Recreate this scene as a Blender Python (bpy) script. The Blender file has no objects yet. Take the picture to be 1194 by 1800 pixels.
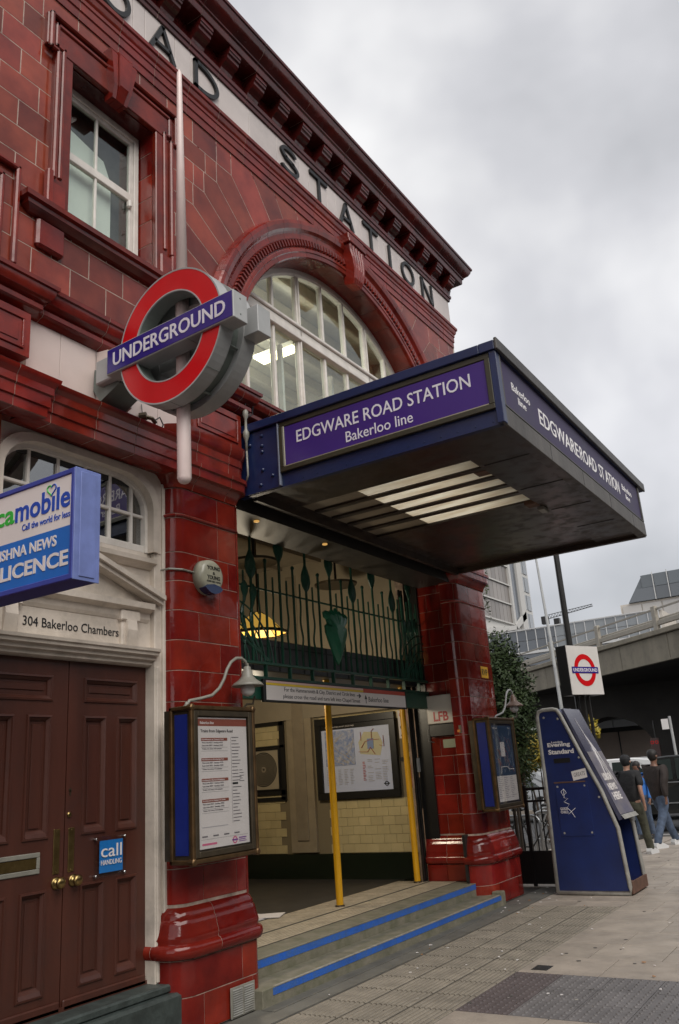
import bpy, math, random
from mathutils import Vector, Matrix
PI = math.pi
random.seed(7)
S = bpy.context.scene
COL = S.collection
# ---------------------------------------------------------------- camera
cd = bpy.data.cameras.new('camera'); cam = bpy.data.objects.new('camera', cd); COL.objects.link(cam); S.camera = cam
yaw, pitch, roll = [math.radians(a) for a in (31.63521947, 17.48590722, -4.08624459)]
fw = Vector((-math.sin(yaw)*math.cos(pitch), math.cos(yaw)*math.cos(pitch), math.sin(pitch)))
rt = fw.cross(Vector((0, 0, 1))).normalized(); up = rt.cross(fw)
r2 = rt*math.cos(roll)+up*math.sin(roll); u2 = up*math.cos(roll)-rt*math.sin(roll)
mw = Matrix((r2, u2, -fw)).transposed().to_4x4(); mw.translation = (4.53, 0, 1.65)
cam.matrix_world = mw
cd.sensor_fit = 'VERTICAL'; cd.sensor_height = 24; cd.lens = 24*1465.38/1800; cd.clip_end = 3000; cd.clip_start = .05
# ---------------------------------------------------------------- world, sun, exposure
W = bpy.data.worlds.new('World'); S.world = W; W.use_nodes = True
nt = W.node_tree; nt.nodes.clear(); N = nt.nodes.new; LK = nt.links.new
SUN_EL, SUN_AZ = math.radians(47), math.radians(122)      # azimuth clockwise from +Y
sky = N('ShaderNodeTexSky'); sky.sky_type = 'NISHITA'; sky.sun_disc = False; sky.sun_elevation = SUN_EL; sky.sun_rotation = SUN_AZ
b1 = N('ShaderNodeBackground'); b1.inputs[1].default_value = .08; LK(sky.outputs[0], b1.inputs[0])
tc = N('ShaderNodeTexCoord'); mp = N('ShaderNodeMapping'); mp.inputs['Scale'].default_value = (1, 1, 1.1); mp.inputs['Location'].default_value = (.35, .2, .1)
LK(tc.outputs['Generated'], mp.inputs[0])
n1 = N('ShaderNodeTexNoise'); n1.inputs['Scale'].default_value = 1.9; n1.inputs['Detail'].default_value = 5; n1.inputs['Roughness'].default_value = .46; n1.inputs['Distortion'].default_value = .1
LK(mp.outputs[0], n1.inputs[0])
rp = N('ShaderNodeValToRGB'); rp.color_ramp.elements[0].position = .38; rp.color_ramp.elements[0].color = (.31, .315, .33, 1)
rp.color_ramp.elements[1].position = .62; rp.color_ramp.elements[1].color = (.78, .775, .77, 1)
e = rp.color_ramp.elements.new(.5); e.color = (.50, .50, .52, 1)
LK(n1.outputs[0], rp.inputs[0])
sp = N('ShaderNodeSeparateXYZ'); LK(tc.outputs['Generated'], sp.inputs[0])
mr = N('ShaderNodeMapRange'); mr.inputs[1].default_value = 0; mr.inputs[2].default_value = .6; mr.inputs[3].default_value = 1.28; mr.inputs[4].default_value = .92
LK(sp.outputs[2], mr.inputs[0])
mx = N('ShaderNodeMix'); mx.data_type = 'RGBA'; mx.blend_type = 'MULTIPLY'; mx.inputs[0].default_value = 1
LK(rp.outputs[0], mx.inputs[6]); LK(mr.outputs[0], mx.inputs[7])
b2 = N('ShaderNodeBackground'); LK(mx.outputs[2], b2.inputs[0]); b2.inputs[1].default_value = .82
ms = N('ShaderNodeMixShader'); ms.inputs[0].default_value = .93; LK(b1.outputs[0], ms.inputs[1]); LK(b2.outputs[0], ms.inputs[2])
wo = N('ShaderNodeOutputWorld'); LK(ms.outputs[0], wo.inputs[0])
sd = bpy.data.lights.new('sun', 'SUN'); so = bpy.data.objects.new('sun', sd); COL.objects.link(so)
sd.energy = 1.5; sd.angle = math.radians(50); sd.color = (1, .96, .9)
sdir = Vector((math.sin(SUN_AZ)*math.cos(SUN_EL), math.cos(SUN_AZ)*math.cos(SUN_EL), math.sin(SUN_EL)))
so.rotation_euler = sdir.to_track_quat('Z', 'Y').to_euler()
S.view_settings.view_transform = 'Standard'; S.view_settings.look = 'None'; S.view_settings.gamma = 1; S.view_settings.use_curve_mapping = False
S.view_settings.exposure = .88
S.render.engine = 'CYCLES'; S.cycles.max_bounces = 6; S.cycles.diffuse_bounces = 3; S.cycles.glossy_bounces = 3; S.cycles.transparent_max_bounces = 12; S.cycles.transmission_bounces = 4
# ---------------------------------------------------------------- materials
MT = {}
def mat(name, col, rough=.5, var=0., noise=0., nscale=6., bump=0., bscale=20., metal=0., col2=None, spec=.5, grime=0., emis=None, estr=0., coat=0., streak=False, rnoise=0.):
    if name in MT: return MT[name]
    m = bpy.data.materials.new(name); m.use_nodes = True; t = m.node_tree; b = t.nodes['Principled BSDF']
    def nn(k): return t.nodes.new(k)
    L = t.links.new
    b.inputs['Roughness'].default_value = rough; b.inputs['Metallic'].default_value = metal
    b.inputs['Specular IOR Level'].default_value = spec; b.inputs['Coat Weight'].default_value = coat; b.inputs['Coat Roughness'].default_value = .06
    b.inputs['Base Color'].default_value = (*col, 1)
    tcn = nn('ShaderNodeTexCoord'); cur = None
    geo = nn('ShaderNodeNewGeometry'); oi = nn('ShaderNodeObjectInfo')
    base = nn('ShaderNodeRGB'); base.outputs[0].default_value = (*col, 1); cur = base.outputs[0]
    if noise > 0:
        n = nn('ShaderNodeTexNoise'); n.inputs['Scale'].default_value = nscale; n.inputs['Detail'].default_value = 6; n.inputs['Roughness'].default_value = .6
        mpp = nn('ShaderNodeMapping'); L(geo.outputs['Position'], mpp.inputs[0])
        if streak: mpp.inputs['Scale'].default_value = (1, 1, .12)
        L(mpp.outputs[0], n.inputs[0])
        r = nn('ShaderNodeMapRange'); r.inputs[1].default_value = .32; r.inputs[2].default_value = .68; L(n.outputs[0], r.inputs[0])
        x = nn('ShaderNodeMix'); x.data_type = 'RGBA'; c2 = col2 or tuple(c*(1-noise) for c in col)
        L(r.outputs[0], x.inputs[0]); L(cur, x.inputs[6]); x.inputs[7].default_value = (*c2, 1); cur = x.outputs[2]
    if grime > 0:
        n = nn('ShaderNodeTexNoise'); n.inputs['Scale'].default_value = 2.3; n.inputs['Detail'].default_value = 9; n.inputs['Roughness'].default_value = .72
        L(geo.outputs['Position'], n.inputs[0])
        r = nn('ShaderNodeMapRange'); r.inputs[1].default_value = .5; r.inputs[2].default_value = .72; r.inputs[4].default_value = grime; L(n.outputs[0], r.inputs[0])
        x = nn('ShaderNodeMix'); x.data_type = 'RGBA'; L(r.outputs[0], x.inputs[0]); L(cur, x.inputs[6]); x.inputs[7].default_value = (*[c*.35+.012 for c in col], 1); cur = x.outputs[2]
    if var > 0:
        h = nn('ShaderNodeHueSaturation'); L(cur, h.inputs['Color'])
        r = nn('ShaderNodeMapRange'); r.inputs[3].default_value = 1-var; r.inputs[4].default_value = 1+var; L(oi.outputs['Random'], r.inputs[0]); L(r.outputs[0], h.inputs['Value'])
        r2_ = nn('ShaderNodeMath'); r2_.operation = 'FRACT'; r3_ = nn('ShaderNodeMath'); r3_.operation = 'MULTIPLY'; r3_.inputs[1].default_value = 7.31; L(oi.outputs['Random'], r3_.inputs[0]); L(r3_.outputs[0], r2_.inputs[0])
        r4_ = nn('ShaderNodeMapRange'); r4_.inputs[3].default_value = .5-var*.014; r4_.inputs[4].default_value = .5+var*.014; L(r2_.outputs[0], r4_.inputs[0]); L(r4_.outputs[0], h.inputs['Hue'])
        cur = h.outputs[0]
    L(cur, b.inputs['Base Color'])
    if rnoise > 0:
        n = nn('ShaderNodeTexNoise'); n.inputs['Scale'].default_value = 7; n.inputs['Detail'].default_value = 6; L(geo.outputs['Position'], n.inputs[0])
        r = nn('ShaderNodeMapRange'); r.inputs[1].default_value = .45; r.inputs[2].default_value = .7; r.inputs[3].default_value = rough; r.inputs[4].default_value = rough+rnoise; L(n.outputs[0], r.inputs[0]); L(r.outputs[0], b.inputs['Roughness'])
    if bump > 0:
        n = nn('ShaderNodeTexNoise'); n.inputs['Scale'].default_value = bscale; n.inputs['Detail'].default_value = 3; L(geo.outputs['Position'], n.inputs[0])
        bp = nn('ShaderNodeBump'); bp.inputs['Strength'].default_value = bump; bp.inputs['Distance'].default_value = .02; L(n.outputs[0], bp.inputs['Height']); L(bp.outputs[0], b.inputs['Normal'])
    if emis: b.inputs['Emission Color'].default_value = (*emis, 1); b.inputs['Emission Strength'].default_value = estr
    MT[name] = m; return m
RED = mat('glazed oxblood tile', (.235, .020, .011), .10, var=.28, noise=.5, nscale=3.2, bump=.12, bscale=8, spec=.45, col2=(.125, .009, .006), grime=.35, rnoise=.12)
REDB = mat('glazed oxblood tile upper wall', (.275, .050, .029), .12, var=.32, noise=.5, nscale=2.6, bump=.16, bscale=6, spec=.45, col2=(.14, .022, .015), grime=.3, rnoise=.14)
REDM = mat('glazed oxblood moulding', (.225, .021, .011), .13, var=.2, noise=.5, nscale=4, bump=.14, bscale=10, spec=.45, col2=(.11, .011, .008), grime=.45, rnoise=.14)
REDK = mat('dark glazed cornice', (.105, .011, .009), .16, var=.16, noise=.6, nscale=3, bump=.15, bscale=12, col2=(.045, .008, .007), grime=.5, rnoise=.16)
GROUT = mat('pale grout', (.50, .38, .31), .9, noise=.6, nscale=9)
WTILE = mat('white faience slab', (.62, .55, .52), .14, var=.05, noise=.16, nscale=2, bump=.05, bscale=5, grime=.18)
PINKW = mat('white panel', (.66, .545, .50), .25, var=.03, noise=.1, nscale=2, grime=.1)
BLK = mat('black paint', (.012, .012, .012), .35, noise=.3, nscale=8, bump=.03)
DARKM = mat('dark painted metal', (.02, .019, .018), .4, noise=.4, nscale=5, bump=.05, grime=.3)
STONEW = mat('weathered cream paint', (.68, .60, .52), .5, noise=.3, nscale=3.5, bump=.12, bscale=25, grime=.5, col2=(.50, .44, .37))
DOORB = mat('brown door paint', (.078, .024, .015), .38, noise=.35, nscale=5, bump=.06, bscale=30, grime=.5, streak=True)
BRASS = mat('brass', (.42, .30, .12), .28, metal=1, noise=.4, nscale=14)
BRONZE = mat('bronze frame', (.17, .10, .045), .38, metal=.75, noise=.5, nscale=9, bump=.05)
BRONZED = mat('dark bronze frame', (.09, .07, .045), .42, metal=.6, noise=.4, nscale=9)
NAVY = mat('navy painted steel', (.012, .024, .090), .32, noise=.35, nscale=2.5, bump=.07, bscale=14, grime=.35)
NAVYD = mat('dark canopy steel', (.024, .020, .019), .30, noise=.5, nscale=1.6, bump=.12, bscale=5, grime=.3, col2=(.050, .030, .020), rnoise=.25)
GREYF = mat('weathered grey fascia', (.115, .105, .095), .55, noise=.5, nscale=5, bump=.12, bscale=30, streak=True)
GREYC = mat('grey capping', (.075, .068, .062), .5, noise=.5, nscale=5, bump=.1)
PURP = mat('violet enamel', (.055, .025, .19), .22, noise=.12, nscale=1.5)
PURPF = mat('weathered violet enamel', (.060, .045, .105), .6, spec=.25, noise=.4, nscale=2.2, col2=(.065, .058, .10))
WTXT = mat('white lettering', (.75, .72, .78), .4, noise=.1)
WTXTG = mat('dull white lettering', (.85, .83, .83), .5)
TXTK = mat('black lettering', (.012, .012, .014), .4)
SRED = mat('roundel red enamel', (.58, .008, .012), .22, noise=.12, nscale=3)
SBLU = mat('roundel blue enamel', (.032, .020, .19), .22)
SGREY = mat('sign grey metal', (.40, .405, .40), .38, noise=.22, nscale=3, bump=.02, grime=.15)
SGREYD = mat('sign grey inner metal', (.17, .20, .18), .42, noise=.3, nscale=3, grime=.2)
POLEW = mat('pinkish white pole paint', (.82, .66, .62), .4, noise=.12, nscale=3, grime=.2, bump=.03)
GREEN = mat('dark green iron', (.014, .085, .054), .35, noise=.4, nscale=6, bump=.04, grime=.3)
GREENL = mat('green shield paint', (.026, .19, .105), .3, noise=.35, nscale=4)
YEL = mat('yellow pole paint', (.72, .37, .012), .3, noise=.1, nscale=5, grime=.25)
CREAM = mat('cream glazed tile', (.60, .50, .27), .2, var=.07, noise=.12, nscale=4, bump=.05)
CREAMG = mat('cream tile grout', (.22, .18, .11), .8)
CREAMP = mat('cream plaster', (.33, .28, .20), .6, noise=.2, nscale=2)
SKIRT = mat('dark green glazed skirting', (.012, .018, .010), .2, noise=.3)
HFLOOR = mat('dark hall floor', (.045, .040, .034), .5, noise=.4, nscale=5, bump=.04, grime=.3)
CONC = mat('step concrete', (.21, .19, .145), .7, noise=.45, nscale=7, bump=.2, bscale=40, grime=.5, col2=(.12, .12, .075))
CONCF = mat('smooth pavement concrete', (.15, .145, .125), .6, noise=.35, nscale=3, bump=.15, bscale=50, grime=.4)
BLUEP = mat('blue step paint', (.018, .115, .52), .5, noise=.6, nscale=14, bump=.15, bscale=60, col2=(.045, .12, .34), grime=.6)
NOSE = mat('worn metal nosing', (.38, .36, .30), .45, noise=.4, nscale=14, metal=.2)
RIB = mat('ribbed step insert', (.50, .42, .30), .55, noise=.4, nscale=9, grime=.3)
RIBD = mat('groove', (.05, .042, .035), .8)
FLAG = mat('paving flag', (.35, .30, .25), .55, var=.10, noise=.3, nscale=3, bump=.14, bscale=60, grime=.5, rnoise=.2)
FLAGJ = mat('paving joint', (.07, .062, .055), .9, noise=.4)
CORD = mat('corduroy paver', (.27, .235, .185), .6, var=.07, noise=.35, nscale=5, bump=.12, bscale=60, grime=.45)
BLIS = mat('blister paver', (.150, .140, .140), .55, var=.06, noise=.3, nscale=5, bump=.1, bscale=60, grime=.4)
BLISR = mat('reddish blister paver', (.11, .088, .088), .6, var=.06, noise=.3, nscale=5, bump=.1, grime=.4)
ASPH = mat('asphalt', (.05, .05, .052), .8, noise=.3, nscale=6, bump=.3, bscale=80)
KERB = mat('granite kerb', (.26, .25, .24), .7, noise=.3, nscale=9)
WOODW = mat('white window paint', (.78, .73, .67), .45, noise=.2, nscale=6, grime=.25, bump=.04)
KBLUE = mat('kiosk blue panel', (.014, .028, .125), .3, noise=.35, nscale=3, bump=.04, grime=.35, col2=(.012, .02, .08))
TUBE = mat('grey tube frame', (.36, .35, .32), .4, noise=.35, nscale=9, grime=.3)
RUST = mat('rusty tray', (.14, .07, .045), .75, noise=.5, nscale=9)
PAPER = mat('paper', (.72, .68, .66), .5, noise=.06, nscale=3)
BROWNP = mat('brown print', (.26, .075, .05), .5)
GREYP = mat('grey print', (.16, .15, .16), .5)
LGREYP = mat('pale grey print', (.42, .41, .42), .5)
PINKP = mat('pink print', (.62, .14, .26), .5)
BLUEC = mat('case blue enamel', (.010, .022, .19), .35, noise=.3, nscale=2)
GLOBE = mat('opal glass globe', (.62, .62, .60), .15, noise=.1)
LGREYM = mat('grey green painted metal', (.27, .26, .22), .4, noise=.3, nscale=8, grime=.3)
SHADEB = mat('brown lamp shade', (.16, .10, .075), .4, noise=.35, nscale=9)
ALARM = mat('alarm box plastic', (.36, .35, .27), .22, noise=.25, nscale=6, grime=.3)
STEPG = mat('dark green stone threshold', (.055, .07, .065), .5, noise=.5, nscale=8, bump=.25, bscale=30)
CBEIGE = mat('beige canopy lining', (.30, .25, .185), .5, noise=.3, nscale=2, grime=.4)
def glassmat(name, tint=(.9, .95, .93), refl=.06, rough=0.0):
    if name in MT: return MT[name]
    m = bpy.data.materials.new(name); m.use_nodes = True; t = m.node_tree; t.nodes.clear()
    o = t.nodes.new('ShaderNodeOutputMaterial'); g = t.nodes.new('ShaderNodeBsdfGlossy'); g.inputs['Roughness'].default_value = rough; g.inputs['Color'].default_value = (1, 1, 1, 1)
    tr = t.nodes.new('ShaderNodeBsdfTransparent'); tr.inputs[0].default_value = (*tint, 1)
    lw = t.nodes.new('ShaderNodeLayerWeight'); lw.inputs[0].default_value = .5
    pw = t.nodes.new('ShaderNodeMath'); pw.operation = 'POWER'; pw.inputs[1].default_value = 4.2; t.links.new(lw.outputs['Facing'], pw.inputs[0])
    ad = t.nodes.new('ShaderNodeMath'); ad.operation = 'ADD'; ad.use_clamp = True; ad.inputs[1].default_value = refl; t.links.new(pw.outputs[0], ad.inputs[0])
    mm = t.nodes.new('ShaderNodeMixShader'); t.links.new(ad.outputs[0], mm.inputs[0]); t.links.new(tr.outputs[0], mm.inputs[1]); t.links.new(g.outputs[0], mm.inputs[2]); t.links.new(mm.outputs[0], o.inputs[0])
    MT[name] = m; return m
GLASS = glassmat('window glass'); GLASSR = glassmat('reflective window glass', (.5, .52, .5), .22)
GLASSC = glassmat('case glass', (.93, .93, .93), .02)
# translucent canopy glazing
m = bpy.data.materials.new('dirty wired glass'); m.use_nodes = True; t = m.node_tree; t.nodes.clear()
o_ = t.nodes.new('ShaderNodeOutputMaterial'); d_ = t.nodes.new('ShaderNodeBsdfDiffuse'); d_.inputs[0].default_value = (.5, .46, .38, 1)
tl = t.nodes.new('ShaderNodeBsdfTranslucent'); gn = t.nodes.new('ShaderNodeTexNoise'); gn.inputs['Scale'].default_value = 3; gn.inputs['Detail'].default_value = 6
rr = t.nodes.new('ShaderNodeValToRGB'); rr.color_ramp.elements[0].position = .35; rr.color_ramp.elements[0].color = (.92, .89, .80, 1); rr.color_ramp.elements[1].position = .8; rr.color_ramp.elements[1].color = (.62, .53, .40, 1)
t.links.new(gn.outputs[0], rr.inputs[0]); t.links.new(rr.outputs[0], tl.inputs[0])
mm = t.nodes.new('ShaderNodeMixShader'); mm.inputs[0].default_value = .82; t.links.new(d_.outputs[0], mm.inputs[1]); t.links.new(tl.outputs[0], mm.inputs[2]); t.links.new(mm.outputs[0], o_.inputs[0])
CANG = m
# ---------------------------------------------------------------- object helpers
ORG = {}
def thing(name, label, cat, loc, group=None, kind=None):
    o = bpy.data.objects.new(name, None); COL.objects.link(o); o.location = loc; o.empty_display_size = .1
    if label: o['label'] = label
    if cat: o['category'] = cat
    if group: o['group'] = group
    if kind: o['kind'] = kind
    ORG[o.name] = Vector(loc); return o
def tag(o, label=None, cat=None, group=None, kind=None):
    for k, v in (('label', label), ('category', cat), ('group', group), ('kind', kind)):
        if v: o[k] = v
    return o
def link(name, me, parent, loc_world):
    o = bpy.data.objects.new(name, me); COL.objects.link(o)
    if parent:
        o.parent = parent; o.location = Vector(loc_world)-ORG[parent.name]
    else: o.location = loc_world
    ORG[o.name] = Vector(loc_world); return o
def mesh(name, V, F, mats, smooth=False, midx=None):
    me = bpy.data.meshes.new(name); me.from_pydata(V, [], F)
    for mm_ in (mats if isinstance(mats, (list, tuple)) else [mats]): me.materials.append(mm_)
    if midx: me.polygons.foreach_set('material_index', midx)
    if smooth:
        me.polygons.foreach_set('use_smooth', [True]*len(F))
        if smooth == 'auto': me.update(); me.set_sharp_from_angle(angle=math.radians(32))
    me.update(); return me
def put(name, V, F, mats, parent=None, smooth=False, midx=None, kind=None, at=None):
    if at is None: at = ORG[parent.name] if parent else Vector((0, 0, 0))
    at = Vector(at)
    me = mesh(name, [tuple(Vector(v)-at) for v in V], F, mats, smooth, midx)
    o = link(name, me, parent, at)
    if kind: o['kind'] = kind
    return o
class B:
    def __init__(s, M=None): s.V = []; s.F = []; s.I = []; s.M = M; s.mi = 0
    def add(s, V, F):
        n = len(s.V)
        s.V += [tuple(s.M @ Vector(v)) if s.M else tuple(v) for v in V]
        s.F += [tuple(n+i for i in f) for f in F]; s.I += [s.mi]*len(F); return s
    def box(s, x0, x1, y0, y1, z0, z1, bev=0.):
        if x0 > x1: x0, x1 = x1, x0
        if y0 > y1: y0, y1 = y1, y0
        if z0 > z1: z0, z1 = z1, z0
        if bev <= 0:
            return s.add([(x0, y0, z0), (x1, y0, z0), (x1, y1, z0), (x0, y1, z0), (x0, y0, z1), (x1, y0, z1), (x1, y1, z1), (x0, y1, z1)],
                         [(3, 2, 1, 0), (4, 5, 6, 7), (0, 1, 5, 4), (1, 2, 6, 5), (2, 3, 7, 6), (3, 0, 4, 7)])
        b = min(bev, (x1-x0)*.45, (y1-y0)*.45, (z1-z0)*.45); V = []; ix = {}
        for i, x in enumerate((x0, x1)):
            for j, y in enumerate((y0, y1)):
                for k, z in enumerate((z0, z1)):
                    sx, sy, sz = (b, -b)[i], (b, -b)[j], (b, -b)[k]
                    for a, p in (('x', (x, y+sy, z+sz)), ('y', (x+sx, y, z+sz)), ('z', (x+sx, y+sy, z))):
                        ix[(i, j, k, a)] = len(V); V.append(p)
        F = []
        for i in (0, 1): F.append([ix[(i, j, k, 'x')] for j, k in ((0, 0), (1, 0), (1, 1), (0, 1))][::(1 if i else -1)])
        for j in (0, 1): F.append([ix[(i, j, k, 'y')] for i, k in ((0, 0), (0, 1), (1, 1), (1, 0))][::(1 if j else -1)])
        for k in (0, 1): F.append([ix[(i, j, k, 'z')] for i, j in ((0, 0), (1, 0), (1, 1), (0, 1))][::(1 if k else -1)])
        for j in (0, 1):
            for k in (0, 1):
                F.append([ix[(0, j, k, 'y')], ix[(1, j, k, 'y')], ix[(1, j, k, 'z')], ix[(0, j, k, 'z')]])
        for i in (0, 1):
            for k in (0, 1): F.append([ix[(i, 0, k, 'x')], ix[(i, 1, k, 'x')], ix[(i, 1, k, 'z')], ix[(i, 0, k, 'z')]])
            for j in (0, 1): F.append([ix[(i, j, 0, 'x')], ix[(i, j, 1, 'x')], ix[(i, j, 1, 'y')], ix[(i, j, 0, 'y')]])
            for j in (0, 1):
                for k in (0, 1): F.append([ix[(i, j, k, 'x')], ix[(i, j, k, 'y')], ix[(i, j, k, 'z')]])
        return s.add(V, F)
    def prism(s, poly, axis, a0, a1):
        """poly of 2-D points extruded along axis ('x': (y,z), 'y': (x,z), 'z': (x,y))"""
        f = {'x': lambda p, a: (a, p[0], p[1]), 'y': lambda p, a: (p[0], a, p[1]), 'z': lambda p, a: (p[0], p[1], a)}[axis]
        n = len(poly); V = [f(p, a0) for p in poly]+[f(p, a1) for p in poly]
        return s.add(V, [tuple(range(n-1, -1, -1)), tuple(range(n, 2*n))]+[(i, (i+1) % n, n+(i+1) % n, n+i) for i in range(n)])
    def tube(s, pts, r, n=8, caps=True):
        pts = [Vector(p) for p in pts]; rs = r if isinstance(r, (list, tuple)) else [r]*len(pts); V = []; F = []
        ref = None
        for i, p in enumerate(pts):
            d = (pts[min(i+1, len(pts)-1)]-pts[max(i-1, 0)])
            d = d.normalized() if d.length > 0 else Vector((0, 0, 1))
            if ref is None:
                ref = d.orthogonal().normalized() if abs(d.z) < .99 else Vector((1, 0, 0))
            u = (ref-d*ref.dot(d)).normalized(); ref = u; v = d.cross(u)
            for k in range(n):
                a = 2*PI*k/n; V.append(p+(u*math.cos(a)+v*math.sin(a))*rs[i])
        for i in range(len(pts)-1):
            for k in range(n): F.append((i*n+k, i*n+(k+1) % n, (i+1)*n+(k+1) % n, (i+1)*n+k))
        if caps: F.append(tuple(range(n-1, -1, -1))); F.append(tuple(range((len(pts)-1)*n, len(pts)*n)))
        return s.add(V, F)
    def lathe(s, prof, c, axis='z', n=20, a0=0, a1=2*PI, caps=False):
        V = []; F = []; full = abs(a1-a0-2*PI) < 1e-6; m_ = n if full else n+1
        for k in range(m_):
            a = a0+(a1-a0)*k/n; ca, sa = math.cos(a), math.sin(a)
            for r, h in prof:
                if axis == 'z': V.append((c[0]+r*ca, c[1]+r*sa, c[2]+h))
                elif axis == 'x': V.append((c[0]+h, c[1]+r*ca, c[2]+r*sa))
                else: V.append((c[0]+r*sa, c[1]+h, c[2]+r*ca))
        q = len(prof)
        for k in range(n):
            k2 = (k+1) % m_
            for i in range(q-1): F.append((k*q+i, k2*q+i, k2*q+i+1, k*q+i+1))
        return s.add(V, F)
    def build(s, name, mats, parent=None, smooth=False, kind=None, at=None):
        return put(name, s.V, s.F, mats, parent, smooth, s.I if isinstance(mats, (list, tuple)) else None, kind, at)
def rect_tube(pts, closed=True): return pts
# text
def text(parent, name, s, org, right, upv, h=None, w=None, m=None, depth=.002, align='L', bold=0., shear=0.):
    cu = bpy.data.curves.new('t', 'FONT'); cu.body = s; cu.extrude = 0; cu.offset = bold; cu.resolution_u = 3; cu.shear = shear
    ob = bpy.data.objects.new('t', cu); COL.objects.link(ob)
    dg = bpy.context.evaluated_depsgraph_get(); dg.update(); me = bpy.data.meshes.new_from_object(ob.evaluated_get(dg))
    V = [v.co.copy() for v in me.vertices]; F = [tuple(p.vertices) for p in me.polygons]
    bpy.data.objects.remove(ob); bpy.data.curves.remove(cu); bpy.data.meshes.remove(me)
    if not V: return None
    x0 = min(v.x for v in V); x1 = max(v.x for v in V); y0 = min(v.y for v in V); y1 = max(v.y for v in V)
    sy = h/(y1-y0) if h else None; sx = w/(x1-x0) if w else None
    if sy is None: sy = sx
    if sx is None: sx = sy
    right = Vector(right).normalized(); upv = Vector(upv).normalized(); nrm = right.cross(upv); org = Vector(org)
    if align == 'C': org = org-right*(x1-x0)*sx/2
    P = [org+right*((v.x-x0)*sx)+upv*((v.y-y0)*sy) for v in V]; n = len(P)
    V2 = [p+nrm*depth for p in P]+[p-nrm*.001 for p in P]
    ed = {}
    for f in F:
        for i in range(len(f)):
            a, b_ = f[i], f[(i+1) % len(f)]
            if (b_, a) in ed: del ed[(b_, a)]
            else: ed[(a, b_)] = 1
    F2 = list(F)+[(b_, a, a+n, b_+n) for a, b_ in ed]
    return put(name, V2, F2, m or TXTK, parent)
# ------------- moulding along a plan path (outward normal = right of travel)
class Path:
    def __init__(s, pts):
        s.p = [Vector((a, b_)) for a, b_ in pts]; s.L = [0]
        for i in range(1, len(s.p)): s.L.append(s.L[-1]+(s.p[i]-s.p[i-1]).length)
        s.len = s.L[-1]
    def en(s, i): d = (s.p[i+1]-s.p[i]).normalized(); return Vector((d.y, -d.x))
    def cut(s, a, b_):
        out = []
        def at(q):
            for i in range(len(s.p)-1):
                if q <= s.L[i+1]+1e-9:
                    t_ = (q-s.L[i])/(s.L[i+1]-s.L[i]); return s.p[i].lerp(s.p[i+1], max(0, min(1, t_))), s.en(i)
            return s.p[-1], s.en(len(s.p)-2)
        def atv(q, side):
            for i, l in enumerate(s.L):
                if abs(q-l) < 1e-5 and 0 < i < len(s.p)-1: return s.p[i], s.mit(i)
            return at(q)
        out.append(atv(a, 0))
        for i in range(1, len(s.p)-1):
            if a+1e-5 < s.L[i] < b_-1e-5: out.append((s.p[i], s.mit(i)))
        out.append(atv(b_, 1)); return out
    def mit(s, i):
        n0, n1_ = s.en(i-1), s.en(i); b_ = (n0+n1_)
        if b_.length < 1e-6: return n1_
        b_ = b_.normalized(); return b_/max(.2, b_.dot(n1_))
    def pos(s, q): return s.cut(q, s.len)[0]
def sweep(path, prof, a=None, b_=None, inset=0.):
    a = 0 if a is None else a; b_ = path.len if b_ is None else b_
    sec = path.cut(a+inset, b_-inset); V = []; F = []; n = len(prof)
    for p, nm in sec:
        for d, z in prof: V.append((p.x+nm.x*d, p.y+nm.y*d, z))
    for i in range(len(sec)-1):
        for k in range(n):
            k2 = (k+1) % n; F.append((i*n+k, i*n+k2, (i+1)*n+k2, (i+1)*n+k))
    F.append(tuple(range(n-1, -1, -1))); F.append(tuple(range((len(sec)-1)*n, len(sec)*n)))
    return V, F
def blocks(name, path, prof, step, m, parent, gap=.003, start=0., back=True, end=None, offs=0.):
    q = start; end = path.len if end is None else end; out = []
    first = True
    while q < end-1e-4:
        st = step*(offs if (first and offs) else 1); first = False
        q2 = min(q+st, end)
        if end-q2 < step*.3: q2 = end
        V, F = sweep(path, prof, q, q2, gap)
        sec = path.cut((q+q2)/2, q2); c = Vector((sec[0][0].x, sec[0][0].y, prof[0][1]))
        out.append(put(name, V, F, m, parent, smooth='auto', at=c)); q = q2
    if back:
        zc = sum(z for d, z in prof)/len(prof); dmin = min(d for d, z in prof)
        p2 = [(max(dmin, d-.0032) if d > dmin else d, z+(.0008 if z < zc else -.0008)) for d, z in prof]
        V, F = sweep(path, p2, start+.004, end-.004); put('joint_mortar', V, F, GROUT, parent)
    return out
def arc(cx, cy, r, a0, a1, n):
    return [(cx+r*math.cos(math.radians(a0+(a1-a0)*i/n)), cy+r*math.sin(math.radians(a0+(a1-a0)*i/n))) for i in range(n+1)]
def tiles_on_path(path, z0, z1, joints, m, parent, t=.02, g=.0032, c=.0018):
    """one course; joints = list of arc positions"""
    prof = [(-t, z0+g), (-c, z0+g), (0, z0+g+c), (0, z1-g-c), (-c, z1-g), (-t, z1-g)]
    for a, b_ in zip(joints[:-1], joints[1:]):
        V, F = sweep(path, prof, a+g, b_-g)
        ctr = sum((Vector(v) for v in V), Vector())/len(V)
        o = put('tile', V, F, m, parent, smooth='auto', at=ctr)
        o.rotation_euler = (random.uniform(-.0012, .0012), random.uniform(-.0015, .0015), random.uniform(-.0015, .0015))
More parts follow.
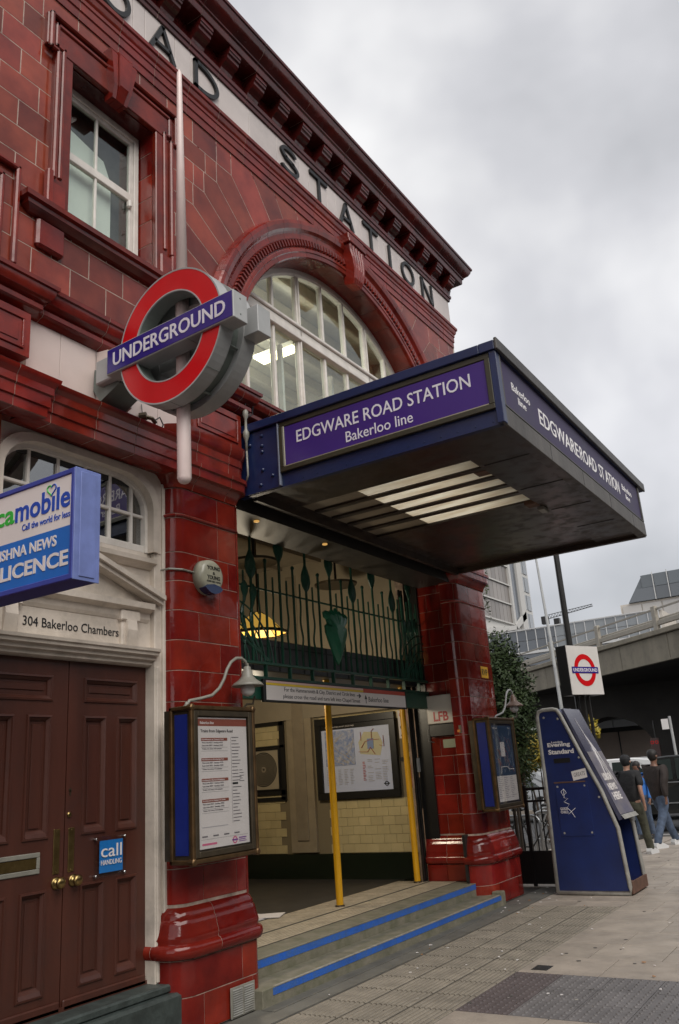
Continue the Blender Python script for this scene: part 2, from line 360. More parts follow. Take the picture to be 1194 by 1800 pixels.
def inset_poly(P, d):
    n = len(P); out = []
    area = sum(P[i][0]*P[(i+1) % n][1]-P[(i+1) % n][0]*P[i][1] for i in range(n))
    sg = 1 if area > 0 else -1
    for i in range(n):
        p0, p1, p2 = Vector(P[i-1]), Vector(P[i]), Vector(P[(i+1) % n])
        d1 = (p1-p0).normalized(); d2 = (p2-p1).normalized()
        n1_ = Vector((-d1.y, d1.x))*sg; n2_ = Vector((-d2.y, d2.x))*sg
        bb = (n1_+n2_); bb = bb.normalized() if bb.length > 1e-6 else n1_
        k = max(.35, bb.dot(n1_)); out.append(p1+bb*d/k)
    return out
TC = {}
def polytile(P, x, m, parent, t=.02, g=.0032, c=.0018, name='tile', key=None, tilt=.0032):
    """tile on plane x = const, facing +x; P list of (y,z)"""
    cy_ = sum(p[0] for p in P)/len(P); cz_ = sum(p[1] for p in P)/len(P)
    if key and key in TC: me = TC[key]
    else:
        area = sum(P[i][0]*P[(i+1) % len(P)][1]-P[(i+1) % len(P)][0]*P[i][1] for i in range(len(P)))
        if area < 0: P = P[::-1]
        a = inset_poly(P, g); b_ = inset_poly(P, g+c); n = len(P)
        V = [(-t, p.x-cy_, p.y-cz_) for p in a]+[(-c, p.x-cy_, p.y-cz_) for p in a]+[(0, p.x-cy_, p.y-cz_) for p in b_]
        F = [(i, (i+1) % n, n+(i+1) % n, n+i) for i in range(n)]+[(n+i, n+(i+1) % n, 2*n+(i+1) % n, 2*n+i) for i in range(n)]+[tuple(range(2*n, 3*n))]
        me = mesh(name, V, F, m)
        if key: TC[key] = me
    o = link(name, me, parent, (x, cy_, cz_))
    o.rotation_euler = (random.uniform(-.001, .001), random.uniform(-tilt, tilt), random.uniform(-tilt, tilt)); return o
def clip_poly(P, f):
    out = []; n = len(P)
    for i in range(n):
        a, b_ = P[i], P[(i+1) % n]; fa, fb = f(a), f(b_)
        if fa >= 0: out.append(a)
        if (fa >= 0) != (fb >= 0):
            t_ = fa/(fa-fb); out.append((a[0]+(b_[0]-a[0])*t_, a[1]+(b_[1]-a[1])*t_))
    return out
#PART2
# ================================================================ GROUND
R1, R2 = Vector((0, 0, 0)), None
g = B(); g.box(-400, 400, -300, 700, -.6, -.125); g.build('road', ASPH, kind='structure')
pv = thing('pavement', None, None, (2.5, 8, 0), kind='structure')
b = B(); b.box(-2.6, 5.25, -8, 19.4, -.5, -.008); b.build('paving_bed', FLAGJ, pv)
for k in range(24):
    b = B(); b.box(5.253, 5.45, -8+k*1.15, -8+k*1.15+1.144, -.5, .0, .012); b.build('kerb', KERB, pv)
for k in range(6):
    b = B(); b.box(-.8+k*1.01, -.8+k*1.01+1.004, 19.403, 19.6, -.5, .0, .012); b.build('kerb', KERB, pv)
b = B(); b.box(.03, .36, 2, 11.9, -.1, .001); b.build('concrete_strip', CONCF, pv)
FL = {}
def flag(x0, x1, y0, y1, m=FLAG, name='paving_slab'):
    key = (round(x1-x0, 3), round(y1-y0, 3), m.name)
    cx_, cy_ = (x0+x1)/2, (y0+y1)/2
    if key not in FL:
        w_, h_ = (x1-x0)/2-.004, (y1-y0)/2-.004; q = B(); q.box(-w_, w_, -h_, h_, -.04, 0, .003); FL[key] = mesh(name, q.V, q.F, m)
    o = link(name, FL[key], pv, (cx_, cy_, random.uniform(0, .0015))); o.rotation_euler = (random.uniform(-.0015, .0015), random.uniform(-.0015, .0015), 0)
# flags in front, rows along x
y = 7.24; r = 0
while y < 19.3:
    h_ = .59 if r % 3 else .62; x = 1.47 if y < 10.5 else .37
    x_end = 5.24
    w_ = [.68, .41, .55, .75][r % 4]
    while x < x_end-.02:
        x2 = min(x+w_, x_end)
        if x_end-x2 < .2: x2 = x_end
        flag(x, x2, y, y+h_); x = x2; w_ = [.62, .75, .62, .56][(r+int(x*3)) % 4]
    y += h_; r += 1
flag(.37, .90, 10.452, 10.835); flag(.905, 1.462, 10.452, 10.835)
y = 6.04-.62*4; r = 0
while y < 6.0:
    x = 1.47; w_ = [.45, .7][r % 2]
    while x < 5.2: flag(x, min(x+w_, 5.24), y, y+.62); x += w_; w_ = .68
    y += .62; r += 1
# flags behind / left of the pillar
for i in range(7):
    for j in range(3): flag(-1.6+j*.65, -1.6+j*.65+.648, 11.95+i*1.0, 11.95+i*1.0+.99)
# corduroy strip
q = B(); hw = .2-.003
q.box(-hw, hw, -hw, hw, -.04, 0)
for i in range(8):
    xc = -hw+.028+i*.0485
    q.mi = 1; q.prism([(xc-.016, 0), (xc-.010, .0075), (xc+.010, .0075), (xc+.016, 0)], 'y', -hw+.004, hw-.004)
CM = mesh('corduroy_tile', q.V, q.F, [mat('corduroy paver groove base', (.13, .115, .095), .7, noise=.3, nscale=5), CORD], False, q.I)  # base between the ribs is coloured darker than the ribs
for i in range(16):
    for j in range(3):
        link('corduroy_tile', CM, pv, (.57+j*.366, 4.2+i*.403, 0)).scale = (.9, 1, 1)
b = B(); b.box(1.385, 1.465, 2, 10.5, -.05, .0005); b.build('drain_strip', mat('dark joint strip', (.13, .115, .10), .7, noise=.4), pv)
# blister pavers
q = B(); q.box(-hw, hw, -hw, hw, -.04, 0)
for i in range(6):
    for j in range(6):
        q.lathe([(.0165, 0), (.0115, .0065), (.0, .0072)], (-.165+i*.066, -.165+j*.066, 0), n=8)
BM = mesh('blister_tile', q.V, q.F, BLIS); BMR = mesh('blister_tile', q.V, q.F, BLISR)
for i in range(3):
    for j in range(9):
        o = link('blister_tile', BMR if j == 0 else BM, pv, (1.67+j*.4, 6.24+i*.4, random.uniform(0, .001)))
b = B(); b.box(1.56, 1.70, 7.33, 7.50, -.02, .004, .002); sc_ = b.build('drain_cover', DARKM, pv)
gm = B()
for i in range(150):
    x_, y_ = random.uniform(.4, 4.8), random.uniform(5.8, 16); r_ = random.uniform(.008, .022); n_ = 7; ph = random.random(); gm.mi = 0 if i % 3 else 1
    gm.prism([(x_+r_*math.cos(2*PI*k/n_+ph)*random.uniform(.8, 1.1), y_+r_*math.sin(2*PI*k/n_+ph)*random.uniform(.8, 1.1)) for k in range(n_)], 'z', -.002, .0032)
o = gm.build('chewing_gum_spots', [mat('old gum dark', (.06, .055, .05), .7), mat('old gum pale', (.30, .28, .25), .7)]); tag(o, 'trodden chewing gum spots on the paving', 'gum spots', None, 'stuff')
# ================================================================ STATION BUILDING
st = thing('station_building', 'two storey station building faced in oxblood red glazed tiles with white lettered frieze', 'building', (-.12, 8, 0))
# cores (behind tiles)
def core(x0, x1, y0, y1, z0, z1, m=GROUT, name='wall_core'):
    b = B(); b.box(x0, x1, y0, y1, z0, z1); return b.build(name, m, st)
core(-1.2, -.125, -7, 2.39, 0, 9.7, REDB, 'side_wall')
core(-.6, -.1211, 2.39, 3.70, 4.52, 8.985); core(-.6, -.1211, 3.70, 4.67, 4.52, 5.99); core(-.6, -.1211, 3.70, 4.67, 7.57, 8.985)
core(-.6, -.1211, 4.67, 5.30, 4.52, 8.985); core(-.6, -.1211, 11.0, 11.415, 4.2, 8.985); core(-.6, -.1211, 5.30, 11.0, 8.05, 8.985)
core(-.9, -.1211, 2.39, 3.24, 0, 4.52, REDB); core(-.9, -.30, 3.10, 4.90, 4.02, 4.52, DARKM, 'door_soffit')
# spandrel core around the arch
cyA, czA, RI = 8.17, 5.30, 2.43
n = 40; V = []; F = []
pts_o = []
for i in range(n+1):
    a = PI*i/n; V.append((-.1211, cyA-RI*math.cos(a), czA+RI*math.sin(a)))
for i in range(n+1):
    a = PI*i/n; c_, s_ = -math.cos(a), math.sin(a); k = min(2.87/max(1e-6, abs(c_)), 2.78/max(1e-6, s_)); V.append((-.1211, cyA+c_*k, czA+s_*k))
for i in range(n): F.append((i, n+1+i, n+2+i, i+1))
m0 = len(V); V += [(-.42, v[1], v[2]) for v in V[:n+1]]
for i in range(n): F.append((i, i+1, m0+i+1, m0+i))
put('arch_core', V, F, [GROUT], st)
core(-.6, -.1211, 5.30, 5.74, 4.95, 5.36); core(-.6, -.1211, 10.6, 11.0, 4.95, 5.36)
# body mass behind, roof, far side wall
core(-9, -4.6, -7, 11.3, 0, 9.5, mat('plain brick', (.20, .15, .11), .8, noise=.3), 'rear_wall')
core(-9, -.2, -7, 11.36, 9.5, 9.66, DARKM, 'roof')
b = B(); b.box(-9, -.62, 11.3, 11.40, 0, 9.4); b.build('end_wall', mat('grey render', (.36, .34, .31), .8, noise=.3, grime=.4), st)
b = B(); b.box(-.26, -.125, 11.425, 11.47, 4.7, 8.46); b.box(-.26, -.14, 11.345, 11.40, 2.45, 4.6); b.build('white_edge_strip', STONEW, st)
b = B(); b.tube([(-.32, 11.49, 2.2), (-.32, 11.49, 8.96)], .035, 8); b.build('downpipe', DARKM, st)
# ---- upper wall tiles
ZC = [5.34+.25*k for k in range(11)]+[8.12]
def arc_k(k): return math.asin(min(1, max(0, (ZC[k]-czA)/3.45)))
def wall_row(k):
    z0, z1 = ZC[k], ZC[k+1]; yb = cyA-3.45*math.cos(arc_k(k)); P = .365
    off = (.0 if k % 2 else .5)*P
    def strip(ya, ye, phase):
        j = math.floor((ya-phase)/P); 
        while True:
            a = max(ya, phase+j*P); c = min(ye, phase+(j+1)*P)
            if a >= ye-1e-4: break
            if c-a > .05:
                zz = []
                oy0, oy1, oz0, oz1 = 3.70, 4.67, 6.0, 7.56
                if a < oy1 and c > oy0 and z0 < oz1 and z1 > oz0:
                    if a < oy0: zz.append((a, oy0, z0, z1))
                    if c > oy1: zz.append((oy1, c, z0, z1))
                    a2, c2 = max(a, oy0), min(c, oy1)
                    if z0 < oz0-.03: zz.append((a2, c2, z0, oz0))
                    if z1 > oz1+.03: zz.append((a2, c2, oz1, z1))
                else: zz.append((a, c, z0, z1))
                for (a_, c_, u, v) in zz:
                    if c_-a_ < .04: continue
                    polytile([(a_, u), (c_, u), (c_, v), (a_, v)], -.12, REDB, st, key=(round(c_-a_, 3), round(v-u, 3)))
            j += 1
    strip(2.40, yb, 3.59-10*P+off); strip(2*cyA-yb, 11.415, 11.415-30*P+off)
for k in range(11): wall_row(k)
# stepped voussoirs
R0 = 2.87
def arcpts(a0, a1, sgn, n=3): return [(cyA+sgn*R0*math.cos(a0+(a1-a0)*i/n), czA+R0*math.sin(a0+(a1-a0)*i/n)) for i in range(n+1)]
for sgn in (-1, 1):
    for k in range(11):
        a0, a1 = arc_k(k), arc_k(k+1) if k < 10 else math.asin((8.12-czA)/3.45)
        y0_, y1_ = cyA+sgn*3.45*math.cos(a0), cyA+sgn*3.45*math.cos(a1)
        P = arcpts(a1, a0, sgn)+[(y0_, ZC[k]), (y0_, ZC[k+1]), (y1_, ZC[k+1])]
        Q = []
        for p in P:
            if not Q or (Vector(p)-Vector(Q[-1])).length > .004: Q.append(p)
        if sgn > 0: Q = [(min(p[0], 11.415), p[1]) for p in Q]
        polytile(Q, -.12, REDB, st)
    a = math.asin((8.12-czA)/3.45); an = [a, math.radians(61), math.radians(68), math.radians(74.5)]
    for a0, a1 in zip(an[:-1], an[1:]):
        z_ = 8.12; P = arcpts(a1, a0, sgn, 2)+[(cyA+sgn*(z_-czA)/math.tan(a0), z_), (cyA+sgn*(z_-czA)/math.tan(a1), z_)]
        polytile(P, -.12, REDB, st)
# ---- arch mouldings in voussoir blocks
def arch_piece(name, prof, a0, a1, m, n=4, ga=.0008, parent=st, flip=False):
    V = []; F = []; q = len(prof); c = (a0+a1)/2
    for i in range(n+1):
        a = a0+ga+(a1-a0-2*ga)*i/n
        for r, x in prof: V.append((x, cyA-r*math.cos(a), czA+r*math.sin(a)))
    for i in range(n):
        for k in range(q): k2 = (k+1) % q; F.append((i*q+k, (i+1)*q+k, (i+1)*q+k2, i*q+k2))
    F.append(tuple(range(q))); F.append(tuple(range(n*q, (n+1)*q))[::-1])
    return put(name, V, F, m, parent, at=(0, cyA-RI*math.cos(c), czA+RI*math.sin(c)))
hood = [(2.66, -.12), (2.66, -.085), (2.72, -.082), (2.74, -.07), (2.77, -.045), (2.82, -.03), (2.86, -.03), (2.875, -.05), (2.89, -.12)]
inner = [(2.55, -.12), (2.55, -.075), (2.535, -.068), (2.50, -.066), (2.49, -.075), (2.44, -.078), (2.425, -.092), (2.42, -.12), (2.42, -.40), (2.55, -.40)]
NV = 22
for i in range(NV):
    a0, a1 = PI*i/NV, PI*(i+1)/NV
    arch_piece('arch_moulding', hood, a0, a1, REDM); arch_piece('arch_ring_block', inner, a0+PI/NV*.5*0, a1, REDM)
gh = [(r-.004 if k > 4 else r+.004, x-.004) for k, (r, x) in enumerate(hood)]
arch_piece('joint_mortar', [(2.54, -.12), (2.54, -.083), (2.67, -.089), (2.67, -.12)], 0, PI, REDM, 60)
arch_piece('joint_mortar', [(2.425, -.13), (2.43, -.095), (2.49, -.082), (2.55, -.08), (2.56, -.2), (2.56, -.40), (2.425, -.40)], 0, PI, GROUT, 60)
bd = B()
for i in range(118):
    a = math.radians(4)+(PI-math.radians(8))*i/117; r = 2.605; c = (-.086, cyA-r*math.cos(a), czA+r*math.sin(a))
    d = Vector((0, -math.cos(a), math.sin(a))); tq = Vector((0, math.sin(a), math.cos(a)))
    C0 = Vector(c); V = []
    for u, v, w_ in ((-1, -1, 0), (1, -1, 0), (1, 1, 0), (-1, 1, 0), (-.5, -.75, 1), (.5, -.75, 1), (.5, .75, 1), (-.5, .75, 1)):
        V.append(C0+tq*(u*.024)+d*(v*.048)+Vector((w_*.034, 0, 0)))
    bd.add(V, [(0, 1, 5, 4), (1, 2, 6, 5), (2, 3, 7, 6), (3, 0, 4, 7), (4, 5, 6, 7)])
o = bd.build('bead_moulding', REDM, st)
# keystone
b = B()
yk = 8.17
for i in range(5):
    f0, f1 = -1+.4*i, -1+.4*(i+1)
    prof = [(-.12, 7.62), (.0, 7.60), (.03, 7.66), (.055, 7.80), (.05, 7.95), (.035, 8.05), (.035, 8.14), (-.12, 8.14)]
    def wd(z): return .095+.075*(z-7.6)/.5
    V = []
    for f, ins in ((f0, 0), (f0+.08, .016), (f1-.08, .016), (f1, 0)):
        for x, z in prof: V.append((x+(ins if x > -.1 else 0), yk+f*wd(z), z))
    q = len(prof); F = []
    for s_ in range(3):
        for k in range(q): k2 = (k+1) % q; F.append((s_*q+k, (s_+1)*q+k, (s_+1)*q+k2, s_*q+k2))
    F += [tuple(range(q)), tuple(range(3*q, 4*q))[::-1]]; b.add(V, F)
b.build('keystone', REDM, st)
b = B(); b.box(-.12, .07, yk-.21, yk+.21, 8.141, 8.20, .01); b.box(-.12, .045, yk-.19, yk+.19, 8.203, 8.30, .008); b.build('keystone_cap', REDM, st)
# ---- horizontal mouldings
UP = Path([(-.12, 2.4), (-.12, 11.42), (-6, 11.42)])
ent = [(-.03, 8.12), (.014, 8.125), (.014, 8.215), (.026, 8.225), (.026, 8.31), (.036, 8.32), (.036, 8.36), (.055, 8.385), (.062, 8.43), (.078, 8.445), (.08, 8.485), (-.03, 8.50)]
blocks('entablature_block', UP, ent, .455, REDM, st, end=9.6)
CP = Path([(-.12, 2.4), (-.12, 11.42), (-6, 11.42)])
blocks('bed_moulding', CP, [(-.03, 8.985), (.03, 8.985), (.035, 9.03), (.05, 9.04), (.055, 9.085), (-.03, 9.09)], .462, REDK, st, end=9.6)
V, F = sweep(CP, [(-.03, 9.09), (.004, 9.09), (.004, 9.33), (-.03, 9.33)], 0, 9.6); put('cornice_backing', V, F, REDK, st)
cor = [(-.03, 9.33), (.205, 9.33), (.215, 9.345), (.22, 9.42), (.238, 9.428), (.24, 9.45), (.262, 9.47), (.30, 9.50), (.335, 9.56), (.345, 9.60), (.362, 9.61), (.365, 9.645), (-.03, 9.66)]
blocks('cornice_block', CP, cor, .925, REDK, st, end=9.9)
def corbel(cx_, cy_, dy, dx=0):
    prof = [(.0, 9.10), (.045, 9.10), (.06, 9.13), (.085, 9.155), (.125, 9.17), (.15, 9.20), (.155, 9.235), (.175, 9.245), (.18, 9.27), (.19, 9.275), (.19, 9.328), (.0, 9.328)]
    b = B(); b.prism(prof, 'y', -.095, .095)
    return b
q = corbel(0, 0, 1); q.V = [(x, y, z-9.2) for x, y, z in q.V]
CBM = mesh('corbel', q.V, q.F, REDK)
for k in range(20):
    yy = 5.28+.4625*(k-6)
    if 2.4 < yy < 11.4: link('corbel', CBM, st, (-.118, yy, 9.2))
for k in range(3):
    o = link('corbel', CBM, st, (-.21-.46*k, 11.418, 9.2)); o.rotation_euler = (0, 0, PI/2)
# frieze slabs
js = [2.4, 2.77, 3.30, 3.80, 3.97, 4.40, 4.56, 4.98, 5.21, 5.645, 6.176, 6.70, 7.164, 7.36, 7.78, 7.98, 8.48, 8.62, 9.10, 9.27, 9.50, 9.70, 10.20, 10.35, 10.84, 11.417]
for a, c in zip(js[:-1], js[1:]):
    polytile([(a, 8.50), (c, 8.50), (c, 8.985), (a, 8.985)], -.112, WTILE, st, g=.003, name='frieze_slab', tilt=.001)
b = B(); b.box(-.5, -.112, 11.416, 11.42, 8.5, 8.985); b.build('frieze_return', WTILE, st)
# frieze letters as strokes
def stroke_letter(ch, y0, w_, z0=8.555, h_=.375, t_=.048, dep=.03):
    def box_(b, p, q_, tt):
        p = Vector(p); q_ = Vector(q_); d = (q_-p).normalized(); nn_ = Vector((-d.y, d.x))*tt/2
        P = [p+nn_, p-nn_, q_-nn_, q_+nn_]; P = [(y0+v.x*w_, z0+v.y*h_) for v in [Vector((a.x/w_, a.y/h_)) for a in P]]
        b.prism([(p_[0], p_[1]) for p_ in P], 'x', -.111, -.111+dep)
    b = B(); t2 = t_; W_, H_ = w_, h_
    def ring(cx_, cz_, rx, rz, a0=0, a1=360, n=28):
        V = []; F = []
        for i in range(n+1):
            a = math.radians(a0+(a1-a0)*i/n); ca, sa = math.cos(a), math.sin(a)
            for rr_, xx in ((0, -.111), (0, -.111+dep), (-t2, -.111+dep), (-t2, -.111)):
                V.append((xx, y0+cx_+(rx+rr_)*ca, z0+cz_+(rz+rr_)*sa))
        for i in range(n):
            for k in range(4): k2 = (k+1) % 4; F.append((i*4+k, i*4+k2, (i+1)*4+k2, (i+1)*4+k))
        F.append((3, 2, 1, 0)); F.append((n*4, n*4+1, n*4+2, n*4+3)); b.add(V, F)
    def ln(p, q_, tt=None):
        tt = tt or t2; p = Vector(p); q_ = Vector(q_); d = (q_-p).normalized(); nn_ = Vector((-d.y, d.x))*tt/2
        b.prism([(y0+v.x, z0+v.y) for v in (p-nn_, q_-nn_, q_+nn_, p+nn_)], 'x', -.111, -.111+dep)
    h2 = t2/2
    if ch == 'O': ring(W_/2, H_/2, W_/2, H_/2)
    if ch == 'A':
        ln((h2, 0), (W_/2, H_-.01)); ln((W_-h2, 0), (W_/2, H_-.01)); ln((W_*.2, H_*.32), (W_*.8, H_*.32), t2*.8)
        b.prism([(y0+W_/2-t2*.6, z0+H_-.02), (y0+W_/2+t2*.6, z0+H_-.02), (y0+W_/2+t2*.45, z0+H_), (y0+W_/2-t2*.45, z0+H_)], 'x', -.111, -.111+dep)
    if ch == 'D':
        ln((h2, 0), (h2, H_)); ring(W_*.25, H_/2, W_*.75, H_/2, -90, 90, 16); ln((0, h2), (W_*.27, h2)); ln((0, H_-h2), (W_*.27, H_-h2))
    if ch == 'T': ln((W_/2, 0), (W_/2, H_-t2)); ln((0, H_-h2), (W_, H_-h2))
    if ch == 'I': ln((W_/2, 0), (W_/2, H_))
    if ch == 'N': ln((h2, 0), (h2, H_)); ln((W_-h2, 0), (W_-h2, H_)); ln((h2, H_-.01), (W_-h2, .01))
    if ch == 'S':
        ring(W_/2, H_*.74, W_/2*.9, H_*.26, 25, 250, 16); ring(W_/2, H_*.27, W_/2, H_*.27+t2*.0, -155, 75, 16)
        ln((W_*.28, H_*.55), (W_*.75, H_*.47))
    if ch == 'R':
        ln((h2, 0), (h2, H_)); ring(W_*.35, H_*.74, W_*.5, H_*.26, -90, 90, 12); ln((0, H_-h2), (W_*.4, H_-h2)); ln((0, H_*.48+h2), (W_*.4, H_*.48+h2)); ln((W_*.45, H_*.5), (W_-h2, 0))
    b.build('letter', BLK, st)
for ch, y0, w_ in (('R', 3.36, .33), ('O', 3.95, .40), ('A', 4.59, .38), ('D', 5.245, .385), ('S', 6.735, .38), ('T', 7.37, .385), ('A', 8.03, .36), ('T', 8.655, .40), ('I', 9.33, .12), ('O', 9.74, .40), ('N', 10.385, .38)):
    stroke_letter(ch, y0, w_)
# string course, panels, lower entablature
SP = Path([(-.08, 2.4), (-.08, 3.36), (-.12, 3.36), (-.12, 5.06), (-.05, 5.06), (-.05, 5.74), (-.12, 5.74), (-.12, 10.3), (-.12, 11.42), (-3, 11.42)])
strp = [(-.03, 4.98), (.02, 4.98), (.035, 4.99), (.065, 5.0), (.083, 5.02), (.083, 5.055), (.07, 5.075), (.09, 5.08), (.125, 5.10), (.145, 5.14), (.148, 5.175), (.165, 5.18), (.168, 5.21), (-.03, 5.235)]
blocks('string_course_block', SP, strp, .56, REDM, st, end=SP.len-2.2)
core(-.6, -.1211, 2.39, 11.41, 5.238, 5.34, REDM, 'blocking_course')
for a, c in ((2.42, 2.98), (3.40, 3.70), (3.70, 4.04), (4.04, 4.38), (4.38, 4.72), (4.72, 5.05)):
    polytile([(a, 4.455), (c, 4.455), (c, 4.98), (a, 4.98)], -.112, PINKW, st, g=.002, name='white_panel', tilt=.001)
EP = Path([(-.07, 2.4), (-.07, 3.36), (-.12, 3.36), (-.12, 4.83)])
entl = [(-.03, 4.16), (.11, 4.16), (.12, 4.165), (.12, 4.235), (.135, 4.24), (.135, 4.32), (.15, 4.33), (.15, 4.385), (.168, 4.41), (.182, 4.425), (.187, 4.45), (-.03, 4.455)]
blocks('lower_entablature_block', EP, entl, .40, REDM, st)
b = B(); b.box(-.9, -.121, 3.2, 4.84, 4.17, 4.49); b.build('lintel', REDM, st)
# pedestal panels above the capitals
def panelled(y0, y1, x, z0, z1, parent=st):
    b = B(); b.box(-.5, x, y0, y1, z0, z1); w = .055
    b.build('pedestal', REDM, parent)
    b = B(); fx = x+.001
    for (a, c, u, v) in ((y0+.05, y1-.05, z1-.05-.018, z1-.05), (y0+.05, y1-.05, z0+.05, z0+.068), (y0+.05, y0+.068, z0+.068, z1-.068), (y1-.068, y1-.05, z0+.068, z1-.068)):
        b.box(fx-.002, fx+.012, a, c, u, v, .004)
    b.box(fx-.002, fx+.006, y0+.10, y1-.10, z0+.10, z1-.10, .006); b.build('raised_panel', REDM, parent)
panelled(5.06, 5.72, -.02, 4.605, 4.953); panelled(2.5, 3.36, -.02, 4.605, 4.953); panelled(10.4, 11.40, -.02, 4.605, 4.953)
# ---- pilasters
P1 = [(-.6, 4.885), (-.2, 4.885)]+arc(-.2, 5.005, .12, -90, 0, 6)[1:]+arc(-.13, 5.65, .05, 0, 90, 4)+[(-.6, 5.70)]
P2 = [(-.30, 10.30), (-.23, 10.30)]+arc(-.23, 10.45, .15, -90, 0, 7)[1:]+arc(-.13, 11.29, .05, 0, 90, 4)+[(-1.2, 11.34)]
capp = [(-.05, 4.055), (.012, 4.06), (.02, 4.09), (.035, 4.12), (.06, 4.145), (.075, 4.16), (.098, 4.17), (.10, 4.24), (.118, 4.25), (.12, 4.285), (.07, 4.30), (.07, 4.40), (.08, 4.41), (.08, 4.48), (.095, 4.50), (.108, 4.54), (.11, 4.60), (-.05, 4.602)]
basep = [(-.04, .47), (.072, .475), (.098, .485), (.112, .505), (.117, .53), (.112, .555), (.098, .572), (.082, .578), (.080, .592), (.086, .61), (.080, .635), (.070, .665), (.062, .70), (.054, .725), (.044, .735), (.040, .76), (.030, .778), (.015, .80), (-.04, .83)]
def pilaster(pts, ja, jb, name_seed, sgn):
    pl_ = thing('pilaster', None, None, (pts[3][0], pts[3][1], 0)); pl_.parent = st; pl_.location = Vector(pl_.location)-ORG[st.name]
    pa = Path(pts); zs = [.83+.2425*k for k in range(12)]+[3.795]
    for k in range(12): tiles_on_path(pa, zs[k], zs[k+1], ja if k % 2 else jb, RED, pl_)
    tiles_on_path(pa, 3.83, 4.055, ja, RED, pl_)
    blocks('astragal', pa, [(-.02, 3.798), (.006, 3.80), (.016, 3.806), (.02, 3.8125), (.016, 3.82), (.006, 3.826), (-.02, 3.828)], .5, RED, pl_, back=False)
    V, F = sweep(pa, [(-.3 if False else -.05, .8), (-.004, .8), (-.004, 4.06), (-.05, 4.06)]); put('mortar', V, F, GROUT, pl_)
    blocks('capital_block', pa, capp, .42, REDM, pl_, offs=.6); blocks('base_moulding', pa, basep, .46, RED, pl_, offs=.75)
    # die (plinth) tiles on the outline moved outwards
    d = .066; q_ = []
    for i, p in enumerate(pa.p):
        nm = pa.en(0) if i == 0 else pa.en(len(pa.p)-2) if i == len(pa.p)-1 else pa.mit(i); q_.append((p.x+nm.x*d, p.y+nm.y*d))
    pd = Path(q_); L = pd.len
    tiles_on_path(pd, .235, .472, [0]+[x*L for x in ((.12, .60, .83) if sgn else (.30, .52, .78))]+[L], RED, pl_)
    tiles_on_path(pd, .0, .235, [0]+[x*L for x in ((.38, .66) if sgn else (.2, .45, .62, .85))]+[L], RED, pl_)
    V, F = sweep(pd, [(-.1, .0), (-.004, .0), (-.004, .474), (-.1, .474)]); put('mortar', V, F, GROUT, pl_)
    return pl_, pa
pl1, pa1 = pilaster(P1, [0, .32, 1.0, 1.37, 1.87], [0, .74, 1.13, 1.50, 1.87], 1, 1)
core(-.9, -.13, 4.97, 5.62, 0, 4.955, GROUT)
pl2, pa2 = pilaster(P2, [0, .20, .62, .98, 1.30, 1.75, 2.2, 2.55], [0, .40, .80, 1.16, 1.50, 1.95, 2.55], 2, 0)
core(-1.1, -.13, 10.52, 11.26, 0, 4.955, GROUT)
# jamb beside pilaster 2 (faces the entrance)
JP = Path([(-.92, 10.45), (-.302, 10.45)])
for k in range(14):
    z0 = .83+.2425*k
    tiles_on_path(JP, z0, z0+.2425, [0, .16, .50, .618] if k % 2 else [0, .33, .618], RED, st)
blocks('base_moulding', JP, [(d*.8, z) for d, z in basep], .3, RED, st)
JD = Path([(-.92, 10.39), (-.302, 10.39)]); tiles_on_path(JD, .27, .472, [0, .28, .618], RED, st)
core(-.93, -.31, 10.455, 10.6, .2, 4.4, GROUT)
b = B(); b.box(-.298, -.262, 10.20, 10.298, .14, .83); b.build('dark_joint', DARKM, st)
# header across the entrance
b = B(); b.box(-.64, -.14, 5.70, 10.34, 4.07, 4.94); b.build('entrance_header', mat('dark header', (.018, .015, .013), .5, noise=.4, nscale=3, bump=.05), st)  # near-black colour over the whole header, slightly mottled
b = B(); b.box(-.78, -.645, 5.70, 10.44, 4.33, 4.94); b.build('inner_lintel', BLK, st)
b = B(); b.box(-.9, -.13, 5.66, 5.75, .13, 4.2); b.build('jamb', RED, st)
# air vent grille low on pilaster 1
vt = B(); vt.box(.003, .010, 5.33, 5.615, -.0, .205, .002); vt.build('air_vent', LGREYM, st)
b = B()
for i in range(12):
    for (a, c) in ((5.352, 5.463), (5.482, 5.593)):
        z = .012+i*.0152; b.prism([(.010, z), (.018, z+.002), (.0105, z+.010)], 'y', a, c)
b.build('vent_louvres', mat('worn aluminium', (.45, .44, .40), .4, metal=.5, noise=.4), st)
# ================================================================ WINDOW 1 (sash, first floor)
wn = B(); wn.box(-.15, -.075, 3.52, 3.70, 5.99, 7.56, .008); wn.box(-.15, -.075, 4.67, 4.86, 5.99, 7.56, .008); wn.box(-.15, -.0745, 3.43, 4.95, 7.562, 7.90, .008)
fr = wn.build('window_surround', REDM, st)
def strip(b, P, r0, r1):
    for (p, q_) in zip(P[:-1], P[1:]):
        y0_, y1_ = min(p[0], q_[0]), max(p[0], q_[0]); z0_, z1_ = min(p[1], q_[1]), max(p[1], q_[1]); b.box(r0, r1, y0_-.02, y1_+.02, z0_-.02, z1_+.02, .012)
b = B(); strip(b, [(3.53, 6.28), (3.53, 7.53), (3.455, 7.53), (3.455, 7.88), (4.92, 7.88), (4.92, 7.53), (4.85, 7.53), (4.85, 6.28)], -.08, -.035)
strip(b, [(3.60, 6.32), (3.60, 7.60), (3.525, 7.60), (3.525, 7.82), (4.85, 7.82), (4.85, 7.60), (4.78, 7.60), (4.78, 6.32)], -.08, -.058)
b.build('surround_moulding', REDM, st)
for (a_, c_, d_) in ((3.50, 3.66, 3.47), (4.71, 4.87, 4.84)):
    b = B(); b.box(-.1, -.05, a_, c_, 6.0, 6.24, .015); b.box(-.1, -.04, d_, d_+.06, 6.0, 6.33, .01); b.build('surround_foot', REDM, st)
b = B()
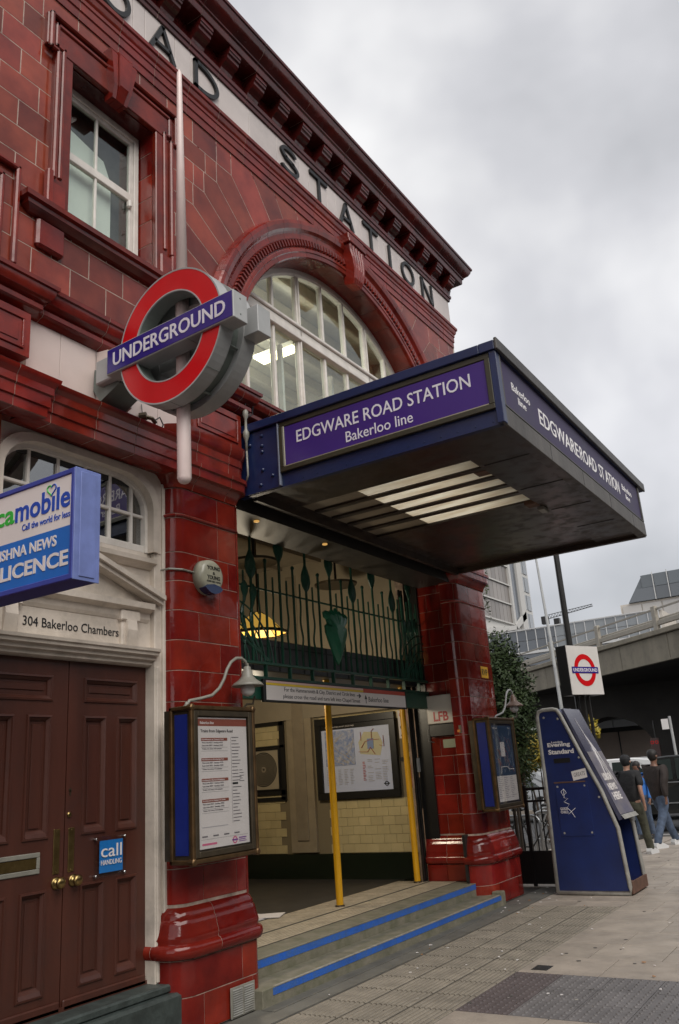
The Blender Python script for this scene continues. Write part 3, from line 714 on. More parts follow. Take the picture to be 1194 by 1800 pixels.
for f0, f1, xx in ((-1, -.55, .0), (-.5, .5, .02), (.55, 1, .0)):
    V = []
    for z, w_, x_ in ((7.50, .085, -.04), (7.62, .10, xx), (7.93, .15, xx+.02), (7.97, .155, xx)):
        V += [(-.14, 4.185+f0*w_, z), (x_, 4.185+f0*w_, z), (x_, 4.185+f1*w_, z), (-.14, 4.185+f1*w_, z)]
    F = [(0, 1, 2, 3), (15, 14, 13, 12)]
    for i in range(3):
        for k in range(4): k2 = (k+1) % 4; F.append((i*4+k, (i+1)*4+k, (i+1)*4+k2, i*4+k2))
    b.add(V, F)
b.build('window_keystone', REDM, st)
SW = Path([(-.12, 3.38), (-.115, 3.38), (-.115, 5.0), (-.12, 5.0)])
V, F = sweep(SW, [(-.02, 5.86), (.03, 5.865), (.06, 5.885), (.085, 5.90), (.09, 5.93), (.12, 5.94), (.125, 5.98), (-.02, 6.005)]); put('window_sill', V, F, REDM, st)
for (a, c) in ((3.42, 3.68), (4.69, 4.95)):
    b = B(); b.box(-.13, -.07, a, c, 5.61, 5.86, .02); b.build('sill_console', REDM, st)
# reveals
RP = Path([(-.32, 4.667), (-.122, 4.667)])
for k in range(7):
    z0 = max(6.0, 5.84+.25*k); z1 = min(7.555, 6.09+.25*k)
    if z1-z0 > .04: tiles_on_path(RP, z0, z1, [0, .198], RED, st, t=.015)
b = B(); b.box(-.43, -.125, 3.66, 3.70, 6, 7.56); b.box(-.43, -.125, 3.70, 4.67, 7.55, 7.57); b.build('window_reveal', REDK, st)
wd_ = thing('sash_window', None, None, (-.42, 4.185, 6.0)); wd_.parent = st; wd_.location = Vector((-.42, 4.185, 6.0))-ORG[st.name]
b = B(); b.box(-.47, -.385, 3.70, 3.76, 6.0, 7.55, .005); b.box(-.47, -.385, 4.60, 4.655, 6.0, 7.55, .005); b.box(-.47, -.3852, 3.76, 4.60, 7.48, 7.55, .005); b.box(-.47, -.3852, 3.76, 4.60, 6.0, 6.07, .005); b.build('window_frame', WOODW, wd_)
b = B(); b.box(-.44, -.395, 3.76, 4.60, 6.80, 6.885, .006); b.box(-.44, -.40, 4.555, 4.60, 6.06, 7.48, .004); b.box(-.44, -.40, 3.76, 3.795, 6.06, 7.48, .004); b.box(-.435, -.405, 4.155, 4.18, 6.07, 7.48, .004); b.box(-.44, -.401, 3.8, 4.555, 7.44, 7.48, .003); b.box(-.44, -.401, 3.8, 4.555, 6.07, 6.12, .003)
b.box(-.42, -.37, 4.53, 4.57, 6.72, 6.80, .012)
b.build('sash', WOODW, wd_)
for (y0, y1) in ((3.795, 4.155), (4.18, 4.555)):
    for (z0, z1) in ((6.12, 6.80), (6.885, 7.44)):
        b = B(); b.box(-.425, -.42, y0, y1, z0, z1); b.build('pane', GLASS, wd_)
b = B(); b.prism([(3.76, 6.07), (4.42, 6.07), (4.42, 6.95), (4.33, 7.14), (3.76, 7.27)], 'x', -.53, -.50); b.build('sky_reflection_sheet', mat('white sky reflection', (.86, .82, .77), .7), wd_)  # white sheet cut to the outline of the sky's reflection in the panes
b = B(); b.box(-1.4, -.56, 3.5, 4.9, 5.8, 7.8); b.build('dark_room', mat('dim room', (.10, .085, .075), .8, noise=.4), wd_)
wd_.location.x += .10; ORG[wd_.name].x += .10
# panel frame on the wall at the far left
b = B(); strip(b, [(2.5, 5.36), (2.5, 6.18), (3.24, 6.18), (3.24, 5.36)], -.12, -.07); strip(b, [(2.6, 5.36), (2.6, 6.06), (3.12, 6.06), (3.12, 5.36)], -.12, -.09); b.build('panel_frame', REDM, st)
# ================================================================ ARCH WINDOW
aw = thing('arched_window', None, None, (-.42, cyA, 5.3)); aw.parent = st; aw.location = Vector((-.42, cyA, 5.3))-ORG[st.name]
for i in range(10): arch_piece('frame_segment', [(2.42, -.48), (2.42, -.385), (2.36, -.385), (2.345, -.395), (2.335, -.40), (2.335, -.48)], PI*i/10, PI*(i+1)/10, WOODW, 5, 0, aw)
def htop(y): return czA+math.sqrt(max(0, 2.335**2-(y-cyA)**2))
mys = [(6.36, .02), (6.86, .02), (7.38, .038), (7.92, .02), (8.44, .02), (8.98, .038), (9.50, .02), (10.0, .02)]
for y_, hw_ in mys:
    b = B(); b.box(-.46, -.395, y_-hw_, y_+hw_, 5.25, htop(y_)+.01, .006)
    if hw_ > .03: b.box(-.43, -.375, y_-.012, y_+.012, 5.25, htop(y_)-.02, .004)
    b.build('mullion', WOODW, aw)
b = B(); b.box(-.47, -.36, 6.15, 10.19, 6.60, 6.66, .008); b.box(-.47, -.375, 6.12, 10.22, 6.66, 6.75, .006); b.box(-.47, -.35, 6.1, 10.24, 6.75, 6.80, .01); b.build('transom', WOODW, aw)
b = B(); b.box(-.47, -.36, 5.85, 10.5, 5.235, 5.30, .006); b.build('sill_rail', WOODW, aw)
ys = [5.86]+[q_[0] for q_ in mys]+[10.48]
for a, c in zip(ys[:-1], ys[1:]):
    for (z0, z1) in ((5.3, 6.6), (6.8, 9)):
        P = []
        if z0 > 6 and min(htop(a), htop(c)) < 6.8 and max(htop(a), htop(c)) < 6.85: continue
        K = 6; top = [(a+(c-a)*i/K, min(z1, htop(a+(c-a)*i/K))) for i in range(K+1)]; top = [(p, max(q_, z0+.001)) for p, q_ in top]
        P = [(a, z0), (c, z0)]+top[::-1]
        b = B(); b.prism(P, 'x', -.432, -.428); b.build('pane', GLASS, aw)
# room behind
rm = B(); 
rm.box(-4.4, -4.3, 5.3, 11.0, 5.2, 8.4); rm.box(-4.4, -.5, 10.9, 11.0, 5.2, 8.4); rm.box(-4.4, -.5, 5.3, 5.4, 5.2, 8.4); rm.build('upper_room_wall', mat('room wall beige', (.42, .38, .31), .8, noise=.2), st)
b = B(); b.box(-4.4, -.5, 5.3, 11, 8.0, 8.1); b.build('upper_ceiling', mat('room ceiling', (.55, .52, .43), .8, noise=.15), st)
b = B(); b.box(-4.4, -.5, 5.3, 11, 5.14, 5.22); b.build('upper_floor', mat('room floor', (.2, .18, .15), .8), st)
for k in range(7):
    b = B(); x_ = -.9-k*.5; b.box(x_-.06, x_+.06, 5.4, 10.9, 7.80, 8.0, .02); b.build('ceiling_beam', mat('ceiling beam beige', (.62, .57, .46), .6, noise=.15), st)
for k in range(4):
    yy = 6.0+k*1.1; b = B(); b.tube([(-.62, yy, 5.22), (-.62, yy, 6.9)], .012, 6); b.box(-.66, -.60, yy+.16, yy+.20, 5.22, 6.6); b.build('blind_cord', WOODW, st)
for (x_, yy) in ((-1.6, 7.0), (-1.6, 8.6), (-2.8, 7.9)):
    b = B(); b.box(x_-.35, x_+.35, yy-.12, yy+.12, 7.36, 7.42); o = b.build('ceiling_light', mat('light fitting', (.5, .48, .4), .5), st)
    b = B()
    for j in range(4): b.box(x_-.32, x_+.32, yy-.10+j*.055, yy-.07+j*.055, 7.345, 7.358)
    b.build('lit_tube', mat('lit tube', (.9, .85, .6), .5, emis=(1, .86, .5), estr=3.2), st)
# ================================================================ SIDE DOORWAY
dw = thing('doorway', 'cream painted doorway surround with pediment and rounded fanlight around the brown double doors', 'doorway', (-.32, 4.04, .30))
b = B(); b.box(-.40, -.22, 4.79, 4.925, .33, 4.22, .006); b.box(-.3, -.205, 4.80, 4.84, .34, 2.56, .008); b.box(-.3, -.195, 4.86, 4.90, .34, 4.1, .008); b.build('door_jamb', STONEW, dw)
b = B(); b.box(-.40, -.22, 3.13, 3.28, .33, 4.22, .006); b.build('door_jamb', STONEW, dw)
DX = Path([(-.30, 3.20), (-.30, 4.80)])
V, F = sweep(DX, [(-.1, 2.562), (.03, 2.564), (.05, 2.575), (.055, 2.60), (.085, 2.607), (.09, 2.632), (.12, 2.64), (.125, 2.662), (.14, 2.668), (.145, 2.69), (-.1, 2.70)]); put('door_cornice', V, F, STONEW, dw)
b = B(); b.box(-.40, -.27, 3.28, 4.79, 2.69, 3.06); b.build('name_board', STONEW, dw)
b = B(); b.box(-.28, -.235, 4.46, 4.62, 2.70, 2.93, .01); b.box(-.28, -.215, 4.44, 4.64, 2.89, 2.975, .012); b.prism([(-.27, 2.70), (-.225, 2.70), (-.20, 2.82), (-.21, 2.90), (-.27, 2.90)], 'y', 4.49, 4.59); b.build('bracket', STONEW, dw)
b = B(); b.box(-.28, -.235, 3.38, 3.54, 2.70, 2.93, .01); b.box(-.28, -.215, 3.36, 3.56, 2.89, 2.975, .012); b.prism([(-.27, 2.70), (-.225, 2.70), (-.20, 2.82), (-.21, 2.90), (-.27, 2.90)], 'y', 3.41, 3.51); b.build('bracket', STONEW, dw)
V, F = sweep(Path([(-.28, 3.32), (-.28, 4.76)]), [(-.1, 2.90), (.015, 2.905), (.03, 2.93), (.04, 2.975), (.06, 2.985), (.095, 3.0), (.10, 3.045), (-.1, 3.05)]); put('pediment_base', V, F, STONEW, dw)
b = B(); b.prism([(3.35, 3.04), (4.73, 3.04), (4.04, 3.34)], 'x', -.38, -.262); b.build('pediment_face', STONEW, dw)
for s_ in (-1, 1):
    b = B()
    for (o1, o2, xx) in ((0, .035, -.17), (.036, .075, -.14)):
        b.prism([(4.04+s_*.80, 3.045+o1), (4.04+s_*.80, 3.045+o2), (4.04, 3.31+o2), (4.04, 3.31+o1)], 'x', -.30, xx)
    b.build('raking_cornice', STONEW, dw)
b = B(); b.box(-.40, -.275, 3.28, 4.79, 3.06, 3.345); b.build('upper_board', STONEW, dw)
V, F = sweep(DX, [(-.1, 3.34), (.04, 3.345), (.07, 3.37), (.10, 3.385), (.105, 3.42), (.04, 3.43), (.03, 3.48), (-.1, 3.485)]); put('fanlight_sill', V, F, STONEW, dw)
text(dw, 'lettering', '304 Bakerloo Chambers', (-.268, 3.595, 2.768), (0, 1, 0), (0, 0, 1), h=.066, w=.86, m=TXTK)
# fanlight: rounded-corner surround
def rrect(y0, y1, z0, z1, r, n=6, k=.78):
    return [(y0, z0)]+[(y0+r-r*math.cos(PI/2*i/n), z1-r*k+r*k*math.sin(PI/2*i/n)) for i in range(n+1)]+[(y1-r+r*math.sin(PI/2*i/n), z1-r*k+r*k*math.cos(PI/2*i/n)) for i in range(n+1)]+[(y1, z0)]
def frame_between(A, C, x0, x1, name, m, parent):
    n = len(A); V = [(x1, *p) for p in A]+[(x1, *p) for p in C]+[(x0, *p) for p in A]+[(x0, *p) for p in C]; F = []
    for i in range(n-1):
        F += [(i, i+1, n+i+1, n+i), (2*n+i, 3*n+i, 3*n+i+1, 2*n+i+1), (i, 2*n+i, 2*n+i+1, i+1), (n+i, n+i+1, 3*n+i+1, 3*n+i)]
    F += [(0, n, 3*n, 2*n), (n-1, 3*n-1, 4*n-1, 2*n-1)]
    return put(name, V, F, m, parent)
frame_between(rrect(3.13, 4.92, 3.48, 4.235, .08), rrect(3.31, 4.77, 3.48, 4.115, .34), -.40, -.215, 'fanlight_surround', STONEW, dw)
frame_between(rrect(3.27, 4.81, 3.48, 4.15, .34), rrect(3.33, 4.75, 3.48, 4.095, .33), -.30, -.19, 'fanlight_bead', STONEW, dw)
frame_between(rrect(3.30, 4.78, 3.48, 4.12, .34), rrect(3.36, 4.72, 3.48, 4.06, .30), -.36, -.26, 'fanlight_frame', WOODW, dw)
b = B(); b.box(-.345, -.275, 3.34, 4.74, 3.478, 3.54, .006); b.box(-.335, -.285, 3.34, 4.74, 3.775, 3.80, .004)
for y_ in (3.60, 3.86, 4.12, 4.37, 4.54 if False else 4.60):
    b.box(-.336, -.284, y_-.012, y_+.012, 3.53, 4.085, .004)
b.build('glazing_bars', WOODW, dw)
b = B(); b.prism(rrect(3.35, 4.73, 3.5, 4.07, .30), 'x', -.313, -.309); b.build('pane', GLASSR, dw)
b = B(); b.box(-1.6, -.45, 3.1, 5.0, 2.6, 4.4); b.build('dark_hall', mat('dark hallway', (.06, .055, .045), .8, noise=.5, nscale=1.5), dw)
b = B(); b.box(-.5, -.06, 3.1, 4.93, -.1, .28, .02); b.box(-.4, -.12, 3.1, 4.90, .28, .335, .012); ts = b.build('threshold', STEPG, dw)
def door_leaf(y0, y1, right):
    d = thing('door_leaf', None, None, (-.32, (y0+y1)/2, .33)); d.parent = dw; d.location = Vector(d.location)-ORG[dw.name]
    b = B(); xf = -.32
    cols = [(y0+.145, y0+.34), (y0+.46, y0+.645)] if right else [(y0+.12, y0+.31), (y0+.43, y0+.615)]
    rows = [(.46, 1.06), (1.39, 2.17)]
    tp = (cols[0][0], cols[1][1], 2.285, 2.44)
    pans = [tp]+[(a, c, u, v) for a, c in cols for u, v in rows]
    # slab built as stiles and rails with recessed panels
    ysp = sorted({y0, y1, *[v for p in pans for v in p[:2]]}); zsp = sorted({.335, 2.572, *[v for p in pans for v in p[2:]]})
    for i in range(len(ysp)-1):
        for j in range(len(zsp)-1):
            cy_, cz_ = (ysp[i]+ysp[i+1])/2, (zsp[j]+zsp[j+1])/2
            inn = any(p[0] < cy_ < p[1] and p[2] < cz_ < p[3] for p in pans)
            xx = xf-.022 if inn else xf
            b.add([(xx, ysp[i], zsp[j]), (xx, ysp[i+1], zsp[j]), (xx, ysp[i+1], zsp[j+1]), (xx, ysp[i], zsp[j+1])], [(0, 1, 2, 3)])
    b.add([(xf-.04, y0, .335), (xf-.04, y1, .335), (xf-.04, y1, 2.572), (xf-.04, y0, 2.572), (xf, y0, .335), (xf, y1, .335), (xf, y1, 2.572), (xf, y0, 2.572)], [(0, 1, 2, 3), (0, 4, 5, 1), (1, 5, 6, 2), (3, 2, 6, 7), (0, 3, 7, 4)])
    b.build('door_slab', DOORB, d)
    for p in pans:
        q = B(); a, c, u, v = p; w_ = .028
        def fr_(i0, x0, i1, x1):
            o = [(a+i0, u+i0), (c-i0, u+i0), (c-i0, v-i0), (a+i0, v-i0)]; n_ = [(a+i1, u+i1), (c-i1, u+i1), (c-i1, v-i1), (a+i1, v-i1)]
            q.add([(x0, *t_) for t_ in o]+[(x1, *t_) for t_ in n_], [(k, (k+1) % 4, 4+(k+1) % 4, 4+k) for k in range(4)])
        fr_(-.012, xf, -.008, xf+.010); fr_(-.008, xf+.010, .004, xf+.012); fr_(.004, xf+.012, .010, xf+.002); fr_(.010, xf+.002, .026, xf-.012); fr_(.026, xf-.012, .030, xf-.022)
        if p[3] < 2.3:
            q.prism([(xf-.02, u+.005), (xf+.012, u+.005), (xf+.0, u+.03), (xf-.02, u+.05)], 'y', a+.01, c-.01)
        q.box(xf-.022, xf-.014, a+.05, c-.05, u+.06, v-.05, .008)
        q.build('panel_moulding', DOORB, d)
    b = B(); b.box(xf, xf+.02, y0+.01, y1-.01, .335, .40, .008); b.build('weather_board', DOORB, d)
    py = y0+.055 if right else y1-.06
    b = B(); b.box(xf, xf+.006, py-.026, py+.026, 1.155, 1.435, .003)
    for z_ in (1.17, 1.42):
        b.lathe([(.006, 0), (.004, .003), (0, .003)], (xf+.006, py, z_), 'x', 8)
    b.build('push_plate', BRASS, d)
    kp = .078 if right else .055
    ky = y0+kp if right else y1-kp
    b = B(); b.lathe([(.038, 0), (.04, .006), (.03, .012), (.016, .016), (.014, .03), (.03, .038), (.037, .048), (.036, .058), (.028, .066), (.012, .070), (0, .071)], (xf, ky, 1.10), 'x', 18); b.build('door_knob', BRASS, d, smooth=True)
    if right:
        b = B(); b.lathe([(.018, 0), (.018, .008), (.012, .014), (0, .014)], (xf, y0+.03, 1.52), 'x', 14); b.build('lock_cylinder', BRASS, d)
        b = B(); b.lathe([(.012, 0), (.012, .004), (0, .004)], (xf, y0+.035, 1.68), 'x', 10); b.box(xf, xf+.004, y0+.03, y0+.04, 1.645, 1.68); b.build('keyhole', BRONZED, d)
    else:
        b = B(); b.box(xf, xf+.010, 3.50, 3.845, 1.175, 1.205, .004); b.box(xf, xf+.010, 3.50, 3.845, 1.275, 1.305, .004); b.box(xf, xf+.010, 3.82, 3.845, 1.205, 1.275, .003); b.box(xf, xf+.010, 3.50, 3.525, 1.205, 1.275, .003); b.build('letterbox_frame', LGREYM, d)
        b = B(); b.box(xf, xf+.005, 3.527, 3.818, 1.207, 1.273, .003); b.build('letterbox_flap', BRASS, d)
    return d
door_leaf(4.045, 4.79, True); door_leaf(3.28, 4.037, False)
b = B(); b.box(-.35, -.30, 3.28, 4.79, .33, .36); b.build('door_sill', DOORB, dw)
pq = thing('door_plaque', 'clear acrylic plaque with bright blue square on the right door leaf', 'plaque', (-.315, 4.43, 1.2))
b = B(); b.box(-.300, -.297, 4.285, 4.58, 1.085, 1.355, .001); b.build('acrylic_plate', GLASSC, pq)
b = B(); b.box(-.303, -.3005, 4.335, 4.55, 1.115, 1.325); b.build('blue_square', mat('plaque blue', (.02, .22, .62), .35), pq)
b = B()
for y_, z_ in ((4.30, 1.10), (4.565, 1.10), (4.30, 1.34), (4.565, 1.34)): b.lathe([(.009, 0), (.009, .026), (.006, .029), (0, .029)], (-.318, y_, z_), 'x', 10)
b.build('stand_off', mat('chrome', (.7, .7, .7), .15, metal=1), pq)
text(pq, 'lettering', 'call', (-.2955, 4.345, 1.215), (0, 1, 0), (0, 0, 1), h=.085, w=.19, m=PAPER, depth=.0012)
text(pq, 'lettering', 'HANDLING', (-.2955, 4.345, 1.165), (0, 1, 0), (0, 0, 1), h=.032, w=.19, m=PAPER, depth=.0012)
# ================================================================ LYCA SIGN (projecting shop sign)
Y0 = 2.8
ls = thing('projecting_shop_sign', 'blue boxed shop sign projecting over the brown doors, white and blue face', 'shop sign', (-.1, 2.9, 3.0))
LB = mat('sign blue casing', (.045, .075, .36), .35, noise=.25, nscale=4, grime=.12)
LSIDE = mat('sign pale blue casing', (.17, .22, .50), .4, noise=.25, nscale=8)
b = B(); b.box(-.02, 1.17, 2.815, 2.965, 2.705, 3.315); b.build('sign_casing', LB, ls)
b = B(); b.box(1.1705, 1.176, 2.80, 2.975, 2.700, 3.318, .004); b.box(1.1705, 1.181, 2.835, 2.94, 2.72, 3.30, .003); b.build('end_panel', LSIDE, ls)
b = B(); b.box(-.03, 1.17, 2.798, 2.815, 3.285, 3.316, .005); b.box(-.03, 1.17, 2.798, 2.815, 2.702, 2.735, .005); b.box(1.143, 1.1702, 2.7975, 2.815, 2.703, 3.315, .004); b.box(-.03, .0, 2.798, 2.815, 2.735, 3.285, .004); b.build('sign_frame', LB, ls)
b = B(); b.box(0, 1.143, 2.806, 2.814, 3.0, 3.285); b.build('white_face', PAPER, ls)
b = B(); b.box(0, 1.143, 2.806, 2.814, 2.735, 3.0); b.build('blue_face', mat('sign face blue', (.015, .16, .56), .3, noise=.2, nscale=2), ls)
XR, ZU = (1, 0, 0), (0, 0, 1)
LYB = mat('lyca blue print', (.012, .07, .42), .4); LYG = mat('lyca green print', (.03, .42, .05), .4)
text(ls, 'lettering', 'Lyca', (.335, 2.805, 3.072), XR, ZU, h=.155, w=.338, m=LYG, bold=.018)
text(ls, 'lettering', 'mobıle', (.680, 2.805, 3.105), XR, ZU, h=.128, w=.453, m=LYB, bold=.018)
text(ls, 'lettering', 'Call the world for less', (.745, 2.805, 3.047), XR, ZU, h=.037, w=.39, m=LYB, bold=.004)
text(ls, 'lettering', 'KRISHNA NEWS', (.46, 2.805, 2.905), XR, ZU, h=.062, w=.575, m=PAPER, bold=.02)
text(ls, 'lettering', 'OFF LICENCE', (.28, 2.805, 2.785), XR, ZU, h=.085, w=.85, m=PAPER, bold=.025)
ht = []
for i in range(25):
    a = -PI/2+2*PI*i/24+PI/2*0; t_ = 2*PI*i/24; hx = 16*math.sin(t_)**3; hz = 13*math.cos(t_)-5*math.cos(2*t_)-2*math.cos(3*t_)-math.cos(4*t_); ht.append((.982+hx*.0023, 2.804, 3.232+hz*.0022))
b = B(); b.tube(ht[12:25], .004, 6); b.build('heart_outline', LYG, ls); b = B(); b.tube(ht[0:13], .004, 6); b.build('heart_outline', LYB, ls)
b = B(); b.tube([(-.12, 2.89, 3.25), (0, 2.89, 3.25)], .025); b.tube([(-.12, 2.89, 2.8), (0, 2.89, 2.8)], .025); b.build('wall_bracket', DARKM, ls)
# ================================================================ ROUNDEL SIGN
th = math.radians(-2.35); cS = Vector((.802, 3.90, 4.722))
MR = Matrix.Translation(cS) @ Matrix.Rotation(th, 4, 'Z')
rs = thing('underground_roundel_sign', 'big double roundel sign, red ring and violet bar, projecting over the pilaster', 'roundel sign', (-.1, 4.1, 4.72))
def ringm(b, R, r, y0, y1, n=64):
    b.lathe([(r, y0), (R, y0), (R, y1), (r, y1), (r, y0)], (0, 0, 0), 'y', n)
def mk(name, m, fn, parent=rs, smooth=False, M=MR): b = B(M); fn(b); return b.build(name, m, parent, smooth)
R_, r_ = .515, .343
mk('ring_body', SGREY, lambda b: (ringm(b, R_, R_-.004, .008, .125), ringm(b, R_, r_, .120, .125)))
mk('ring_rim', SGREY, lambda b: (ringm(b, R_+.001, R_-.010, -.002, .010), ringm(b, r_+.008, r_-.002, -.002, .010)))
mk('ring_inner_wall', SGREYD, lambda b: ringm(b, r_+.003, r_-.001, .01, .125))
mk('red_ring', SRED, lambda b: ringm(b, R_-.009, r_+.007, .0, .006))
BL0, BL1, BH = -.638, .638, .1065
mk('bar_box', SGREY, lambda b: b.box(BL0, BL1, -.020, .122, -BH, BH, .004))
mk('bar_face', SBLU, lambda b: b.box(BL0+.010, BL1-.010, -.0235, -.0205, -BH+.010, BH-.010))
er = MR.to_3x3() @ Vector((1, 0, 0))
text(rs, 'lettering', 'UNDERGROUND', MR @ Vector((BL0+.075, -.0250, -.056)), er, (0, 0, 1), h=.115, w=1.13, m=WTXT, depth=.002, bold=.012)
mk('rear_ring', SGREY, lambda b: (ringm(b, R_, R_-.004, .225, .35), ringm(b, R_, r_, .223, .226), ringm(b, r_+.004, r_-.002, .225, .35), ringm(b, R_, r_, .348, .352)), smooth=False)
mk('rear_bar', SGREY, lambda b: b.box(BL0, BL1, .232, .372, -BH, BH, .004))
mk('rear_red_ring', SRED, lambda b: ringm(b, R_-.009, r_+.007, .353, .356))
mk('spacer', SGREYD, lambda b: (ringm(b, R_-.05, R_-.06, .125, .225),))
for k in range(8):
    a = PI/8+k*PI/4
    mk('spacer_bolt', SGREYD, lambda b: b.tube([((R_-.03)*math.cos(a), .125, (R_-.03)*math.sin(a)), ((R_-.03)*math.cos(a), .225, (R_-.03)*math.sin(a))], .010, 6))
for (x_, z_) in ((BL1+.001, .06), (BL1+.001, -.06)): mk('end_screw', SGREYD, lambda b: b.lathe([(.008, 0), (.006, .003), (0, .003)], (x_-.001, .05, z_), 'x', 8))
mk('bar_seam', SGREYD, lambda b: b.box(.20, .203, -.0208, .1225, -BH-.001, -BH+.002))
mk('ring_seam', SGREYD, lambda b: (b.box(-.002, .002, .0, .125, -R_-.0015, -R_+.003), b.box(R_*.70, R_*.705, .0, .125, -R_*.716, -R_*.70)))
mk('wall_bracket', SGREY, lambda b: (b.box(-.83, -.63, .03, .32, -.10, .10, .01),))
b = B(); b.prism([(-.10, 4.04), (.0, 4.06), (.02, 4.30), (-.10, 4.34)], 'z', 4.53, 4.96); b.build('bracket_plate', PINKW, rs)
b = B(); b.prism([(-.11, 4.62), (-.03, 4.505), (.18, 4.60), (.18, 4.66), (-.10, 4.80)], 'y', 4.02, 4.28); b.build('bracket_arm', SGREYD, rs)
fp = thing('flagpole', 'tapering pinkish white flagpole rising through the roundel sign', 'flagpole', (.775, 4.075, 3.64))
fx, fy_ = .775, 4.075
b = B(); b.tube([(fx, fy_, 3.648), (fx, fy_, 3.656), (fx, fy_, 3.67), (fx, fy_, 3.69), (fx, fy_, 5.2)], [.012, .030, .043, .050, .050], 20, True)
b.tube([(fx, fy_, 5.2), (fx, fy_, 7.24), (fx, fy_, 7.28)], [.044, .020, .004], 16); b.build('pole', POLEW, fp, smooth=True)
# cable junction on the white panel
cb = thing('cable_connector', 'small bronze cable connector with looping wires under the roundel sign', 'cable connector', (-.10, 4.55, 4.56))
b = B(); b.tube([(-.10, 4.50, 4.56), (-.05, 4.53, 4.565)], .035, 10); b.tube([(-.06, 4.53, 4.56), (-.03, 4.57, 4.55), (-.04, 4.62, 4.53)], .018, 8); b.build('connector_body', BRONZED, cb)
b = B(); b.tube([(-.04, 4.60, 4.54), (-.03, 4.66, 4.59), (-.05, 4.72, 4.55), (-.06, 4.70, 4.48), (-.09, 4.62, 4.47)], .006, 6); b.tube([(-.09, 4.52, 4.60), (-.1, 4.52, 4.68)], .004, 6); b.build('cable', BLK, cb)
# ================================================================ CANOPY
cn = thing('entrance_canopy', 'flat dark blue steel canopy with violet name panels over the station entrance', 'canopy', (0, 8.05, 4.17))
YA, YB, XO = 5.80, 10.34, 2.50
# near side
b = B(); b.box(-.12, XO-.002, YA+.005, YA+.06, 4.17, 4.87); b.build('near_side_beam', NAVY, cn)
b = B(); b.box(-.10, XO-.102, YA-.045, YA+.08, 4.79, 4.872, .006); b.build('near_capping', NAVY, cn)
b = B(); b.box(-.10, .36, YA-.012, YA+.004, 4.175, 4.785, .003); b.build('wall_plate', NAVY, cn)
for (x_, z_) in ((.17, 4.72), (.17, 4.62), (.17, 4.56), (.17, 4.38), (.28, 4.30), (.14, 4.24), (.03, 4.66)):
    b = B(); b.lathe([(.018, 0), (.018, -.008), (.010, -.018), (0, -.020)], (x_, YA-.012, z_), 'y', 8); b.build('bolt', NAVY, cn)
b = B(); b.box(.355, .372, YA-.03, YA+.004, 4.18, 4.79, .003); b.build('stiffener', mat('pale edge steel', (.16, .18, .24), .4), cn)
b = B(); b.box(.375, XO-.03, YA-.03, YA+.003, 4.30, 4.345, .004); b.box(.375, .42, YA-.03, YA+.003, 4.345, 4.74, .004); b.box(XO-.075, XO-.03, YA-.0298, YA+.003, 4.345, 4.74, .004); b.box(.375, XO-.03, YA-.02, YA+.003, 4.74, 4.79, .004); b.build('name_panel_frame', mat('olive brown frame', (.045, .040, .022), .4, noise=.3), cn)
b = B(); b.box(.42, .432, YA-.026, YA-.01, 4.345, 4.74, .002); b.box(.43, XO-.08, YA-.026, YA-.01, 4.345, 4.353); b.build('bright_bead', mat('bead metal', (.35, .33, .25), .35, metal=.5), cn)
b = B(); b.box(.432, XO-.075, YA-.014, YA-.004, 4.353, 4.735); b.build('violet_name_panel', PURP, cn)
text(cn, 'lettering', 'EDGWARE ROAD STATION', (.565, YA-.015, 4.545), XR, ZU, h=.118, w=1.72, m=WTXT, bold=.006)
text(cn, 'lettering', 'Bakerloo line', (1.085, YA-.015, 4.398), XR, ZU, h=.098, w=.66, m=WTXT, bold=.002)
# front
b = B(); b.box(XO-.08, XO, YA+.065, YB, 4.172, 4.87); b.build('front_beam', NAVYD, cn)
b = B(); b.box(XO-.1, XO+.030, YA-.0455, YB+.22, 4.79, 4.872, .004); b.box(XO+.031, XO+.055, YA-.045, YB+.22, 4.79, 4.885, .006); b.build('front_capping', NAVY, cn); b = B(); b.box(XO+.0315, XO+.057, YA-.046, YB+.221, 4.786, 4.890, .006); b.build('front_cap_strip', GREYC, cn)
b = B(); b.box(XO+.001, XO+.022, YA-.01, YB+.01, 4.168, 4.335, .003); b.build('front_fascia', GREYF, cn)
b = B(); b.box(XO-.03, XO+.03, YA-.028, YA+.045, 4.17, 4.79, .004); b.build('corner_post', NAVY, cn)
b = B(); b.box(XO+.001, XO+.028, YA+.052, YA+.075, 4.34, 4.795, .003); b.box(XO+.001, XO+.028, YB-.07, YB-.02, 4.34, 4.795, .003); b.box(XO+.001, XO+.026, YA+.06, YB-.02, 4.337, 4.352, .002); b.build('front_panel_frame', GREYC, cn)
b = B(); b.box(XO+.001, XO+.012, YA+.075, YB-.07, 4.353, 4.795); b.build('violet_front_panel', PURPF, cn)
YR = (0, 1, 0)
def ft(s, y0, y1, z, h, bold=.006, mt=WTXTG): text(cn, 'lettering', s, (XO+.013, y0, z), YR, ZU, h=h, w=y1-y0, m=mt, bold=bold)
ft('EDGWARE', 6.73, 7.86, 4.465, .152); ft('ROAD', 7.90, 8.46, 4.465, .152); ft('ST ATION', 8.56, 9.36, 4.465, .152)
ft('Bakerloo', 6.10, 6.52, 4.56, .072, .0); ft('line', 6.22, 6.40, 4.47, .065, .0); ft('Bakerloo', 9.50, 9.92, 4.56, .072, .0); ft('line', 9.62, 9.80, 4.47, .065, .0)
for k in range(5):
    yy = 6.7+k*.9; b = B(); b.box(1.962, XO-.082, yy-.004, yy+.004, 4.205, 4.2095); b.build('soffit_seam', DARKM, cn)
for k in range(4):
    yy = 6.9+k*.95; b = B(); b.box(XO+.0225, XO+.0245, yy-.003, yy+.003, 4.17, 4.333); b.build('fascia_joint', BLK, cn)
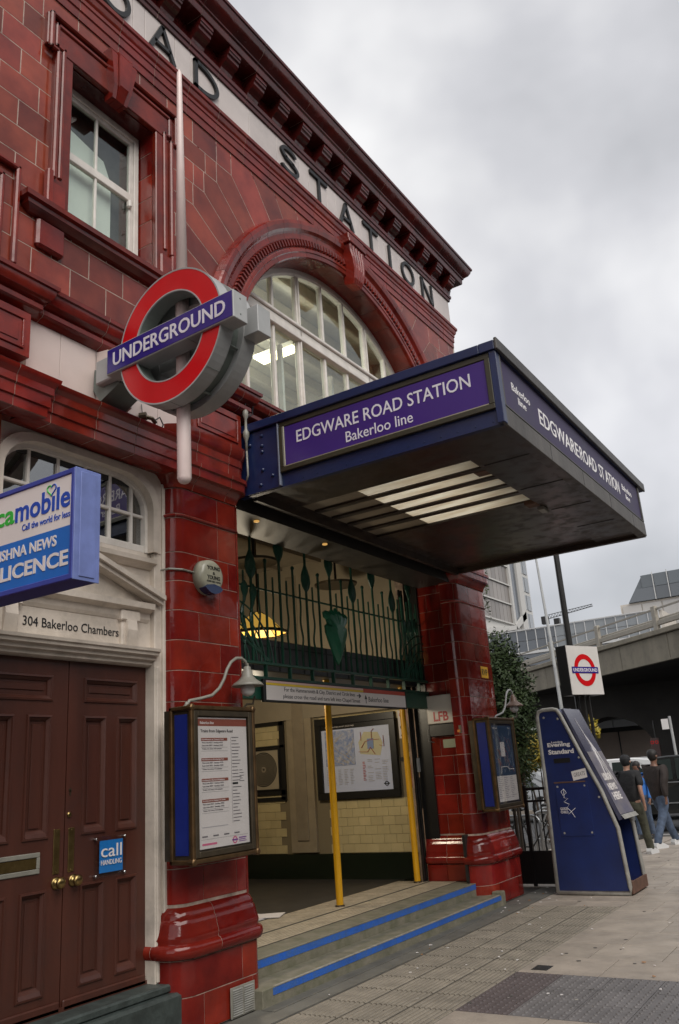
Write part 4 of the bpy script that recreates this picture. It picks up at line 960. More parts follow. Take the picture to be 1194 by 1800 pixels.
for k in range(14):
    b = B(); b.lathe([(.008, 0), (.006, -.004), (0, -.005)], (.45+k*.152, YA+.004, 4.205), 'y', 6); b.build('rivet', NAVY, cn)
# far side
b = B(); b.box(-.12, XO, YB, YB+.06, 4.17, 4.87); b.build('far_side_beam', NAVYD, cn)
b = B(); b.box(-.1, XO, YB-.10, YB+.24, 4.81, 4.88, .005); b.build('far_capping', GREYC, cn)
# underside
b = B(); b.box(1.92, XO-.081, YA+.062, YB-.002, 4.21, 4.26); b.build('outer_soffit', NAVYD, cn)
b = B(); b.box(.0, 1.919, YA+.062, 6.56, 4.238, 4.26); b.build('near_soffit', NAVYD, cn)
b = B(); b.box(.0, 1.919, 8.13, YB-.002, 4.238, 4.26); b.build('far_soffit', NAVYD, cn)
b = B(); b.box(1.93, 1.96, 6.42, 8.3, 4.29, 4.80); b.box(.0, 1.93, 6.39, 6.42, 4.29, 4.80); b.box(0, 1.93, 8.3, 8.33, 4.29, 4.80); b.build('lantern_lining', CBEIGE, cn); b = B(); b.box(-.05, .0, 5.9, YB, 4.15, 4.86); b.build('wall_beam', NAVYD, cn)
b = B(); b.box(.0, .66, 6.40, 8.3, 4.268, 4.285); b.build('beige_lining', CBEIGE, cn)
for i in range(5):
    y0 = 6.44+i*.37; b = B(); b.box(.665, 1.929, y0, y0+.365, 4.268, 4.276); b.build('roof_glass_panel', CANG, cn)
for i in range(4):
    y0 = 6.87+i*.315; b = B(); b.box(.02, 1.915, y0-.040, y0+.040, 4.244, 4.266, .004); b.build('glazing_beam', NAVYD, cn)
b = B(); b.box(1.76, 1.93, 6.9, 7.05, 4.24, 4.283, .01); b.build('rusty_bracket', RUST, cn); b = B(); b.box(1.80, 1.93, 8.1, 8.25, 4.20, 4.25, .01); b.build('rusty_bracket', RUST, cn)
b = B(); b.tube([(1.88, 6.5, 4.29), (1.88, 9.5, 4.29)], .014, 6); b.build('conduit', RUST, cn)
b = B(); b.box(1.88, 1.95, 8.28, 8.44, 4.17, 4.21, .006); b.build('junction_box', LGREYM, cn)

# roof glass lies open to the sky above the lantern; solid sheets elsewhere
b = B(); b.box(-.1, .25, YA+.07, YB-.01, 4.82, 4.84); b.box(1.97, XO-.09, YA+.07, YB-.01, 4.82, 4.84); b.box(.25, 1.97, YA+.07, 6.36, 4.82, 4.84); b.box(.25, 1.97, 8.33, YB-.01, 4.82, 4.84); b.build('roof_sheet', DARKM, cn)
for (x_, y_) in ((-.24, 6.19), (-.24, 7.39)):  # small glowing discs standing in for warm reflections on the dark header
    b = B(); b.lathe([(.028, 0), (.028, -.012), (.018, -.016), (0, -.016)], (x_, y_, 4.07), 'z', 14); b.build('reflection_disc', mat('warm lamp reflection', (.5, .3, .1), .4, emis=(1, .55, .15), estr=.30), cn)
# finial casting beside canopy
fn = thing('wall_cable_fitting', 'grey cable fitting with insulator knobs where the canopy meets the pilaster', 'cable fitting', (-.04, 5.76, 4.5))
b = B(); b.lathe([(.0, .0), (.012, .0), (.014, .1), (.03, .14), (.032, .18), (.014, .22), (.012, .32), (.026, .35), (.028, .40), (.014, .42), (.010, .45), (0, .46)], (.02, 5.745, 4.60), 'z', 12); b.tube([(.02, 5.745, 4.62), (.03, 5.74, 4.35), (.01, 5.74, 4.30)], .010, 6); b.build('insulator', LGREYM, fn, smooth=True)
b = B(); b.tube([(.02, 5.745, 5.04), (.05, 5.72, 5.14), (.03, 5.70, 5.22)], .005, 5); b.tube([(.0, 5.76, 4.95), (.02, 5.85, 5.0), (.0, 5.9, 5.15)], .005, 5); b.build('cable', BLK, fn)
# ================================================================ STEPS AND HALL
sp_ = thing('entrance_steps', 'two shallow concrete steps with bright blue painted edges into the station', 'steps', (0, 8, 0))
b = B(); b.box(-.2, .078, 5.62, 10.40, -.05, .13, .006); b.build('lower_step', CONC, sp_)
b = B(); b.box(-1.35, -.20, 5.70, 10.36, -.05, .27, .006); b.build('upper_step', CONC, sp_)
b = B(); b.box(.07, .0815, 5.75, 10.33, .072, .122); b.build('blue_stripe', BLUEP, sp_)
b = B(); b.box(-.21, -.1965, 5.70, 10.36, .205, .262); b.build('blue_stripe', BLUEP, sp_)
b = B(); b.box(.055, .0825, 5.78, 10.30, .1235, .1325, .002); b.build('nosing', NOSE, sp_)
b = B(); b.box(-.22, -.1955, 5.72, 10.34, .263, .2725, .002); b.build('nosing', mat('dull nosing', (.22, .21, .16), .55, noise=.4), sp_)
b = B(); b.box(-.04, .09, 10.33, 10.45, -.05, .165, .01); b.box(-.28, -.19, 10.33, 10.42, .1, .30, .01); b.build('step_end', CONC, sp_)
b = B(); b.box(.078, .20, 5.60, 10.5, -.05, .006); b.build('step_footing', CONCF, sp_)
b = B(); b.box(-.86, -.50, 5.72, 10.36, .262, .273); b.box(-1.36, -.90, 5.72, 10.36, .262, .273); b.build('groove_bed', RIBD, sp_)
rb = B()
for k in range(7): x_ = -.515-k*.05; rb.box(x_-.034, x_, 5.72, 10.36, .272, .277)
for k in range(9): x_ = -.915-k*.05; rb.box(x_-.034, x_, 5.72, 10.36, .272, .277)
rb.build('ribbed_inserts', RIB, sp_, kind='stuff')
hall = thing('entrance_hall', 'cream tiled entrance hall behind the yellow poles with dark skirting and pale ceiling', 'entrance hall', (-2.5, 8, .27))
b = B(); b.box(-4.5, -1.36, 4.6, 11.2, .1, .268); b.build('hall_floor', HFLOOR, hall)
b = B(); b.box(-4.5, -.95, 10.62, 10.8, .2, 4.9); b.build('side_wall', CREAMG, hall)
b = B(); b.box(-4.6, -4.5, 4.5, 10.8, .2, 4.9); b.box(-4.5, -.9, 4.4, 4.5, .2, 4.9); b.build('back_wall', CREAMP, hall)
b = B(); b.box(-4.5, -.2, 4.5, 10.8, 4.88, 4.94); b.build('hall_ceiling', mat('hall ceiling', (.26, .22, .16), .7, noise=.2), hall)
for k in range(5):
    x_ = -.9-k*.75; b = B(); b.box(x_-.03, x_+.03, 4.5, 10.7, 4.82, 4.88); b.build('ceiling_rib', mat('ceiling rib', (.22, .18, .13), .7), hall)
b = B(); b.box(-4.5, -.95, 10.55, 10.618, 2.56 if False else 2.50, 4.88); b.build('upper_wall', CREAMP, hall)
b = B(); b.box(-4.5, -.95, 10.57, 10.61, .268, .60); b.build('skirting', SKIRT, hall)
# cream tiles on the far side wall
tw, tz = .195, .117
q = B(); q.box(-tw/2+.0015, tw/2-.0015, -.012, 0, -tz/2+.0015, tz/2-.0015, .003); q.V = [(x, -y-.012, z) for x, y, z in q.V]; q.F = [f[::-1] for f in q.F]
CTM = mesh('tile', q.V, q.F, CREAM)
def cream(x0, x1, z0, z1, y=10.618):
    k = int((z0-.605)/tz+.5)
    while .605+(k+1)*tz <= z1+.001:
        zc = .605+(k+.5)*tz; off = (k % 2)*tw/2; i = math.ceil((x0-off)/tw)
        while off+(i+1)*tw <= x1+.001:
            link('tile', CTM, hall, (off+(i+.5)*tw, y-.0, zc)); i += 1
        k += 1
cream(-2.62, -.95, .605, 1.31); cream(-4.4, -3.22, .605, 2.50); cream(-2.75, -.9, 2.46 if False else 2.31, 2.5); cream(-1.2, -.9, 1.3, 2.42)
# recessed panel strip (pilaster strip in the wall)
b = B(); b.box(-3.20, -2.75, 10.56, 10.62, .62, 4.85, .004); b.build('wall_strip', mat('wall strip plaster', (.34, .28, .19), .5, noise=.2), hall)
b = B(); b.box(-3.08, -2.87, 10.54, 10.562, .78, 4.7, .008); b.build('strip_panel', mat('strip panel plaster', (.28, .23, .16), .5, noise=.2), hall)
def framed(name, label, cat, x0, x1, z0, z1, w_, y=10.60, fm=BLK, face=PAPER, dep=.05):
    t_ = thing(name, label, cat, ((x0+x1)/2, y, z0))
    b = B(); b.box(x0-w_, x1+w_, y-dep, y, z1, z1+w_, .004); b.box(x0-w_, x1+w_, y-dep, y, z0-w_, z0, .004); b.box(x0-w_, x0, y-dep, y, z0, z1, .004); b.box(x1, x1+w_, y-dep, y, z0, z1, .004); b.build('frame', fm, t_)
    b = B(); b.box(x0, x1, y-.015, y-.008, z0, z1); b.build('print_sheet', face, t_); return t_
mpb = framed('street_map_frame', 'large dark framed area map with bus map, on the cream hall wall', 'map', -2.58, -1.42, 1.42, 2.36, .10, fm=BLK, face=mat('pale blue map sheet', (.56, .62, .82), .45))
b = B(); b.box(-2.58, -1.42, 10.575, 10.583, 2.29, 2.36); b.build('map_heading', BLK, mpb)
text(mpb, 'lettering', 'Continuing your journey', (-2.5, 10.573, 2.31), XR, ZU, h=.03, w=.5, m=PAPER, depth=.001)
b = B(); b.box(-2.52, -2.02, 10.576, 10.584, 1.78, 2.27); b.build('street_map', mat('street map', (.16, .24, .50), .5, noise=.9, nscale=22, col2=(.50, .52, .60)), mpb)
b = B()
for i in range(15):
    a = -2.5+random.random()*.45; c = 1.82+random.random()*.42; d_ = random.choice((-1, 1)); l_ = random.uniform(.08, .2)
    x2, z2 = max(-2.51, min(-2.03, a+l_)), max(1.79, min(2.26, c+d_*l_*random.uniform(.3, 1.2)))
    b.tube([(a, 10.574, c), (x2, 10.574, z2)], .003, 4)
b.build('map_streets', mat('map street print', (.5, .42, .28), .5), mpb)
b = B(); b.box(-1.80, -1.70, 10.576, 10.584, 1.98, 2.12); b.build('bus_map_centre', mat('bus map blue', (.20, .28, .50), .5), mpb)
b = B(); b.prism([(-1.93, 1.92), (-1.6, 1.88), (-1.55, 2.05), (-1.62, 2.2), (-1.85, 2.22), (-1.95, 2.08)], 'y', 10.5835, 10.5845); b.build('bus_map_field', mat('bus map yellow', (.55, .52, .35), .5), mpb)
b = B()
for P in ([(-1.9, 2.0), (-1.84, 2.08), (-1.76, 2.1), (-1.6, 2.1)], [(-1.95, 1.95), (-1.8, 1.94), (-1.75, 2.0)], [(-1.75, 2.0), (-1.68, 1.9)], [(-1.72, 2.1), (-1.72, 2.22), (-1.68, 2.25)], [(-1.6, 2.02), (-1.53, 2.0), (-1.53, 2.15)], [(-1.9, 2.1), (-1.9, 2.22)]):
    b.tube([(p[0], 10.5735, p[1]) for p in P], .004, 4)
b.build('bus_routes', mat('route print', (.42, .10, .07), .5), mpb)
b = B()
for c_ in range(5):
    for k in range(10): b.box(-2.52+c_*.10, -2.52+c_*.10+random.uniform(.04, .07), 10.576, 10.580, 1.72-k*.022, 1.724-k*.022)
for c_ in range(3):
    for k in range(14):
        if random.random() < .8: b.box(-1.82+c_*.12, -1.82+c_*.12+random.uniform(.06, .10), 10.576, 10.580, 1.83-k*.022, 1.835-k*.022)
b.build('index_print', LGREYP, mpb, kind='stuff')
b = B()
for k in range(12): b.box(-1.90, -1.90+random.uniform(.02, .05), 10.576, 10.580, 1.80-k*.022, 1.808-k*.022)
b.build('red_index_print', mat('red print', (.45, .06, .05), .5), mpb, kind='stuff')
b = B(); b.lathe([(.022, 0), (.033, 0)], (-1.53, 10.579, 1.50), 'y', 18); b.box(-1.575, -1.485, 10.575, 10.579, 1.495, 1.507); b.build('small_roundel', BLK, mpb)
lab = framed('labyrinth_plaque', 'square cream enamel plaque with a black circular labyrinth, left part of the cream hall wall', 'plaque', -3.98, -3.38, 1.52, 2.09, .02, fm=BLK, face=mat('plaque cream', (.42, .36, .26), .3))
b = B()
for k in range(9): b.lathe([(.045+k*.024, 0), (.061+k*.024, 0)], (-3.68, 10.584-.0005*k, 1.81), 'y', 40)
b.lathe([(0, 0), (.022, 0)], (-3.68, 10.584, 1.81), 'y', 16)
b.build('labyrinth', BLK, lab)
nb = B()
for (x0, x1, z0, z1) in ((-4.3, -3.28, 1.43, 1.50), (-4.3, -3.28, 2.115, 2.15), (-3.36, -3.27, 1.36, 2.52), (-4.3, -3.28, 2.44, 2.52), (-4.3, -3.28, 1.34, 1.40)): nb.box(x0, x1, 10.58, 10.60, z0, z1)
nb.build('dark_border_tiles', BLK, hall)
b = B(); b.box(-1.3, -.95, 10.585, 10.60, 1.78, 1.83); b.build('dark_band', BLK, hall)
def notice(name, label, x0, x1, z0, z1, cols, cat='notice', y=10.585):
    t_ = thing(name, label, cat, ((x0+x1)/2, y, z0)); n_ = len(cols)
    for i, (c_, f0, f1) in enumerate(cols):
        b = B(); b.box(x0, x1, y-.006, y, z0+(z1-z0)*f0, z0+(z1-z0)*f1); b.build('notice_panel', c_, t_)
    return t_
NR_ = mat('notice red', (.42, .025, .02), .4); NB_ = mat('notice blue', (.03, .07, .20), .4)
t_ = notice('no_smoking_notice', 'narrow white notice with prohibition circles left of the red and black sign', -1.27, -1.16, 2.08, 2.46, [(PAPER, 0, 1)])
b = B(); b.lathe([(.022, 0), (.032, 0)], (-1.215, 10.577, 2.40), 'y', 16); b.build('red_circle', NR_, t_); b = B(); b.lathe([(.018, 0), (.03, 0)], (-1.215, 10.577, 2.23), 'y', 16); b.box(-1.24, -1.19, 10.574, 10.577, 2.11, 2.13); b.build('black_circle', BLK, t_)
notice('red_black_notice', 'red over black notice behind the far yellow pole', -1.15, -.98, 2.16, 2.46, [(NR_, .5, 1), (BLK, 0, .5)])
notice('blue_white_notice', 'white notice with dark blue lower half behind the far yellow pole', -1.13, -.97, 1.84, 2.15, [(PAPER, .5, 1), (NB_, 0, .5)])
t_ = notice('fire_call_sign', 'red fire call point sign with a white hand, low beside the map frame', -1.19, -.95, 1.44, 1.72, [(NR_, 0, 1)])
b = B(); b.box(-1.12, -1.05, 10.573, 10.578, 1.52, 1.60, .01); b.box(-1.11, -1.10, 10.573, 10.578, 1.60, 1.66); b.box(-1.12, -1.02, 10.573, 10.578, 1.46, 1.475); b.build('hand_symbol', PAPER, t_)
b = B(); b.box(-1.00, -.93, 10.5, 10.61, 1.16, 1.55); b.build('dark_cabinet', BLK, hall)
sg = thing('folded_gate', 'dark folded steel gate standing against the far jamb', 'gate', (-.93, 10.35, .27))
for k in range(2):
    b = B(); b.box(-.955, -.93, 10.30+k*.07, 10.34+k*.07, .27, 4.1, .004); b.build('gate_bar', BLK, sg)
b = B(); b.box(-.928, -.905, 10.36, 10.424, 1.62, 1.80, .004); b.build('gate_handle', SGREY, sg)
# shutter housing
sh = thing('shutter_box', 'long grey steel shutter housing inside the entrance behind the green grille', 'shutter box', (-1.0, 8, 2.75))
b = B(); b.box(-1.35, -.85, 5.72, 10.44, 2.74, 3.08, .01); b.build('housing', mat('grey housing', (.085, .085, .09), .45, noise=.3), sh)
b = B()
for k in range(10): b.box(-.849, -.843, 5.9+k*.46, 5.92+k*.46, 2.75, 3.07)
b.box(-.85, -.84, 5.72, 10.44, 3.0, 3.012); b.build('housing_seam', mat('seam dark', (.03, .03, .032), .5), sh)
# yellow poles
for i, y_ in enumerate((8.40, 10.50)):
    yp = thing('yellow_pole', ['bright yellow handrail pole in the middle of the entrance', 'bright yellow handrail pole beside the far jamb, before the notices'][i], 'pole', (-1.0, y_ if i == 0 else 10.235, .277), 'yellow poles in the entrance')
    y_ = y_ if i == 0 else 10.235
    b = B(); b.tube([(-1.0, y_, .277), (-1.0, y_, 2.75)], .040, 16, False); b.build('pole_shaft', YEL, yp, smooth=True)
    b = B(); b.lathe([(.055, 0), (.052, .012), (.041, .018)], (-1.0, y_, .277), 'z', 16); b.build('base_ring', BRONZED, yp)
# pendants and lamps in the hall
for i, (x_, y_, lb_) in enumerate(((-1.75, 8.05, 'dark round dish pendant hanging behind the left part of the green grille'), (-1.75, 9.95, 'dark round dish pendant hanging behind the middle of the green grille'))):
    pd_ = thing('pendant_dish', lb_, 'pendant', (x_, y_, 4.3), 'dark dish pendants in the hall')
    b = B(); b.lathe([(0, 0), (.30, -.0), (.31, .03), (.10, .07), (0, .08)], (x_, y_, 4.25), 'z', 24); b.build('dish', BRONZED, pd_)
    b = B(); b.tube([(x_, y_, 4.3), (x_, y_, 4.88)], .02, 6); b.build('rod', BLK, pd_)
yl = thing('stained_glass_lamp', 'conical lamp with glowing yellow glass shade behind the left end of the grille', 'lamp', (-2.0, 8.42, 3.45))
b = B(); b.lathe([(.36, 0), (.16, .20), (.05, .27), (0, .28)], (-2, 8.42, 3.44), 'z', 8); b.build('glass_shade', mat('amber glass', (.6, .38, .08), .4, emis=(1, .58, .10), estr=.22), yl)
b = B(); b.lathe([(.40, -.02), (.37, .02), (.36, -.02), (.40, -.02)], (-2, 8.42, 3.44), 'z', 16); b.tube([(-2, 8.42, 3.7), (-2, 8.42, 4.88)], .012, 6)
for k in range(8): a = PI/4*k; b.tube([(-2+.36*math.cos(a), 8.42+.36*math.sin(a), 3.445), (-2+.05*math.cos(a), 8.42+.05*math.sin(a), 3.715)], .008, 4)
b.build('shade_frame', BRONZED, yl)
for (x_, y_, z_, e_, c_) in ((-2.1, 8.2, 2.75, 44, (1, .86, .64)), (-2.0, 8.42, 3.36, 1.5, (1, .66, .3))):
    l_ = bpy.data.lights.new('hall_lamp', 'POINT'); l_.energy = e_; l_.color = c_; l_.shadow_soft_size = .25; lo = bpy.data.objects.new('hall_lamp_light', l_); COL.objects.link(lo); lo.location = (x_, y_, z_)
l_ = bpy.data.lights.new('upper_room_lamp', 'POINT'); l_.energy = 72; l_.color = (1, .93, .80); l_.shadow_soft_size = .4; lo = bpy.data.objects.new('upper_room_light', l_); COL.objects.link(lo); lo.location = (-2.2, 8.0, 7.2)
# newspaper on the floor
nw = thing('newspaper', 'crumpled newspaper lying on the hall floor beside the near pilaster', 'newspaper', (-1.6, 7.6, .27))
b = B(); b.prism([(-1.75, 7.45), (-1.45, 7.40), (-1.35, 7.72), (-1.68, 7.80)], 'z', .272, .284); b.prism([(-1.5, 7.5), (-1.25, 7.62), (-1.38, 7.9), (-1.6, 7.75)], 'z', .285, .290); b.build('sheet', PAPER, nw)
b = B(); b.prism([(-1.70, 7.48), (-1.50, 7.46), (-1.46, 7.66), (-1.66, 7.70)], 'z', .2845, .2855); b.build('printed_picture', mat('paper blue print', (.12, .25, .4), .6), nw)
# ================================================================ GREEN GRILLE
gx = -.70
gr = thing('entrance_grille', 'dark green wrought iron overhead grille with leaf finials and a central shield', 'grille', (gx, 8.2, 2.64))
def G(name, fn, m=GREEN, smooth=False): b = B(); fn(b); return b.build(name, m, gr, smooth)
def spade(b, y, z, w_, h_, x=gx, up=True, t_=.018):
    pr = [(0, -.5), (.10, -.48), (.38, -.33), (.5, -.16), (.46, .02), (.28, .2), (.10, .36), (.04, .5)]
    P = [(y+p[0]*w_, z+(p[1] if up else -p[1])*h_) for p in pr]+[(y-p[0]*w_, z+(p[1] if up else -p[1])*h_) for p in pr[::-1] if p[0] > 0]
    V = [(x+.004, p[0], p[1]) for p in P]; Q = [(x+t_, y+(p[0]-y)*.45, z+(p[1]-z)*.6) for p in P]; V += Q+[(x-.004, p[0], p[1]) for p in P]+[(x-t_, y+(p[0]-y)*.45, z+(p[1]-z)*.6) for p in P]
    n = len(P); F = [(i, (i+1) % n, n+(i+1) % n, n+i) for i in range(n)]+[tuple(range(n, 2*n))]+[(2*n+(i+1) % n, 2*n+i, 3*n+i, 3*n+(i+1) % n) for i in range(n)]+[tuple(range(4*n-1, 3*n-1, -1))]+[(i, 2*n+i, 2*n+(i+1) % n, (i+1) % n) for i in range(n)]
    b.add(V, F)
mains = [5.649+.4997*k for k in range(10)]  # first two stand behind the near pilaster
for k, y_ in enumerate(mains):
    k -= 2
    if k == -2: continue
    if k == 3:
        G('upright_bar', lambda b: b.tube([(gx, y_, 2.787), (gx, y_, 3.891)], .016, 6))
    else: G('upright_bar', lambda b: b.tube([(gx, y_, 2.787), (gx, y_, 4.33)], .016, 6))
    if k % 2 == 0: G('leaf_finial', lambda b: spade(b, y_, 3.826, .18, .37, up=True))
    else: G('leaf_finial', lambda b: spade(b, y_, 4.02, .18, .32, up=False))
def wavy(y, z0, z1, ph, am=.022, n=22):
    P = []
    for i in range(n+1):
        z = z0+(z1-z0)*i/n; u = (z-z0)
        f = math.sin(u*15+ph)*am*max(0, 1-abs(u-.35)/.42) if u < .8 else 0
        P.append((gx, y+f, z))
    return P
for k in range(-1, 8):
    y_ = mains[k+2]
    if k > 0 or True:
        for j, f in enumerate((.25, .5, .75)):
            yy = y_+.4997*f
            if k == 2 and f == .75: continue
            if j == 1:
                if k == 7: continue
                G('straight_bar', lambda b: (b.tube([(gx, yy, 2.787), (gx, yy, 3.87)], .015, 6), b.lathe([(0, .03), (.018, .018), (.022, 0), (.016, -.018), (.012, -.02)], (gx, yy, 3.88), 'z', 8)))
            else:
                G('wavy_bar', lambda b: b.tube(wavy(yy, 2.787, 3.718, 0 if j == 0 else PI), .0115, 5))
for yy in (9.80, 9.93, 10.06, 10.19, 10.32): G('wavy_bar', lambda b: b.tube(wavy(yy, 2.787, 3.85, 0), .0115, 5))
G('mid_rail', lambda b: b.tube([(gx-.02, 5.76, 3.567), (gx-.02, 10.44, 3.567)], .012, 6))
G('lower_rail', lambda b: b.box(gx-.025, gx+.025, 5.76, 10.44, 2.771, 2.80, .004))
G('base_rail', lambda b: b.box(gx-.025, gx+.025, 5.76, 10.44, 2.62, 2.652, .004))
for k in range(11): G('baluster', lambda b: b.box(gx-.02, gx+.02, 6.0+k*.42-.009, 6.0+k*.42+.009, 2.652, 2.771))
G('green_beam', lambda b: b.box(gx-.05, gx+.03, 5.76, 10.44, 2.42, 2.618, .006))
for sgn, yc in ((1, 6.28), (-1, 10.36)):
    for i, (dy, zt) in enumerate(((.11, 3.48), (.26, 3.458), (.40, 3.437))):
        yt = yc+sgn*dy
        G('tulip_leaf', lambda b: spade(b, yt, zt+.05, .115, .22, up=False))
        P = []
        ye = yc+sgn*(.67-.04*i)
        for q_ in range(13):
            t_ = q_/12; P.append((gx, (1-t_)**3*yt+3*(1-t_)**2*t_*(yt-sgn*(.17-.02*i))+3*(1-t_)*t_*t_*(yt-sgn*.02)+t_**3*ye, zt-.04+(2.81-zt+.04)*t_))
        G('curved_stem', lambda b: b.tube(P, .014, 6))
    for i in range(5):
        r0 = .16+.085*i; P = [(gx+.004*i, yc-sgn*.06+sgn*r0*math.sin(a*PI/16)*1.45, 2.787+r0*1.25*math.cos(a*PI/16)) for a in range(9)]
        G('fan_bar', lambda b: b.tube(P, .009, 5))
shp = [(8.191, 2.857), (8.121, 2.949), (8.034, 3.09), (7.969, 3.22), (7.959, 3.296), (8.013, 3.328), (7.996, 3.372), (7.948, 3.393), (7.932, 3.447), (7.98, 3.475), (8.056, 3.469), (8.11, 3.502), (8.153, 3.485), (8.191, 3.529)]
shp = shp+[(2*8.191-p[0], p[1]) for p in shp[-2:0:-1]]
def shf(b):
    n = len(shp); c = (8.191, 3.22); V = [(gx+.03, *p) for p in shp]+[(gx+.065, c[0]+(p[0]-c[0])*.72, c[1]+(p[1]-c[1])*.8) for p in shp]+[(gx+.085, c[0]+(p[0]-c[0])*.3, c[1]+(p[1]-c[1])*.35) for p in shp]+[(gx+.01, *p) for p in shp]
    F = []
    for i in range(n):
        j = (i+1) % n; F += [(i, n+i, n+j, j), (n+i, 2*n+i, 2*n+j, n+j), (3*n+i, i, j, 3*n+j)]
    F += [tuple(range(2*n, 3*n))[::-1], tuple(range(3*n, 4*n))]; b.add(V, F)
G('shield', shf, GREENL)
# direction sign
ds = thing('direction_sign', 'long white direction sign with yellow and red top strips under the green grille', 'sign', (-.64, 8.2, 2.40))
b = B(); b.box(-0.66, -0.625, 6.7, 9.671, 2.393, 2.62, .004); b.build('sign_frame', BLK, ds)
b = B(); b.box(-0.6245, -0.622, 6.738, 9.639, 2.414, 2.559); b.build('white_panel', PAPER, ds)
b = B(); b.box(-0.6245, -0.622, 6.738, 8.609, 2.585, 2.606); b.build('pink_strip', mat('pale pink strip', (.62, .42, .40), .5), ds)
b = B(); b.box(-0.6245, -0.622, 6.738, 8.609, 2.561, 2.584); b.build('yellow_strip', mat('yellow strip', (.70, .50, .03), .5), ds)
b = B(); b.box(-0.6245, -0.622, 8.611, 9.639, 2.561, 2.606); b.build('red_strip', mat('red strip', (.45, .06, .03), .5), ds)
X2 = -.6215
text(ds, 'lettering', 'For the Hammersmith & City, District and Circle lines', (X2, 7.037, 2.494), YR, ZU, h=0.0542, w=1.377, m=TXTK, depth=.001)
text(ds, 'lettering', 'please cross the road and turn left into Chapel Street', (X2, 7.015, 2.426), YR, ZU, h=0.0542, w=1.507, m=TXTK, depth=.001)
text(ds, 'lettering', 'Bakerloo line', (X2, 8.717, 2.458), YR, ZU, h=0.0564, w=0.477, m=TXTK, depth=.001)
def arrow(b, y, z, L_, dirv):
    if dirv == 'U': P = [(y-.006, z), (y+.006, z), (y+.006, z+L_*.55), (y+.026, z+L_*.45), (y+.026, z+L_*.6), (y, z+L_), (y-.026, z+L_*.6), (y-.026, z+L_*.45), (y-.006, z+L_*.55)]
    else: P = [(y, z-.005), (y+L_*.55, z-.005), (y+L_*.4, z-.024), (y+L_*.6, z-.024), (y+L_, z), (y+L_*.6, z+.024), (y+L_*.4, z+.024), (y+L_*.55, z+.005), (y, z+.005)]
    b.prism(P, 'x', X2-.0005, X2+.001)
b = B(); arrow(b, 8.457, 2.517, .098, 'R'); b.build('arrow', TXTK, ds); b = B(); arrow(b, 8.657, 2.436, .098, 'U'); b.build('arrow', TXTK, ds)
# ================================================================ jamb fittings
b = B(); b.box(-.925, -.72, 10.425, 10.446, .272, 4.3); b.build('dark_channel', BLK, st)
lf = thing('fire_brigade_box', 'white metal box with red lettering over a black cable box on the far jamb', 'box', (-.48, 10.40, 2.2))
b = B(); b.box(-.69, -.285, 10.34, 10.45, 2.215, 2.585, .008); b.build('white_box', mat('white box paint', (.62, .58, .52), .4, noise=.1), lf)
text(lf, 'lettering', 'LFB', (-.595, 10.339, 2.245), XR, ZU, h=.125, w=.22, m=mat('red lettering', (.42, .03, .03), .4), depth=.001, bold=.03)
b = B(); b.box(-.69, -.30, 10.36, 10.45, 2.05, 2.212, .01); b.tube([(-.7, 10.35, 2.15), (-.70, 10.34, 2.0), (-.62, 10.34, 1.98)], .008, 6); b.build('cable_box', BLK, lf)
b = B(); b.box(-.275, -.19, 10.30, 10.40, 2.06, 2.17, .006); b.build('small_box', mat('olive box', (.12, .11, .07), .4), lf)
b = B(); b.box(-.25, -.21, 10.294, 10.302, 2.08, 2.11); b.build('orange_label', mat('orange label', (.6, .2, .02), .4), lf)
t_ = thing('small_notice_plate', 'small pale green plate under the black cable box on the far jamb', 'plate', (-.42, 10.44, 1.9))
b = B(); b.box(-.54, -.30, 10.438, 10.447, 1.90, 2.01, .002); b.build('plate_face', mat('pale green plate', (.30, .33, .22), .4), t_)
rv = thing('rvp_sticker', 'small yellow RVP sticker on the far pilaster', 'sticker', (-.078, 11.02, 2.83))
b = B(); b.box(-.0785, -.075, 10.90, 11.14, 2.80, 2.955); b.build('yellow_ground', mat('sticker yellow', (.75, .42, .02), .4), rv)
text(rv, 'lettering', 'RVP', (-.0748, 10.925, 2.835), YR, ZU, h=.085, w=.19, m=BLK, depth=.001, bold=.02)
al = thing('alarm_box', 'round dull silver alarm bell box on the near pilaster', 'alarm box', (-.07, 5.20, 3.32))
b = B(); b.lathe([(0, .10), (.10, .10), (.128, .092), (.142, .075), (.148, .05), (.15, .0), (.15, -.0)], (-.08, 5.235, 3.315), 'x', 32); b.build('bell_cover', ALARM, al, smooth=True)
b = B(); b.prism([(5.235+.152*math.cos(a), 3.315+.152*math.sin(a)) for a in [math.radians(q_) for q_ in range(225, 316, 10)]]+[(5.32, 3.23), (5.235, 3.245), (5.15, 3.23)], 'x', -.05, .028); b.build('blue_strobe', mat('strobe dark blue', (.02, .035, .09), .15), al)
text(al, 'lettering', 'YOUNG', (.0212, 5.155, 3.365), YR, ZU, h=.034, w=.16, m=BLK, depth=.001, bold=.03)
text(al, 'lettering', '&', (.0212, 5.225, 3.325), YR, ZU, h=.026, w=.03, m=BLK, depth=.001, bold=.02)
text(al, 'lettering', 'YOUNG', (.0212, 5.155, 3.283), YR, ZU, h=.034, w=.16, m=BLK, depth=.001, bold=.03)
text(al, 'lettering', '0208 803 9090', (.0212, 5.15, 3.257), YR, ZU, h=.016, w=.17, m=BLK, depth=.001, bold=.01)
b = B(); b.tube([(-.07, 5.09, 3.34), (-.075, 4.96, 3.345), (-.13, 4.862, 3.345), (-.25, 4.862, 3.35)], .009, 6); b.build('cable', LGREYM, al)
